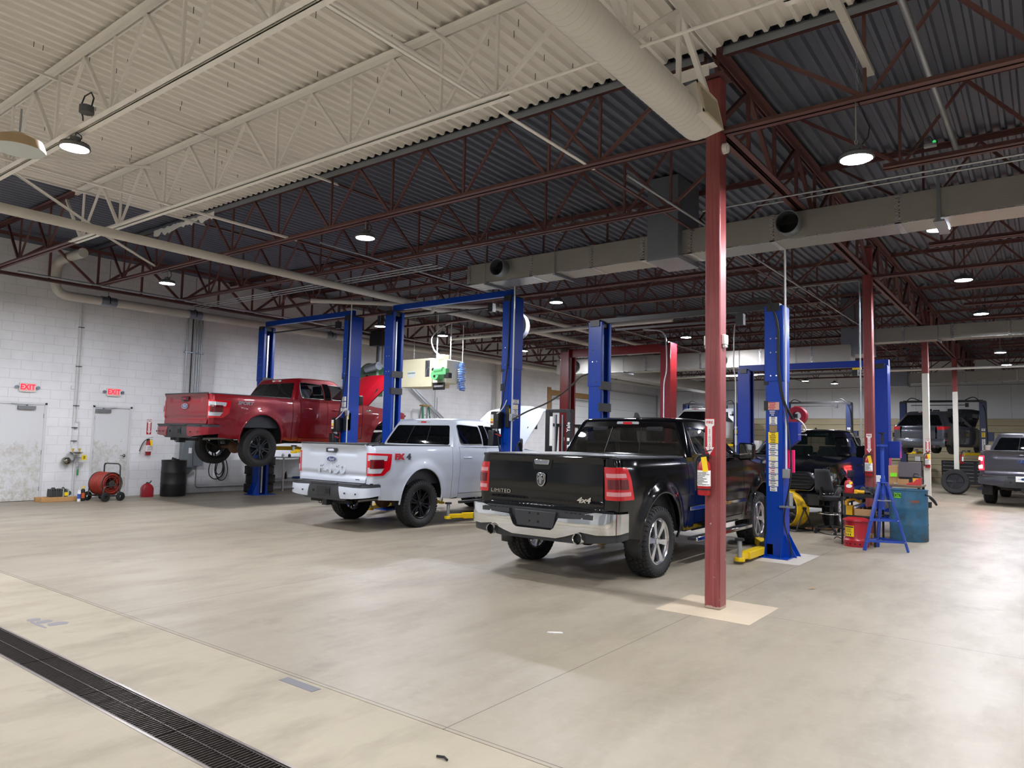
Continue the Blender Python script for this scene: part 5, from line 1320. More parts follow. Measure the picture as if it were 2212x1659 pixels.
    m = MB(); m.bx(xl-cx+.3, xr-cx-.5, -.02, .02, H-(.15 if beam != 'heavy' else .30), H-(.12 if beam != 'heavy' else .27)); m.bx(xr-cx-.6, xr-cx-.48, -.05, .05, H-.22, H-.05); m.build('shutoff_bar', M_BLKM, b)
    return t
def labels(par, x, y, spec, face='y', s=1):
    """stack of stickers: (z0, z1, half width, material)"""
    for z0, z1, hw, mt, txt in spec:
        m = MB()
        if face == 'y': m.bx(x-hw, x+hw, y-.003, y, z0, z1)
        else: m.bx(x, x+.003, y-hw, y+hw, z0, z1)
        o = m.build('warning_sticker', mt, par)
        if txt:
            m = MB(); n = max(1, int((z1-z0)/.022)); random.seed(int(z0*100))
            for k in range(n):
                zz = z0+(k+.4)*(z1-z0)/n; L = hw*random.uniform(.4, .8)
                if face == 'y': m.bx(x-L, x+L*random.uniform(.3, 1), y-.004, y-.003, zz, zz+.010)
                else: m.bx(x+.003, x+.004, y-L, y+L, zz, zz+.010)
            m.build('sticker_print', txt, o)
PK = mat('label_pink', '#c99a8b', .5); BR = mat('label_brown', '#8a7450', .5); NV = mat('label_navy', '#12307c', .5)
def power_unit(t, x, y, z, white_loop=True):
    """black electric pump with tank on the camera side of a post"""
    m = MB(); m.bx(x-.10, x+.09, y-.20, y-.02, z+.05, z+.38); P = m.build('pump_housing', M_BLKM, t, bevel=.02)
    m = MB(); m.bx(x-.12, x+.02, y-.24, y-.05, z-.28, z+.02); m.build('oil_tank', M_BLKM, P, bevel=.02)
    m = MB(); m.cyl((x-.05, y-.12, z+.0), (x-.05, y-.12, z+.08), .05, .05, 14); m.cyl((x+.03, y-.15, z+.0), (x+.03, y-.15, z+.06), .03, .03, 12); m.build('valve_block', M_STEEL, P, smooth=40)
    m = MB(); m.bx(x-.095, x-.02, y-.204, y-.201, z+.12, z+.32); o = m.build('warning_sticker', M_LWHT, P)
    m = MB(); m.bx(x-.09, x-.025, y-.207, y-.204, z+.20, z+.24); m.build('yellow_band', M_LYEL, o); m = MB(); m.bx(x-.09, x-.025, y-.207, y-.204, z+.15, z+.19); m.build('orange_band', mat('label_orange', '#c8602a', .5), o)
    m = MB(); m.tube([(x+.05, y-.21, z-.05), (x+.10, y-.22, z-.06), (x+.14, y-.2, z-.08)], .010, 8); m.sphere((x+.15, y-.2, z-.08), .022, 6); m.build('red_lever', M_RED, P, smooth=60)
    m = MB(); m.bx(x+.13, x+.22, y-.05, y+.10, z+.08, z+.50); o = m.build('control_box', M_BLKM, P, bevel=.01)
    m = MB(); m.bx(x+.221, x+.224, y-.03, y+.03, z+.34, z+.44); m.build('yellow_sticker', M_LYEL, o)
    m = MB(); m.tube(roundpath([(x+.03, y-.17, z+.34), (x+.12, y-.26, z+.33), (x+.17, y-.14, z+.45), (x+.15, y-.02, z+.60)], .12), .010, 8); m.build('white_cord', M_WCOND, P, smooth=60)
# red truck lift
L1 = lift('tall blue two-post lift holding up the red pickup', -16.33, -12.93, 10.95, 4.32, M_LB, 1.20)
px = 1.70
labels(L1, px, -.185, [(2.12, 2.20, .10, M_LWHT, M_INK), (2.22, 2.34, .07, M_LWHT, M_INK), (2.36, 2.46, .07, M_LWHT, M_INK)])
power_unit(L1, px-.10, -.16, 1.60)
pts = [(px+.14, -.19, 4.9), (px+.14, -.19, 1.0)]
m = MB(); m.tube(pts, .013, 8); m.build('white_conduit', M_WCOND, L1)
m = MB(); m.bx(px+.10, px+.18, -.23, -.17, 2.02, 2.14); m.build('junction_box', M_STEEL, L1, bevel=.005)
m = MB(); m.tube(roundpath([(px+.05, -.18, 4.3), (px+.04, -.19, 3.0), (px-.06, -.24, 2.2), (px-.12, -.3, 1.7), (px-.14, -.3, 1.5)], .3), .014, 8); m.build('hydraulic_hose', M_HOSE, L1, smooth=60)
# white truck lift
L2 = lift('tall bright blue two-post lift over the pale silver pickup', -11.60, -8.30, 11.0, 4.32, M_LB, .14)
px = 1.65
labels(L2, px+.122, -.02, [(1.98, 2.03, .10, M_LWHT, M_INK), (2.04, 2.14, .08, M_LWHT, M_INK), (2.15, 2.24, .08, M_LWHT, M_LYEL), (2.26, 2.34, .10, M_LWHT, M_INK)], 'x')
power_unit(L2, px-.12, -.16, 1.72)
m = MB(); m.tube([(px+.16, -.18, 4.6), (px+.16, -.18, 1.0)], .014, 8); m.build('white_conduit', M_WCOND, L2)
m = MB(); m.bx(px+.13, px+.20, -.23, -.15, 1.92, 2.06); m.build('junction_box', M_STEEL, L2, bevel=.005)
m = MB(); m.tube(roundpath([(px+.06, -.18, 4.3), (px+.04, -.19, 3.0), (px-.04, -.24, 2.2), (px-.10, -.3, 1.9), (px-.02, -.34, 1.5), (px+.02, -.3, 1.2)], .3), .014, 8); m.build('hydraulic_hose', M_HOSE, L2, smooth=60)
m = MB()
for k in range(5): m.tube([(px+.22+.01*k, -.05+(.07+.006*k)*math.cos(a), 1.30+(.19+.01*k)*math.sin(a)) for a in [2*PI*i/24 for i in range(24)]], .009, 6, closed=True)
m.build('coiled_hose', M_HOSE, L2, smooth=60)
# black truck lift
arms3 = {(-1, -1): (.0, -.92, 0), (-1, 1): (-.5, .9, 0), (1, -1): (.5, -.9, 0), (1, 1): (.5, .9, 0)}
L3 = lift('blue two-post lift whose right post stands between the two black pickups', -6.12, -3.15, 10.6, 3.60, M_LB, .09, 'thin', seam=2.50, arms=arms3)
px = 1.485
labels(L3, px-.01, -.160, [(2.09, 2.20, .085, PK, M_INKR), (2.00, 2.08, .07, NV, M_LWHT), (1.88, 1.99, .055, M_LWHT, M_INK), (1.78, 1.87, .055, BR, None), (1.61, 1.77, .07, M_LYEL, M_INK),
       (1.52, 1.60, .065, M_LWHT, M_INK), (1.44, 1.51, .065, M_LWHT, M_INK), (1.36, 1.43, .065, M_LWHT, M_LYEL), (1.27, 1.35, .065, M_LWHT, M_INK), (1.18, 1.26, .065, M_LWHT, M_INKR), (1.09, 1.17, .065, M_LWHT, M_INK), (1.00, 1.08, .065, M_LWHT, M_INK), (.93, .99, .05, M_LWHT, M_INK)])
m = MB(); m.tube([(px+.15, -.10, 4.7), (px+.15, -.10, 1.25)], .015, 8); m.build('white_conduit', M_WCOND, L3)
m = MB(); m.bx(px+.11, px+.20, -.16, -.05, 1.12, 1.25); m.build('junction_box', M_STEEL, L3, bevel=.006)
m = MB(); m.prism([(-.02, 1.52), (.16, 1.66), (.16, 1.92), (-.02, 1.92)], .0, .16, 'xz'); m.v = [(a+px+.13, b, c) for a, b, c in m.v]; cb = m.build('control_box', M_LBD, L3, bevel=.006)
m = MB(); m.cyl((px+.29, .0, 1.74), (px+.40, -.02, 1.74), .008, .008, 8); m.sphere((px+.40, -.02, 1.74), .014, 6); m.build('lever', M_STEEL, cb, smooth=50)
m = MB(); m.bx(px+.14, px+.17, -.04, .02, 1.26, 1.52); m.bx(px+.20, px+.23, -.0, .05, 1.2, 1.52); m.build('pink_tube', mat('pink_plastic', '#e5106c', .4), L3)
for k in range(3):
    m = MB(); o_ = .012*k
    m.tube(roundpath([(px-.35+o_, -.16, 3.74), (px-.05, -.18, 3.70+o_), (px+.07+o_, -.19, 3.3), (px+.06+o_, -.2, 2.7), (px+.12+o_, -.17, 2.2), (px+.22+o_, -.06, 1.96)], .3), .010, 8)
    m.build('hydraulic_hose', M_HOSE, L3, smooth=60)
m = MB(); m.tube(roundpath([(px+.15, -.14, 2.2), (px+.22, -.2, 1.7), (px+.26, -.2, 1.2), (px+.16, -.18, .75), (px+.13, -.18, .5), (px+.22, -.2, .25), (px+.24, -.18, .06)], .3), .011, 8); m.build('air_hose', M_HOSE, L3, smooth=60)
m = MB(); m.cyl((px+.22, -.16, .74), (px+.22, -.16, .92), .035, .035, 14); m.bx(px+.08, px+.27, -.2, -.1, .71, .735); m.build('air_regulator', M_STEEL, L3, smooth=40)
t = thing('hose_reel', 'small red hose reel behind the right post of the near blue lift', 'hose reel', (px-4.635+.20, 10.9, 2.02))
m = MB(); m.lathe([(.06, -.04), (.13, -.05), (.14, -.04), (.13, 0), (.14, .04), (.13, .05), (.06, .04)], (0,0,0), 'y', 28); m.build('reel', mat('reel_red', '#8e1b26', .4), t, smooth=50)
m = MB(); m.bx(-.16, 0, -.02, .02, -.03, .03); m.build('bracket', M_BLKM, t)
m = MB(); m.tube(roundpath([(.02, -.05, -.05), (.10, -.06, -.12), (.14, -.05, -.22), (.02, -.05, -.24)], .1), .014, 8); m.build('hose', mat('pale_hose', '#b9a9a0', .5), t, smooth=60)
# maroon lift and the far ones
L4 = lift('maroon two-post lift behind the pale silver pickup', -11.6, -8.33, 18.2, 4.30, M_LM, .2, 'heavy', seam=None, w=.30, d=.42)
labels(L4, -1.635, -.215, [(1.55, 1.66, .05, M_LWHT, M_INK), (1.40, 1.54, .035, M_LWHT, None), (1.30, 1.39, .035, mat('label_orange', '#c8602a', .5), None), (1.18, 1.28, .035, M_LWHT, M_INK), (1.08, 1.17, .035, mat('label_blue', '#5b7bb8', .5), None)])
m = MB(); m.tube(roundpath([(1.0, -.3, 4.7), (1.65, -.24, 4.62), (1.68, -.22, 4.0), (1.68, -.22, 3.5), (1.60, -.22, 3.2), (1.60, -.22, .4)], .25), .02, 8); m.build('white_conduit', M_WCOND, L4, smooth=60)
L5 = lift('royal blue two-post lift behind the second column and the facing black pickup', -6.06, -2.99, 17.8, 3.42, M_LBD, .12, 'cap', seam=None, w=.30, d=.34)
m = MB(); m.bx(-.85, -.70, -.09, -.06, 3.26, 3.38); m.bx(.95, 1.15, -.09, -.06, 3.34, 3.38); m.build('yellow_switch', M_YEL, L5)
m = MB(); m.bx(1.68, 1.90, -.16, .10, 1.35, 1.72); m.build('control_box', M_LBD, L5, bevel=.008)
m = MB(); m.tube(roundpath([(-1.55, -.2, 4.7), (-1.75, -.2, 4.6), (-1.78, -.2, 3.5), (-1.72, -.2, 3.2), (-1.72, -.2, .3)], .2), .016, 8); m.build('white_conduit', M_WCOND, L5, smooth=60)
for lab, a, b, z in (('dark navy lift holding the white crossover by the back wall', -14.6, -12.0, 1.50), ('dark navy lift standing empty behind the facing black pickup', -9.65, -7.0, .2), ('dark navy lift holding the grey crossover by the back wall', -4.9, -2.08, 1.38)):
    L = lift(lab, a, b, 34.0, 3.48, M_LNB, z, 'thin', seam=None)
    c = (a+b)/2
    m = MB(); m.tube(roundpath([(a-c+.1, 0, 3.5), (a-c+.3, -.02, 3.68), (a-c+.6, 0, 3.55)], .3), .02, 6); m.tube(roundpath([(b-c-.6, 0, 3.55), (b-c-.3, -.02, 3.70), (b-c+.06, -.17, 3.3), (b-c+.12, -.2, 2.6), (b-c+.14, -.2, 1.8)], .3), .02, 6); m.build('hydraulic_hose', M_HOSE, L, smooth=60)
    labels(L, b-c, -.160, [(2.3, 2.4, .06, M_LWHT, M_INK), (2.05, 2.25, .06, M_LYEL, M_INK), (1.5, 1.98, .055, M_LWHT, M_INK)])
    m = MB(); m.bx(b-c+.14, b-c+.34, -.1, .12, 1.9, 2.25); m.build('control_box', M_LNB, L, bevel=.01)
# ---------------------------------------------------------------- fire signs and extinguishers
def fire_sign(loc, rotz, label, w=.10, h=.37):
    """faces -y when rotz = 0"""
    t = thing('fire_extinguisher_sign', label, 'sign', loc, rotz, 'fire extinguisher signs')
    MB().bx(-w/2, w/2, -.004, 0, -h/2, h/2).build('sign_plate', mat('sign_red', '#b01826', .4), t)
    m = MB(); y0, y1 = -.006, -.004; k = w/.10
    m.prism([(-.045*k, .175), (.045*k, .175), (.045*k, .115), (.024*k, .10), (.024*k, -.10), (.044*k, -.10), (0, -.175), (-.044*k, -.10), (-.024*k, -.10), (-.024*k, .10), (-.045*k, .115)][::-1], y0, y1, 'xz'); m.build('white_arrow', M_LWHT, t)
    text('FIRE', .038*k, M_INKR, t, (0, -.0065, .142), (PI/2, 0, 0), .0005, 'lettering', bold=.001)
    text('\n'.join('EXTINGUISHER'), .0185, M_INKR, t, (0, -.0065, -.03), (PI/2, 0, 0), .0005, 'lettering', bold=.0006, line=.98, sx=1.3)
    return t
def extinguisher(loc, rotz, label, hose='left', sticker=True):
    t = thing('fire_extinguisher', label, 'fire extinguisher', loc, rotz, 'fire extinguishers')     # origin: centre back, z at its bottom
    m = MB(); m.lathe([(.001, 0), (.055, .0), (.062, .015), (.062, .26), (.052, .31), (.028, .335), (.022, .36), (.001, .36)], (0, -.07, 0), 'z', 24); m.build('cylinder', M_RED, t, smooth=40)
    m = MB(); m.lathe([(.0635, .09), (.0635, .24)], (0, -.07, 0), 'z', 14, PI*.95, PI*2.05); o = m.build('label', M_LWHT, t, smooth=60)
    m = MB(); random.seed(2)
    for k in range(9): m.lathe([(.0642, .10+k*.014), (.0642, .106+k*.014)], (0, -.07, 0), 'z', 6, PI*(1.15+random.uniform(0, .1)), PI*(1.5+random.uniform(0, .4)))
    m.build('label_print', M_INK, o)
    m = MB(); m.cyl((0, -.07, .36), (0, -.07, .395), .02, .018, 12); m.bar((-.02, -.07, .41), (.085, -.10, .44), .02, .008); m.bar((-.02, -.07, .39), (.08, -.10, .385), .02, .008); m.cyl((.0, -.095, .375), (0, -.085, .375), .016, .016, 12); m.build('valve', M_BLK, t)
    if hose == 'left': pts = [(-.015, -.07, .38), (-.06, -.075, .375), (-.082, -.08, .33), (-.08, -.08, .2), (-.078, -.08, .04)]
    else: pts = [(-.015, -.07, .38), (-.10, -.09, .36), (-.19, -.12, .25), (-.25, -.15, .10)]
    m = MB(); m.tube(roundpath(pts, .06), .011, 8); m.build('hose', M_HOSE, t, smooth=60)
    if sticker:
        m = MB(); m.bar((.02, -.135, .37), (.045, -.145, .23), .055, .002, (0, 1, 0)); m.build('yellow_tag', M_LYEL, t)
    m = MB(); m.bx(-.02, .02, -.012, 0, .12, .40); m.lathe([(.065, .05), (.065, .065)], (0, -.07, 0), 'z', 20); m.build('bracket', M_BLK, t)
    return t
CF = CY0-.085
fire_sign((CX-.025, CF, 1.655), 0, 'red and white extinguisher sign on the nearest column'); extinguisher((CX-.055, CF, 1.09), 0, 'fire extinguisher with yellow tag on the nearest column')
fire_sign((CX+.0, CF+BAY, 1.65), 0, 'extinguisher sign on the second, all red column'); extinguisher((CX+.0, CF+BAY, 1.06), 0, 'fire extinguisher with yellow tag on the second column', 'left')
fire_sign((CX+.03, CF+2*BAY-.003, 1.65), 0, 'extinguisher sign on the third column, white below'); extinguisher((CX+.03, CF+2*BAY, 1.06), 0, 'fire extinguisher with yellow tag on the third column')
extinguisher((CX+.08, CY0+3*BAY, 1.06), PI/2, 'fire extinguisher on the right side of the farthest column')
fire_sign((WX, 8.72, 1.67), PI/2, 'extinguisher sign on the white block wall right of the door', .115)
extinguisher((WX, 8.70, .98), PI/2, 'red fire extinguisher hanging on the white block wall', 'out')
# ---------------------------------------------------------------- exit signs
M_EXITR = mat('exit_glow', '#ff1030', .4, emit=1.6); M_EXITP = mat('exit_face', '#dcb2ac', .5, emit=.05)
for y, z, lab in ((6.03, 2.46, 'lit red EXIT sign above the left, wider white door'), (7.82, 2.47, 'lit red EXIT sign above the right white door')):
    t = thing('exit_sign', lab, 'exit sign', (WX, y, z), PI/2, 'EXIT signs')
    m = MB(); m.prism(rrect(-.155, .155, -.10, .10, .03), -.05, 0, 'xz'); m.build('housing', M_WHT, t)
    m = MB(); m.prism(rrect(-.14, .14, -.085, .085, .02), -.053, -.05, 'xz'); m.build('face', M_EXITP, t)
    text('EXIT', .165, M_EXITR, t, (0, -.055, 0), (PI/2, 0, 0), .001, 'lettering', bold=.004, sx=.86)
    for s in (-1, 1):
        m = MB(); m.cyl((s*.155, -.03, .0), (s*.19, -.03, .0), .012, .012, 8); m.cyl((s*.205, -.05, 0), (s*.205, -.0, 0), .035, .03, 16); m.build('emergency_lamp_head', M_GALV, t, smooth=40)
m = MB(); m.bx(WX, WX+.03, 6.90, 6.98, 2.48, 2.56); tag(m.build('thermostat', M_WHT, bevel=.008), 'small white square thermostat between the two exit signs', 'thermostat')
t = thing('wall_conduit', 'thin white pipes coming down the wall between the two doors', 'conduit', (WX, 7.02, 0))
m = MB(); m.tube([(.04, -.03, 4.45), (.04, -.03, 1.12)], .014, 8); m.tube([(.035, .03, 4.45), (.035, .03, 1.75), (.035, .10, 1.75), (.035, .10, .72)], .011, 8); m.tube([(.04, .04, .9), (.04, .04, .0)], .014, 8); m.build('pipe', mat('white_pipe_paint', '#cfd0d0', .4), t, smooth=60)
m = MB()
for z in (3.9, 3.0, 2.1, 1.6, 1.3): m.bx(.0, .06, -.05, .06, z, z+.016)
m.build('strap', M_BLK, t)
# eyewash
t = thing('eyewash_station', 'steel eyewash bowl with round cover and yellow sign between the doors', 'eyewash', (WX, 7.03, 1.05))
m = MB(); m.lathe([(.001, -.05), (.06, -.045), (.12, -.02), (.15, .015), (.155, .015), (.12, -.03), (.06, -.055), (.001, -.06)], (.18, 0, 0), 'z', 28); m.build('bowl', M_CHROME, t, smooth=50)
m = MB(); m.sphere((.10, -.16, -.19), .095, 12); m.build('round_cover', mat('dull_chrome', '#9a968c', .15, metal=1), t, smooth=60)
m = MB(); m.tube(roundpath([(0, 0, -.2), (.12, -.02, -.2), (.18, 0, -.1), (.18, 0, -.05)], .08), .018, 10); m.tube([(.02, .02, -.12), (.12, .10, -.12), (.17, .14, -.12)], .01, 8); m.build('arm_pipe', M_STEEL, t, smooth=60)
m = MB()
for y in (-.07, .07): m.cyl((.18, y, .0), (.18, y, .03), .012, .012, 8); m.cyl((.18, y, .03), (.18, y, .09), .014, .034, 12)
m.build('spray_head', mat('yellow_spray_head', '#c9a844', .5), t)
m = MB(); m.bx(.19, .20, .12, .22, -.17, -.06); m.build('yellow_sign', M_LYEL, t); m = MB(); m.bx(.20, .202, .15, .19, -.15, -.08); m.build('sign_print', mat('olive_print', '#8a7a10', .5), t)
t = thing('water_tap', 'small tap with green hose connector low on the white wall', 'tap', (WX, 7.14, .72))
m = MB(); m.cyl((0, 0, 0), (.07, 0, 0), .014, .014, 10); m.cyl((.06, 0, -.05), (.06, 0, .03), .016, .016, 10); m.bar((.06, -.03, .05), (.06, .03, .05), .012, .008); m.build('body', M_STEEL, t)
m = MB(); m.cyl((.06, 0, -.19), (.06, 0, -.05), .018, .018, 10); m.build('green_connector', mat('green_plastic', '#2c8b3a', .5), t)
# hose reel cart
t = thing('hose_reel_cart', 'hose reel cart wound with red hose in front of the right door', 'hose reel', (-16.92, 7.42, 0), math.radians(12))
FR = mat('cart_frame', '#4b4a46', .4, metal=.4)
m = MB()
for s in (-1, 1): m.tube(roundpath([(s*.27, .16, .12), (s*.27, .14, .78), (s*.22, .13, .82)], .05), .015, 8)
m.tube(roundpath([(-.27, .14, .60), (-.27, .14, .82), (.27, .14, .82), (.27, .14, .60)], .10), .015, 8)
for s in (-1, 1): m.tube(roundpath([(s*.25, .16, .12), (s*.25, -.05, .12), (s*.25, -.22, .10), (s*.25, -.20, .33), (s*.25, .10, .34)], .07), .014, 8); m.tube([(s*.25, -.22, .12), (-s*.25, -.22, .12)], .012, 8)
m.build('frame', FR, t, smooth=60)
HR = mat('red_hose', '#8f2a1c', .5); m = MB()
for j in range(9):
    x = -.18+j*.045
    for r in (.155, .20, .235): m.tube([(x+(.02 if r == .20 else 0), r*math.cos(a), .38+r*math.sin(a)) for a in [2*PI*i/28 for i in range(28)]], .022, 8, closed=True)
m.build('wound_hose', HR, t, smooth=60)
m = MB()
for s in (-1, 1):
    m.tube([(s*.215, .25*math.cos(a), .38+.25*math.sin(a)) for a in [2*PI*i/28 for i in range(28)]], .010, 6, closed=True); m.cyl((s*.22, 0, .38), (s*.20, 0, .38), .07, .07, 16)
    for k in range(3): a = PI*k/3; m.bar((s*.215, .25*math.cos(a), .38+.25*math.sin(a)), (s*.215, -.25*math.cos(a), .38-.25*math.sin(a)), .02, .006)
m.cyl((-.24, 0, .38), (.24, 0, .38), .02, .02, 10); m.build('drum', FR, t, smooth=40)
for x, y in ((-.27, .16), (.27, .16), (-.27, -.20), (.27, -.20)):
    m = MB(); m.lathe([(.03, -.02), (.085, -.025), (.10, -.015), (.10, .015), (.085, .025), (.03, .02)], (x*1.12, y, .10), 'x', 20); m.build('wheel', M_RUB, t, smooth=50)
m = MB(); m.tube(roundpath([(-.20, .27, .30), (-.27, .40, .30), (-.33, .46, .45), (-.345, .50, .52)], .1), .010, 8); o = m.build('loose_hose_end', M_HOSE, t, smooth=60)
# engine part on timber, cans
t = thing('timber_pallet', 'short pale timbers on the floor by the left door frame', 'timber', (-17.32, 6.62, 0), math.radians(90))
MB().bx(-.36, .36, -.13, -.03, 0, .10).build('timber', mat('pale_timber', '#b48a58', .7, var=.15, vscale=14), t, bevel=.006)
MB().bx(-.40, .20, .06, .16, 0, .10).build('timber', mat('pale_timber', '#b48a58', .7, var=.15, vscale=14), t, bevel=.006)
t = thing('engine_part', 'grey cast engine part strapped on the timbers', 'engine part', (-17.34, 6.66, .10), math.radians(90))
CI = mat('cast_grey', '#4c4c4b', .6, metal=.4, var=.3, vscale=30)
m = MB(); m.bx(-.22, .12, -.10, .08, .0, .13)
for k in range(7): m.bx(-.21+k*.046, -.19+k*.046, -.12, .10, .01, .17)
m.cyl((-.13, 0, .14), (-.13, 0, .20), .04, .035, 12); m.cyl((.02, .02, .12), (.10, .05, .18), .035, .03, 12); m.cyl((.14, -.10, .07), (.14, .06, .07), .06, .06, 16); m.build('casting', CI, t, bevel=.008)
m = MB(); m.bx(.02, .035, -.14, .12, -.08, .175); m.bx(.12, .135, -.14, .10, -.08, .165); m.build('strap', mat('pale_strap', '#aab0a6', .6), t)
MB().bx(.05, .12, -.125, -.118, .02, .10).build('yellow_label', M_LYEL, t)
def can(x, y, r, h, lab, body, cap, band=None):
    t = thing('spray_can', lab, 'bottle', (x, y, 0))
    m = MB(); m.lathe([(.001, 0), (r, 0), (r, h*.72), (r*.55, h*.82), (r*.3, h*.82)], n=20); m.build('body', body, t, smooth=40)
    m = MB(); m.cyl((0, 0, h*.82), (0, 0, h), r*.4, r*.32, 12); m.bx(-r*.1, r*1.1, -r*.25, r*.25, h*.92, h); m.build('spray_cap', cap, t)
    if band: m = MB(); m.lathe([(r*1.01, h*.2), (r*1.01, h*.55)], n=20); m.build('label', band, t, smooth=40)
    return t
can(-17.02, 6.93, .034, .30, 'white and blue spray bottle beside the timbers', M_WHT, M_WHT, mat('label_blue2', '#3452a8', .5))
can(-17.08, 7.03, .040, .33, 'black spray bottle with yellow cap beside the hose reel', M_BLK, M_LYEL, mat('label_orange', '#c8602a', .5))
# gas can
t = thing('gas_can', 'red plastic fuel can on the floor left of the black drum', 'fuel can', (-17.32, 8.55, 0), math.radians(80))
m = MB(); m.rings([[(x*a, y*b, z) for x, y in rrect(-1, 1, -1, 1, .35)] for a, b, z in ((.125, .10, 0), (.13, .105, .03), (.13, .105, .20), (.10, .08, .27), (.05, .05, .31), (.03, .03, .32))]); m.build('body', mat('red_plastic', '#8e1420', .4), t, smooth=40)
m = MB(); m.tube([(.03, 0, .30), (.07, 0, .35), (.09, 0, .38)], .014, 8); m.cyl((0, 0, .31), (0, 0, .345), .03, .03, 12); m.build('spout', M_BLK, t)
# black drum
def drum(name, label, x, y, r, h, mt, mat2, ribs, open_=False):
    t = thing(name, label, 'drum', (x, y, 0))
    pr = [(.001, 0), (r*.97, 0), (r, .015)]
    for z in ribs: pr += [(r, z-.02), (r*1.02, z), (r, z+.02)]
    pr += [(r, h-.02), (r*1.03, h-.012), (r*1.03, h)]
    if open_: pr += [(r*.98, h), (r*.97, h-.02), (r*.97, .05), (.001, .05)]
    else: pr += [(r*.97, h), (r*.96, h-.02), (.001, h-.02)]
    m = MB(); m.lathe(pr, n=40); m.build('shell', mt, t, smooth=40); return t
t = drum('black_drum', 'black plastic drum standing against the white wall beneath the red pickup bed', -17.2, 9.12, .285, .87, mat('drum_black', '#17181b', .45), None, (.30, .58))
m = MB(); m.cyl((-.02, 0, .85), (-.02, 0, .92), .07, .05, 14); m.cyl((.06, .04, .85), (.06, .04, .90), .05, .05, 14); m.tube([(.1, 0, .89), (.02, -.06, .93), (-.1, 0, .9)], .015, 8); m.build('lid_fittings', M_BLK, t, smooth=40)
m = MB(); m.lathe([(.288, .70), (.288, .77)], n=6, a0=-.95*PI*.5-.6, a1=-.95*PI*.5-.3); m.build('paper_label', M_LWHT, t)
m = MB(); m.lathe([(.288, .38), (.288, .46)], n=6, a0=-.95*PI*.5-.7, a1=-.95*PI*.5-.45); m.build('green_label', mat('green_label', '#2a7a4a', .5), t)
# electrical cabinet and conduits
t = thing('electrical_cabinet', 'grey electrical cabinet on the white wall behind the red pickup', 'electrical box', (WX, 9.8, 0))
CG = mat('cabinet_grey', '#70777c', .45, var=.06)
m = MB(); m.bx(0, .16, -.28, .0, .62, 1.34); m.bx(0, .14, .02, .30, .70, 1.5); m.bx(0, .20, -.30, .02, .66, .70); m.build('cabinet', CG, t, bevel=.006)
MB().bx(.16, .168, -.12, -.04, 1.02, 1.16).build('paper_label', M_LWHT, t)
m = MB(); m.rings([[(.0, -.3, .62), (.16, -.3, .62), (.16, .02, .62), (0, .02, .62)], [(.0, -.2, .48), (.10, -.2, .48), (.10, -.06, .48), (0, -.06, .48)]]); m.build('wireway', CG, t)
for i, y in enumerate((-.26, -.12, -.04, .03, .09, .14)):
    m = MB(); m.tube([(.04, y, 1.3), (.04, y, 4.5+.03*i)], .016 if i else .02, 8); m.build('conduit', M_STEEL if i != 1 else M_BLK, t, smooth=60)
m = MB()
for z in (2.4, 3.6): m.bx(0, .07, -.32, .2, z, z+.03)
m.build('strut_clamp', M_GALV, t)
m = MB(); m.cyl((.05, -.13, 0), (.05, -.13, .55), .035, .035, 12); m.tube([(.03, -.05, .6), (.03, -.05, 0)], .014, 8); m.build('floor_conduit', mat('white_pipe_paint', '#cfd0d0', .4), t, smooth=60)
m = MB(); m.tube(roundpath([(.03, .18, .7), (.03, .18, .13), (.03, 1.9, .13)], .1), .012, 8); m.build('low_conduit', M_STEEL, t, smooth=60)
t = thing('hanging_hose', 'black hose hanging in loops on the wall under the red pickup', 'hose', (WX+.06, 10.55, .86))
for j, (w, h, o_) in enumerate(((.20, .62, -.03), (.13, .58, .06), (.16, .66, .12), (.10, .50, .03))):
    m = MB(); m.tube([(.015*j, o_+w*math.sin(a)*(1-.25*math.cos(a)), .1-h*.5+h*.5*math.cos(a)) for a in [2*PI*i/32 for i in range(32)]], .012, 8, closed=True); m.build('hose_loop', M_HOSE, t, smooth=60)
m = MB(); m.bx(-.05, .06, -.03, .05, .08, .13); m.build('hook', M_STEEL, t)
# tyre stack
def tyre(label, loc, R=.375, W=.235, rot=None, grp=None):
    m = MB(); h = W/2; r = R*.62
    pr = [(r, -h*.7), (r+.01, -h*.85), (R*.8, -h), (R-.03, -h*.97), (R-.006, -h*.8), (R, -h*.6), (R-.008, -h*.4), (R, -h*.35), (R, 0), (R-.008, .004), (R, h*.1), (R, h*.45), (R-.008, h*.5), (R, h*.6), (R-.006, h*.8), (R-.03, h*.97), (R*.8, h), (r+.01, h*.85), (r, h*.7)]
    m.lathe(pr[::-1]+[pr[-1]], (0,0,0), 'z', 56)
    for k in range(60):
        a = 2*PI*k/60; m.bar((R*.985*math.cos(a), R*.985*math.sin(a), -h*.85), (R*.985*math.cos(a+.03), R*.985*math.sin(a+.03), -h*.5), .018, .016, (math.cos(a), math.sin(a), 0)); m.bar((R*.985*math.cos(a), R*.985*math.sin(a), h*.5), (R*.985*math.cos(a+.03), R*.985*math.sin(a+.03), h*.85), .018, .016, (math.cos(a), math.sin(a), 0))
    o = m.build('car_tyre', M_RUB, smooth=35); o.location = loc; 
    if rot: o.rotation_euler = rot
    tag(o, label, 'tyre', grp); return o
names = ['bottom', 'second from bottom', 'middle', 'second from top', 'top']
t0 = None
for k in range(5):
    lab = 'black tyre, %s of the stack behind the blue lift post' % names[k]; loc = (-17.02+.02*(k % 2)-.02*(k == 3), 11.38+.03*(k % 2), .118+k*.237)
    if t0 is None: t0 = tyre(lab, loc, grp='tyre stack by the wall')
    else: dup(t0, loc, None, lab); 
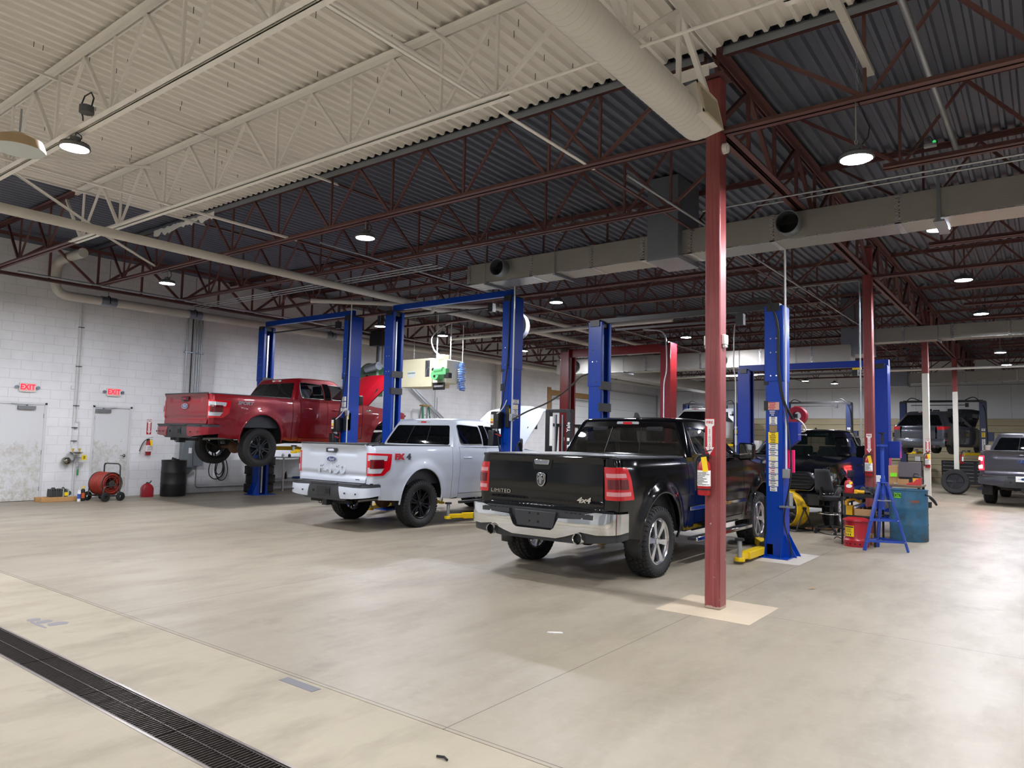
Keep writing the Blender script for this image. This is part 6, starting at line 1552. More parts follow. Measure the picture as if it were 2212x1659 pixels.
t = tyre('tyre on black wheel leaning against the farthest column', (CX-.02, CY0+3*BAY-.36, .43), .43, .27, (math.radians(80), 0, 0))
m = MB(); m.cyl((0, 0, .02), (0, 0, .05), .265, .265, 32); m.cyl((0, 0, .05), (0, 0, .09), .06, .05, 16)
for k in range(6): a = PI*k/3; m.bar((.05*math.cos(a), .05*math.sin(a), .07), (.26*math.cos(a), .26*math.sin(a), .09), .05, .03)
m.build('rim', M_RIMB, t, smooth=35)
# steel bench by the wall
t = thing('steel_workbench', 'steel bench by the wall seen between red and silver pickups', 'workbench', (-17.25, 12.75, 0))
m = MB(); m.bx(-.40, .40, -.75, .75, .90, .93); m.build('top', M_GALV, t, bevel=.004)
m = MB(); m.bx(-.38, .38, -.72, .72, .30, .325); m.build('shelf', M_GALV, t)
for x, y in ((-.37, -.72), (.37, -.72), (-.37, .72), (.37, .72)): MB().cbx(x, y, .45, .04, .04, .90).build('leg', M_STEEL, t)
for x, y, z, r, h, mt, lab in ((-17.0, 12.1, .93, .05, .10, M_WHT, 'white tub on the steel bench top, left end'), (-17.0, 12.3, .93, .04, .09, M_BLK, 'black tub on the steel bench top'), (-17.05, 12.25, .325, .04, .20, M_BLK, 'black bottle on the lower shelf of the steel bench')):
    m = MB(); m.lathe([(.001, 0), (r, 0), (r, h*.7), (r*.5, h*.85), (r*.5, h), (.001, h)], n=16); o = m.build('bottle', mt, smooth=40); o.location = (x, y, z); tag(o, lab, 'bottle')
m = MB(); m.prism([(-.25, 0), (.25, 0), (.20, .05), (-.2, .05)], -.1, .1, 'yz'); o = m.build('drip_tray', M_LBD, bevel=.01); o.location = (-17.05, 12.75, .33); tag(o, 'blue tray on the lower shelf of the steel bench', 'tray')
# ---------------------------------------------------------------- waste oil burner box etc behind the silver truck
M_CRM = mat('cream_cabinet', '#cfc9a8', .5, var=.05)
t = thing('waste_oil_heater', 'cream hanging heater box with green burner above the silver pickup', 'heater', (-14.95, 14.5, 2.98))
m = MB(); m.bx(0, 1.22, 0, .75, 0, .80); m.build('cabinet', M_CRM, t, bevel=.012)
m = MB(); m.bx(1.225, 1.75, .02, .73, .10, .74); m.build('burner_door', mat('cream_light', '#d8d4bd', .5), t, bevel=.012)
m = MB(); m.bx(.96, 1.12, -.004, .0, .28, .74); o = m.build('louvre_opening', M_DBLK, t)
m = MB(); 
for k in range(3): m.bx(.99+k*.045, 1.0+k*.045, -.012, -.004, .28, .74)
m.tube([(1.0, -.01, .30), (1.02, -.02, .45), (1.11, -.01, .55)], .015, 6); m.build('tube', M_GALV, o)
MB().bx(.26, .58, -.004, 0, .28, .46).build('name_plate', mat('plate_pale', '#c3cbc6', .4), t)
text('CLEANENERGY', .062, mat('teal_ink', '#1d4a4a', .5), t, (.42, -.006, .40), (PI/2, 0, 0), .001, 'lettering', sx=.72, bold=.001)
MB().bx(1.30, 1.72, -.03, .0, -.10, .10).build('nameplate_black', M_BLK, t)
text('CLEANENERGY', .07, M_LWHT, t, (1.51, -.034, .0), (PI/2, 0, 0), .001, 'lettering', sx=.75)
m = MB(); m.cyl((1.52, -.22, .30), (1.52, .02, .30), .14, .15, 24); m.cyl((1.52, -.20, .42), (1.82, -.20, .44), .07, .07, 16); m.bx(1.55, 1.95, -.24, -.10, .30, .46); m.build('burner', mat('burner_green', '#6cc07c', .4), t, smooth=40)
m = MB(); m.cyl((1.52, -.228, .26), (1.52, -.222, .26), .04, .04, 12); m.bx(1.88, 2.05, -.23, -.10, .20, .34); m.cyl((1.36, -.12, .46), (1.36, .0, .46), .05, .05, 12); m.build('burner_fittings', M_BLK, t)
MB().bx(1.42, 1.62, .0, .25, .74, .88).build('relay_box', M_CRM, t, bevel=.008)
for k in range(4):
    z0 = .48+k*.06; MB().bx(1.28+.10*(k % 3), 1.34+.10*(k % 3), .012, .016, z0, z0+.04).build('sticker', M_LWHT, t)
for x in (1.20, 1.72): m = MB(); m.tube([(x, .2, .74), (x, .2, 2.4)], .018, 8); m.build('hanger_pipe', M_WCOND, t, smooth=60)
for x in (.1,): m = MB(); m.tube([(x, .4, .80), (x, .4, 2.5)], .008, 6); m.build('hanger_rod', M_STEEL, t)
m = MB(); m.tube(roundpath([(1.45, .1, .85), (1.26, .0, 1.0), (1.20, -.1, 1.35), (1.45, .05, 1.65), (1.75, .1, 1.75)], .3), .02, 8); m.build('flexible_conduit', M_WCOND, t, smooth=60)
t = thing('green_blower', 'round dark green blower housing above the red hood', 'blower', (-16.3, 14.6, 3.2))
m = MB(); m.lathe([(.08, -.20), (.42, -.20), (.45, -.15), (.45, .15), (.42, .20), (.08, .20)], (0, 0, .1), 'y', 36); m.bx(-.30, .30, -.18, .18, -.45, -.1); m.build('housing', mat('blower_green', '#36583c', .4, var=.1), t, smooth=40)
m = MB(); m.cyl((.05, -.25, .35), (.62, -.30, .42), .12, .12, 20); m.build('silver_duct', M_GALV, t, smooth=40)
m = MB(); m.cyl((.30, 0, .5), (.30, 0, 2.0), .10, .10, 20); m.build('flue_pipe', mat('flue_grey', '#4c4d50', .4, metal=.4), t, smooth=40)
MB().bx(.05, .55, -.2, .2, 1.05, 1.5).build('black_motor_box', M_BLK, t, bevel=.01)
m = MB(); m.bx(-1.45, -.35, -.04, .04, -.2, -.12); m.build('wall_bracket', M_STEEL, t)
t = thing('slanted_rail', 'long steel channel rail slanting down the wall under the heater', 'rail', (-17.62, 17.6, 0))
m = MB(); m.bar((0, 0, 3.25), (0, 2.1, 1.9), .06, .06); m.bar((0, .16, 3.25), (0, 2.26, 1.9), .03, .04); m.build('channel', M_STEEL, t)
m = MB(); m.tube([(0, 1.2, 4.4), (0, 1.2, 1.2)], .02, 8); m.tube([(0, 1.32, 3.0), (0, 1.32, 1.2)], .016, 8); m.build('wall_pipe', M_STEEL, t, smooth=60)
# step ladder
t = thing('step_ladder', 'green fibreglass step ladder leaning by the wall above the silver cab', 'ladder', (-17.3, 18.0, 0))
GR = mat('ladder_green', '#0f6b4c', .5)
for y in (-.22, .22):
    m = MB(); m.bar((.35, y*1.5, 0), (0, y*.7, 2.62), .07, .03); m.build('front_rail', GR, t)
    m = MB(); m.bar((-.35, y*1.6, 0), (-.06, y*.7, 2.60), .03, .05); m.build('rear_rail', M_STEEL, t)
for k in range(8): f = (k+1)/9; MB().bar((.35*(1-f), -.33*(1-f)-.15*f, 2.62*f), (.35*(1-f), .33*(1-f)+.15*f, 2.62*f), .08, .025).build('step', M_STEEL, t)
MB().cbx(-.02, 0, 2.65, .18, .38, .05).build('top_cap', mat('ladder_cap', '#9a7a3a', .6), t)
# coiled blue air hose
t = thing('coiled_air_hose', 'coiled blue and white air hose hanging right of the heater', 'hose', (-13.05, 15.0, 2.88))
BL = mat('hose_blue', '#4c78c8', .4)
m = MB(); m.tube([(.08*math.cos(a)+.02*math.sin(a*.2), .08*math.sin(a), .78*a/(2*PI*16)) for a in [2*PI*i/12 for i in range(12*16)]], .014, 6); m.build('coil', BL, t, smooth=60)
m = MB(); m.tube([(-.08+.07*math.cos(a), .07*math.sin(a), .05+.55*a/(2*PI*11)) for a in [2*PI*i/12 for i in range(12*11)]], .013, 6); m.build('coil', mat('hose_white', '#c8d2e4', .4), t, smooth=60)
m = MB(); m.tube([(0, 0, .76), (.0, 0, 1.84)], .012, 6); m.build('rope', M_WCOND, t)
t = thing('retractable_reel', 'round grey reel hanging behind the right post of the silver truck lift', 'reel', (-9.32, 12.5, 4.05))
m = MB(); m.lathe([(.16, -.06), (.30, -.07), (.32, 0), (.30, .07), (.16, .06)], (0,0,0), 'y', 36); m.build('case', mat('reel_grey', '#70737c', .4), t, smooth=50)
MB().bx(-.02, .02, -.02, .02, .30, .68).build('hanger', M_STEEL, t)
m = MB(); m.prism([(-.29, .03), (-.23, .03), (-.23, .12), (-.27, .12)], -.085, -.07, 'xz'); m.build('blue_sticker', M_LBD, t)
t = thing('draped_cable', 'black cable sagging between the silver truck lift and the next blue lift', 'cable', (0, 0, 0))
pts = [(-8.10, 10.80, 1.95), (-7.8, 10.82, 2.10), (-7.38, 10.85, 2.24), (-7.0, 10.8, 2.42), (-6.75, 10.75, 2.57), (-6.5, 10.6, 2.70), (-6.26, 10.5, 2.73)]
m = MB(); m.tube(roundpath(pts, .2), .016, 8); m.build('cable', mat('cable_brown', '#3a352c', .5), t, smooth=60)
# ---------------------------------------------------------------- forklift
t = thing('forklift', 'black forklift with tall mast parked behind the white hood', 'forklift', (-11.3, 17.3, 0), 0)
m = MB()
for x in (-.36, .36): m.bx(x-.07, x+.07, -.08, .10, .1, 2.45)
m.bx(-.45, .45, -.06, .02, 2.36, 2.46); m.bx(-.45, .45, -.08, -.02, 1.0, 1.1); m.build('mast', mat('mast_black', '#1d1e20', .5), t, bevel=.006)
m = MB(); m.cyl((-.12, 0, .3), (-.12, 0, 2.3), .03, .03, 10); m.cyl((.12, 0, .3), (.12, 0, 2.3), .03, .03, 10); m.build('hydraulic_ram', M_STEEL, t)
for x in (-.05, .20): m = MB(); m.tube([(x, -.07, .4), (x, -.07, 2.3)], .015, 6); m.build('lift_chain', M_UNDER, t)
MB().bx(-.26, -.16, -.10, -.09, 1.4, 2.25).build('pale_strip', M_LWHT, t)
text('Yale', .16, M_LWHT, t, (.37, -.085, 1.95), (PI/2, -PI/2, 0), .002, 'lettering', bold=.002)
for z in (1.55, 1.35, 1.15): MB().bx(.33, .41, -.085, -.08, z, z+.09).build('sticker', M_LWHT, t)
for x in (-.25, .25):
    m = MB(); m.bx(x-.06, x+.06, -1.05, -.10, .08, .12); m.bx(x-.06, x+.06, -.14, -.10, .08, .6); m.build('fork', M_UNDER, t)
m = MB(); m.bx(-.5, .5, .35, 2.0, .25, .95); m.bx(-.52, .52, 1.5, 2.25, .25, 1.25); m.build('body', mat('forklift_orange', '#b5651d', .5), t, bevel=.05)
m = MB(); m.bx(-.25, .25, 1.0, 1.45, .95, 1.1); m.bx(-.25, .25, 1.38, 1.5, 1.1, 1.6); m.build('seat', M_SEAT, t, bevel=.03)
m = MB(); m.tube([(.17*math.cos(a), .72+.04*math.sin(a), 1.35+.17*math.sin(a)) for a in [2*PI*i/20 for i in range(20)]], .015, 6, closed=True); m.tube([(0, .45, .95), (0, .72, 1.35)], .02, 6); m.build('steering_wheel', M_BLK, t, smooth=60)
for x, y in ((-.48, .2), (.48, .2), (-.45, 1.9), (.45, 1.9)):
    m = MB(); m.lathe([(.12, -.09), (.28, -.10), (.30, -.07), (.30, .07), (.28, .10), (.12, .09)], (x, y, .30), 'x', 24); m.build('wheel', M_RUB, t, smooth=50)
m = MB()
for x in (-.45, .45): m.tube([(x, .5, .95), (x, .6, 2.0)], .03, 8); m.tube([(x, 2.0, 1.2), (x, 1.8, 2.0)], .03, 8); m.bx(x-.03, x+.03, .55, 1.85, 2.0, 2.05)
for k in range(6): m.bx(-.45, .45, .6+k*.22, .63+k*.22, 2.0, 2.04)
m.build('overhead_guard', M_BLK, t)
t = thing('jack_stand', 'thin blue tall jack stand in front of the overhead door', 'jack stand', (-12.2, 20.2, 0))
m = MB(); m.cyl((0, 0, .6), (0, 0, 1.95), .03, .03, 10); m.bx(-.28, .28, -.02, .02, 1.72, 1.75); m.bx(-.12, .12, -.12, .12, 1.95, 1.97); m.build('pole', M_LBD, t)
for k in range(3): a = 2*PI*k/3; MB().bar((0, 0, .9), (.35*math.cos(a), .35*math.sin(a), 0), .05, .05).build('leg', M_LBD, t)
# ---------------------------------------------------------------- blue tripod stand in front
t = thing('tripod_stand', 'tall blue tripod jack stand in front of the blue drum', 'jack stand', (-2.10, 12.47, 0))
BS = mat('stand_blue', '#1b3f9a', .35, coat=.3)
m = MB(); m.cyl((0, 0, .85), (0, 0, 1.10), .038, .038, 16); m.cyl((0, 0, .62), (0, 0, 1.62), .026, .026, 16); m.cyl((0, 0, 1.03), (0, 0, 1.045), .09, .09, 6); m.build('pole', BS, t, smooth=40)
m = MB(); m.cyl((0, 0, 1.60), (0, 0, 1.63), .075, .075, 16); m.build('collar_plate', BS, t, smooth=40)
m = MB(); m.cyl((0, 0, 1.62), (0, 0, 1.80), .018, .018, 10); m.cyl((0, 0, 1.80), (0, 0, 1.815), .055, .06, 12); m.cyl((0, 0, 1.70), (0, 0, 1.73), .03, .03, 10); m.build('screw_head', M_BLKM, t, smooth=40)
feet = []
for k, (fx, fy) in enumerate(((-.22, -.28), (.34, -.02), (-.14, .30))):
    top = Vector((fx*.18, fy*.18, 1.03)); ft = Vector((fx, fy, .0)); feet.append((top, ft)); MB().bar(top, ft, .05, .03, (0, 0, 1)).build('leg', BS, t, bevel=.003)
for f, nm in ((.55, 'cross_bar'), (.86, 'cross_bar'), (.26, 'tie_rod')):
    P_ = [a+(b-a)*f for a, b in feet]
    for i in range(3):
        a, b = P_[i], P_[(i+1) % 3]; MB().bar(a, b, .012 if f < .3 else .006, .012 if f < .3 else .035).build(nm, BS if f > .3 else M_STEEL, t)
        m = MB(); m.sphere((a.x, a.y-.03, a.z), .010, 6); m.build('bolt', M_CHROME, t, smooth=60)
# blue drum
t = drum('blue_steel_drum', 'scuffed teal-blue open steel drum behind the tripod stand', -1.98, 14.12, .295, .87, mat('drum_blue', '#2b5f7d', .5, var=.12, vscale=3, dirt='#31464f', dscale=5), None, (.28, .56), True)
m = MB(); m.lathe([(.300, .73), (.300, .81)], n=6, a0=PI*1.28, a1=PI*1.42); m.build('green_tape', mat('green_tape', '#7fe31c', .5), t)
o = text('EXTR', .075, M_INK, t, (-.2, -.2, .77), (PI/2, 0, 0), .001, 'lettering', bold=.002, sx=.8); a = PI*1.35; o.location = (.303*math.cos(a), .303*math.sin(a), .77); o.rotation_euler = (PI/2, 0, a+PI/2)
m = MB(); m.lathe([(.298, .66), (.298, .70)], n=6, a0=PI*1.58, a1=PI*1.72); m.build('rust_patch', mat('rust_patch', '#7a4a3c', .7), t)
m = MB(); m.tube(roundpath([(.24, -.1, .80), (.32, -.14, .79), (.40, -.12, .72), (.44, -.1, .62), (.40, -.11, .68), (.33, -.13, .76)], .05), .016, 8); o = m.build('strap_loop', M_BLK, smooth=60); o.location = (-1.98, 14.12, .0); tag(o, 'black rubber strap loop hanging over the blue drum rim', 'strap')
# red oily waste can
t = thing('oily_waste_can', 'red oily waste can with yellow label under the black service cart', 'waste can', (-2.52, 12.62, 0))
RC = mat('waste_can_red', '#a01624', .38)
m = MB(); m.lathe([(.001, .0), (.19, 0), (.19, .10), (.175, .115), (.165, .14), (.175, .40), (.19, .41)], n=32); m.build('body', RC, t, smooth=40)
m = MB(); m.lathe([(.001, .46), (.12, .455), (.19, .43), (.195, .405), (.19, .405)], n=32); m.build('lid', RC, t, smooth=50)
m = MB()
for k in range(8): a = PI*(1.05+k*.12); m.cyl((.188*math.cos(a), .188*math.sin(a), .05), (.192*math.cos(a), .192*math.sin(a), .05), .012, .012, 8)
m.build('vent_holes', M_DBLK, t)
m = MB(); m.lathe([(.178, .16), (.178, .33)], n=8, a0=PI*1.22, a1=PI*1.50); o = m.build('label', M_LYEL, t, smooth=60)
m = MB(); m.lathe([(.179, .30), (.179, .32)], n=8, a0=PI*1.23, a1=PI*1.49); 
for k in range(5): m.lathe([(.179, .225+k*.014), (.179, .231+k*.014)], n=4, a0=PI*(1.25+.01*(k % 2)), a1=PI*(1.45-.02*(k % 3)))
for k in range(3): m.lathe([(.179, .175), (.179, .205)], n=2, a0=PI*(1.25+k*.07), a1=PI*(1.28+k*.07))
m.build('label_print', M_INK, o, smooth=60)
# black service cart and its load
t = thing('service_cart', 'black metal service cart in front of the facing black pickup', 'cart', (-2.50, 13.05, 0))
for x, y in ((-.24, -.36), (.24, -.36), (-.24, .36), (.24, .36)): MB().bx(x-.015, x+.015, y-.015, y+.015, .0, .86).build('post', M_BLK, t)
for z in (.45, .80): m = MB(); m.bx(-.25, .25, -.37, .37, z, z+.012); m.bx(-.25, .25, -.375, -.365, z-.03, z+.03); m.bx(-.25, .25, .365, .375, z-.03, z+.03); m.build('shelf', M_BLK, t)
m = MB(); m.tube(roundpath([(-.24, -.36, .08), (-.32, -.40, .12), (-.36, -.40, .08)], .03), .008, 6); m.build('push_rod', M_BLK, t)
zt = .812
t = thing('oil_bottle', 'red motor oil bottle with white oval label on the cart', 'bottle', (-2.66, 12.80, zt), .3)
m = MB(); m.rings([[(x*a, y*b, z) for x, y in rrect(-1, 1, -1, 1, .4)] for a, b, z in ((.062, .04, 0), (.065, .042, .02), (.065, .042, .17), (.05, .035, .21), (.022, .022, .225), (.022, .022, .25))]); m.build('body', mat('oil_red', '#a3131c', .35), t, smooth=40)
m = MB(); m.prism([(.045*math.cos(a), .13+.03*math.sin(a)) for a in [2*PI*i/20 for i in range(20)]], -.046, -.043, 'xz'); m.build('label', M_LWHT, t); m = MB(); m.prism([(.01, .15), (.05, .17), (.05, .20), (0, .19)], -.046, -.043, 'xz'); m.build('yellow_patch', M_LYEL, t)
t = thing('cordless_drill', 'yellow and black cordless tool lying on the cart top', 'power tool', (-2.47, 12.78, zt+.04))
m = MB(); m.cyl((-.07, 0, .0), (.05, 0, .0), .032, .028, 14); m.bx(-.10, -.05, -.035, .035, -.035, .035); m.build('motor_end', mat('tool_yellow', '#e0a91a', .4), t, bevel=.006)
m = MB(); m.cyl((.05, 0, 0), (.14, .0, .0), .026, .015, 12); m.bx(-.03, .02, .02, .12, -.03, .02); m.build('handle', M_BLK, t, bevel=.006)
random.seed(11)
def cloth(u, v):
    x = (u-.5)*.42; y = (v-.5)*.50; e = max(abs(u-.5), abs(v-.5))*2
    z = .09*(1-e**3)+.03*math.sin(u*17+v*5)*math.cos(v*13)+.02*math.sin(v*31+u*3)
    if u > .80: z -= (u-.80)*1.2
    return (x, y, max(z, -.22) if u > .8 else max(z, .004))
m = MB(); m.grid(cloth, 34, 34); o = m.build('dark_jacket', mat('dark_cloth', '#26282e', .85), smooth=60, solid=.006); o.location = (-2.36, 13.08, zt); tag(o, 'crumpled dark grey jacket heaped on the cart top', 'jacket')
t = thing('cardboard_box', 'open cardboard box of parts on the cart lower shelf', 'box', (-2.44, 12.92, .462))
m = MB(); m.bx(-.14, .14, -.15, -.145, 0, .12); m.bx(-.14, .14, .145, .15, 0, .12); m.bx(-.14, -.135, -.15, .15, 0, .12); m.bx(.135, .14, -.15, .15, 0, .12); m.bx(-.14, .14, -.15, .15, 0, .005); m.build('carton', M_CARD, t)
m = MB()
for k in range(14): m.sphere((random.uniform(-.1, .1), random.uniform(-.12, .12), random.uniform(.06, .14)), random.uniform(.02, .035), 5)
m.build('small_parts', M_UNDER, t, smooth=60, kind='stuff')
m = MB(); m.bx(-.05, .05, -.10, .05, 0, .16); m.bx(-.06, -.02, -.12, .0, .16, .24); m.tube([(-.03, -.1, .24), (.06, -.05, .27), (.16, .0, .22)], .025, 8); o = m.build('yellow_tool_case', mat('tool_yellow', '#e0a91a', .4), bevel=.012); o.location = (-2.66, 12.90, .462); tag(o, 'yellow and black tool case on the cart lower shelf', 'tool case')
m = MB(); m.bx(-.12, .12, -.10, .10, 0, .16); o = m.build('cardboard_box', M_CARD, bevel=.004); o.location = (-2.46, 13.02, .0); tag(o, 'brown box on the floor behind the red waste can', 'box')
# ---------------------------------------------------------------- desk behind the stand
t = thing('work_table', 'cluttered work table behind the tripod stand', 'table', (-2.42, 15.35, 0))
m = MB(); m.bx(-.42, .52, -.35, .35, .86, .90); m.build('top', mat('table_wood', '#6d5a46', .6), t, bevel=.006)
for x, y in ((-.38, -.3), (.48, -.3), (-.38, .3), (.48, .3)): MB().bx(x-.02, x+.02, y-.02, y+.02, 0, .86).build('leg', M_BLK, t)
MB().bx(-.38, .48, -.32, .32, .30, .33).build('lower_shelf', M_BLK, t)
def prop(name, label, cat, loc, boxes, mt, rz=0, bevel=.004, extra=None):
    m = MB()
    for b in boxes: m.bx(*b)
    o = m.build(name, mt, bevel=bevel); o.location = loc; o.rotation_euler = (0, 0, rz); tag(o, label, cat); return o
prop('paper_pile', 'pile of white papers on the left end of the table', 'papers', (-2.68, 15.15, .90), [(-.16, .16, -.1, .1, 0, .012), (-.14, .15, -.11, .09, .012, .022), (-.08, .12, -.08, .08, .022, .035)], M_LWHT, .1)
prop('white_box', 'small white carton standing on the papers', 'box', (-2.60, 15.17, .937), [(-.08, .08, -.05, .05, 0, .11)], mat('carton_white', '#c9ccd2', .6), .15)
prop('brown_carton', 'tall brown carton on the table left of the laptop', 'box', (-2.40, 15.45, .90), [(-.09, .09, -.06, .06, 0, .34)], M_CARD)
prop('green_note', 'bright green note stuck on the tall brown carton', 'note', (-2.40, 15.385, 1.03), [(-.06, .06, -.004, 0, 0, .07)], mat('green_tape', '#7fe31c', .5), bevel=0)
t = thing('laptop', 'dark laptop with raised lid on the table', 'laptop', (-2.12, 15.35, 1.02), .05)
MB().bx(-.19, .19, -.0, .012, .01, .30).build('lid', mat('laptop_lid', '#4a4448', .4), t, bevel=.004).rotation_euler = (-.1, 0, 0)
MB().bx(-.19, .19, .0, .24, 0, .02).build('base', M_BLK, t, bevel=.004)
prop('printer', 'dark box under the laptop', 'box', (-2.12, 15.42, .90), [(-.18, .18, -.06, .2, 0, .12)], M_TRIM, 0, .008)
prop('brown_carton', 'small brown carton in front of the laptop', 'box', (-2.20, 15.12, .90), [(-.09, .09, -.05, .05, 0, .10)], M_CARD)
t = thing('battery_tester', 'yellow and black tester with carry handle at the table right end', 'tester', (-1.98, 14.98+.12, .90), -.1)
m = MB(); m.bx(-.07, .07, -.04, .04, 0, .17); m.build('case', M_BLK, t, bevel=.02); m = MB(); m.bx(-.055, .055, -.045, -.038, .02, .13); m.build('yellow_face', mat('tool_yellow', '#e0a91a', .4), t, bevel=.004)
m = MB(); m.bx(-.03, .03, -.048, -.045, .06, .10); m.build('screen', M_LWHT, t)
m = MB(); m.tube([(-.05, 0, .17), (-.04, 0, .21), (.04, 0, .21), (.05, 0, .17)], .010, 6); m.build('handle', M_BLK, t, smooth=60)
m = MB(); m.prism([(-.13, 0), (.10, 0), (.11, .14), (.02, .11), (-.02, .06), (-.13, .03)], -.04, .04, 'xz'); o = m.build('red_funnel', mat('red_plastic_bright', '#c23a3a', .4), bevel=.006); o.location = (-2.00, 14.95+.1, .90); tag(o, 'pink-red plastic holder on the table edge above the drum', 'holder')
for k, (x, y, l) in enumerate(((-2.35, 15.08, .18), (-2.28, 15.2, .14), (-2.1, 15.02, .2))):
    m = MB(); m.tube([(0, 0, .015), (l*.5, .03, .02), (l, 0, .012)], .012, 6); o = m.build('hand_tool', M_STEEL, smooth=60); o.location = (x, y, .90); tag(o, ['short spanner on the table by the brown carton', 'small spanner behind the other on the table', 'long spanner on the table by the tester'][k], 'hand tool', 'loose hand tools on the table')
prop('blue_tub', 'blue tub on the floor under the work table', 'tub', (-2.2, 15.2, .33), [(-.12, .12, -.12, .12, 0, .15)], M_LBD, 0, .02)
# drafting chair
t = thing('drafting_chair', 'black high work chair with chrome foot ring before the facing pickup', 'chair', (-3.22, 14.05, 0), math.radians(150))
m = MB(); m.lathe([(.001, .60), (.20, .60), (.225, .63), (.22, .67), (.001, .68)], n=28); m.build('seat', M_SEAT, t, smooth=50)
m = MB(); m.grid(lambda u, v: ((u-.5)*.40*(1-.25*v), .20+.05*(4*(u-.5)**2)*-1+.06*v, .76+v*.40), 8, 8); m.build('backrest', M_SEAT, t, solid=.05, smooth=60)
m = MB(); m.tube(roundpath([(0, .05, .61), (0, .24, .60), (0, .26, .85)], .08), .02, 8); m.build('back_bar', M_BLK, t, smooth=60)
for s in (-1, 1): m = MB(); m.tube(roundpath([(s*.18, .05, .62), (s*.26, .05, .66), (s*.26, -.02, .86), (s*.25, .14, .88)], .06), .015, 8); m.bx(s*.26-.03, s*.26+.03, -.10, .14, .86, .885); m.build('armrest', M_BLK, t, smooth=50)
m = MB(); m.cyl((0, 0, .12), (0, 0, .60), .025, .03, 14); m.cyl((0, 0, .12), (0, 0, .38), .035, .035, 14); m.build('gas_column', M_BLK, t, smooth=40)
m = MB(); m.tube([(.225*math.cos(a), .225*math.sin(a), .36) for a in [2*PI*i/36 for i in range(36)]], .012, 8, closed=True)
for k in range(3): a = 2*PI*k/3; m.tube([(0, 0, .35), (.22*math.cos(a), .22*math.sin(a), .36)], .010, 6)
m.build('foot_ring', M_CHROME, t, smooth=60)
for k in range(5):
    a = 2*PI*k/5; m = MB(); m.bar((0, 0, .14), (.30*math.cos(a), .30*math.sin(a), .08), .04, .03); o = m.build('base_leg', M_BLK, t, bevel=.005)
    m = MB(); m.cyl((.30*math.cos(a)-.012, .30*math.sin(a), .03), (.30*math.cos(a)+.012, .30*math.sin(a), .03), .03, .03, 12); m.bx(.30*math.cos(a)-.01, .30*math.cos(a)+.01, .30*math.sin(a)-.01, .30*math.sin(a)+.01, .03, .08); m.build('caster', M_BLK, o)
# yellow drum fan
t = thing('drum_fan', 'big yellow drum fan on a black stand behind the near blue post', 'fan', (-3.98, 14.1, 0), math.radians(62))
m = MB(); m.lathe([(.325, -.15), (.335, -.16), (.345, -.15), (.345, .15), (.335, .16), (.325, .15), (.325, -.15)], (0, 0, .40), 'x', 44); m.build('drum', mat('fan_yellow', '#d9ad06', .4, var=.06, dirt='#8a7420', dscale=8), t, smooth=40)
m = MB()
for x in (-.155, .155):
    for r in (.06, .11, .16, .21, .26, .31): m.tube([(x, r*math.cos(a), .40+r*math.sin(a)) for a in [2*PI*i/28 for i in range(28)]], .003, 4, closed=True)
    for k in range(8): a = PI*k/8; m.tube([(x, .33*math.cos(a), .40+.33*math.sin(a)), (x, -.33*math.cos(a), .40-.33*math.sin(a))], .003, 4)
m.build('guard', M_BLK, t)
m = MB(); m.cyl((-.10, 0, .40), (.10, 0, .40), .08, .08, 18)
for k in range(4):
    a = PI/2*k+.3; c, s = math.cos(a), math.sin(a)
    i = [m.av((x, r*c-w*s, .40+r*s+w*c)) for r, x, w in ((.07, -.03, -.05), (.07, .03, .05), (.30, .02, .11), (.30, -.04, -.11))]; m.af(i)
m.build('blades', mat('fan_blade', '#4a4438', .5), t)
m = MB(); 
for s in (-1, 1): m.tube(roundpath([(0, s*.37, .42), (-.22, s*.37, .02), (.22, s*.37, .02), (0, s*.37, .42)], .06), .014, 8)
m.tube([(-.2, -.37, .015), (-.2, .37, .015)], .014, 8); m.tube([(.2, -.37, .015), (.2, .37, .015)], .014, 8)
for s in (-1, 1): m.cyl((0, s*.34, .42), (0, s*.39, .42), .03, .03, 12)
m.build('stand', M_BLK, t, smooth=60)
m = MB(); m.tube(roundpath([(-3.7, 14.3, .008), (-3.4, 14.0, .008), (-3.2, 13.7, .008), (-2.9, 13.9, .008), (-3.0, 14.6, .008)], .3), .007, 6); tag(m.build('power_cord', M_BLK, smooth=60), 'black power cord lying on the floor by the chair base', 'cord')
m = MB(); m.bar((-3.75, 14.35, .02), (-3.25, 14.75, .02), .05, .03); tag(m.build('wooden_stick', mat('pale_timber', '#b48a58', .7)), 'flat tan wooden stick on the floor behind the chair', 'stick')
# ---------------------------------------------------------------- things by the back wall
t = thing('tool_chest', 'long black tool chest under the grey crossover', 'tool chest', (-2.75, 35.2, 0))
TC = mat('chest_black', '#16161a', .35, coat=.3)
m = MB(); m.bx(-.9, .9, -.3, .3, .12, 1.08); m.build('cabinet', TC, t, bevel=.01)
for r in range(6):
    for c in (-.6, 0, .6): m = MB(); m.bx(c-.28, c+.28, -.312, -.30, .18+r*.145, .30+r*.145); o = m.build('drawer', TC, t, bevel=.003); MB().bx(c-.24, c+.24, -.325, -.312, .275+r*.145, .288+r*.145).build('drawer_pull', M_STEEL, o)
for x in (-.8, .8): m = MB(); m.cyl((x-.02, 0, .06), (x+.02, 0, .06), .06, .06, 14); m.build('caster', M_BLK, t)
t = thing('tool_chest', 'red tool chest beyond the leaning tyre', 'tool chest', (-1.2, 34.6, 0)); m = MB(); m.bx(-.5, .5, -.3, .3, .1, 1.2); m.build('cabinet', mat('chest_red', '#5c0f18', .4), t, bevel=.01)
for r in range(6): MB().bx(-.45, .45, -.315, -.30, .16+r*.16, .30+r*.16).build('drawer', mat('chest_red', '#5c0f18', .4), t, bevel=.003)
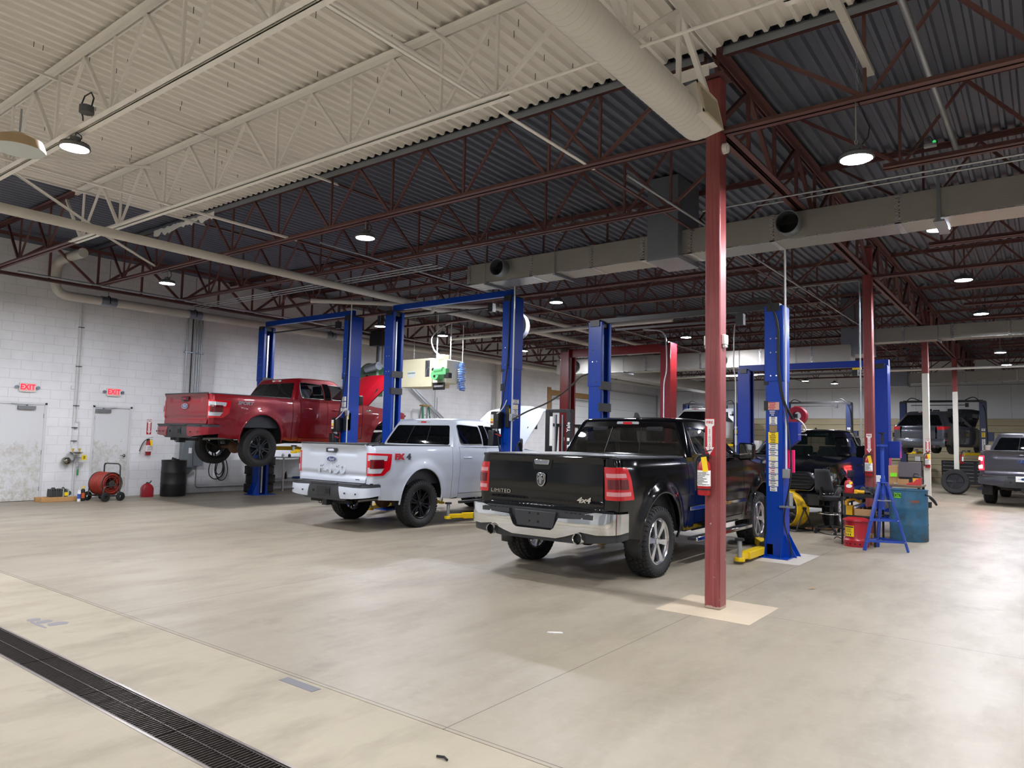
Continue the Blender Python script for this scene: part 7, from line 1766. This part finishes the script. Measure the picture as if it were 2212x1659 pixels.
for k, (x, lab) in enumerate(((-5.4, 'dark steel shelf unit left of the tool chest by the back wall'), (-11.2, 'dark bench with white machine by the back wall'), (-15.6, 'dark bench in the back left corner'))):
    t = thing('shelf_unit', lab, 'shelf', (x, 37.2, 0)); 
    for z in (.1, .5, .95): MB().bx(-.8, .8, -.35, .35, z, z+.03).build('shelf', M_BLK, t)
    for a in (-.78, .78):
        for b in (-.33, .33): MB().bx(a-.02, a+.02, b-.02, b+.02, 0, .98).build('post', M_BLK, t)
    for q in range(5): prop('shop_box', ['grey', 'blue', 'tan', 'black', 'white'][q]+' box on the '+lab.split(' by')[0].split(' in the')[0], 'box', (x-.6+q*.3, 37.2, (.98, .53)[q % 2]), [(-.11, .11, -.12, .12, 0, .16+.04*(q % 3))], [CG, M_LBD, M_CARD, M_BLK, M_WHT][q], 0, .006)
m = MB(); m.bx(-.25, .25, -.25, .25, 0, 1.75); o = m.build('white_cabinet', M_WHT, bevel=.01); o.location = (-11.9, 36.4, 0); tag(o, 'tall white machine cabinet between the far blue posts', 'cabinet')
m = MB(); m.lathe([(.001, 0), (.10, 0), (.10, .22), (.03, .32), (.03, .36), (.001, .36)], n=16); o = m.build('jug', mat('washer_fluid', '#6f86a8', .3), smooth=40); o.location = (-4.0, 33.6, 0); tag(o, 'pale blue fluid jug on the floor by the far lift post', 'jug')
t = thing('emergency_light', 'white twin-head emergency light on the back wall', 'emergency light', (-11.9, NY, 3.36))
MB().bx(-.13, .13, -.08, 0, -.06, .06).build('housing', M_WHT, t, bevel=.01)
for s in (-1, 1): m = MB(); m.cyl((s*.18, -.14, .08), (s*.18, -.04, .08), .06, .05, 14); m.build('lamp_head', M_WHT, t, smooth=40)
prop('wall_bracket', 'black box beside the wooden door jamb on the left wall', 'electrical box', (WX, 24.6, 2.0), [(0, .25, -.5, .5, 0, .5)], M_BLK, 0, .01)
prop('paint_patch', 'grey worn paint patch right beside the floor joint', 'patch', (-3.87, 2.955, 0), [(-.17, .17, -.035, .035, 0, .002)], mat('scuff_grey', '#6d6c70', .8), 0, 0)
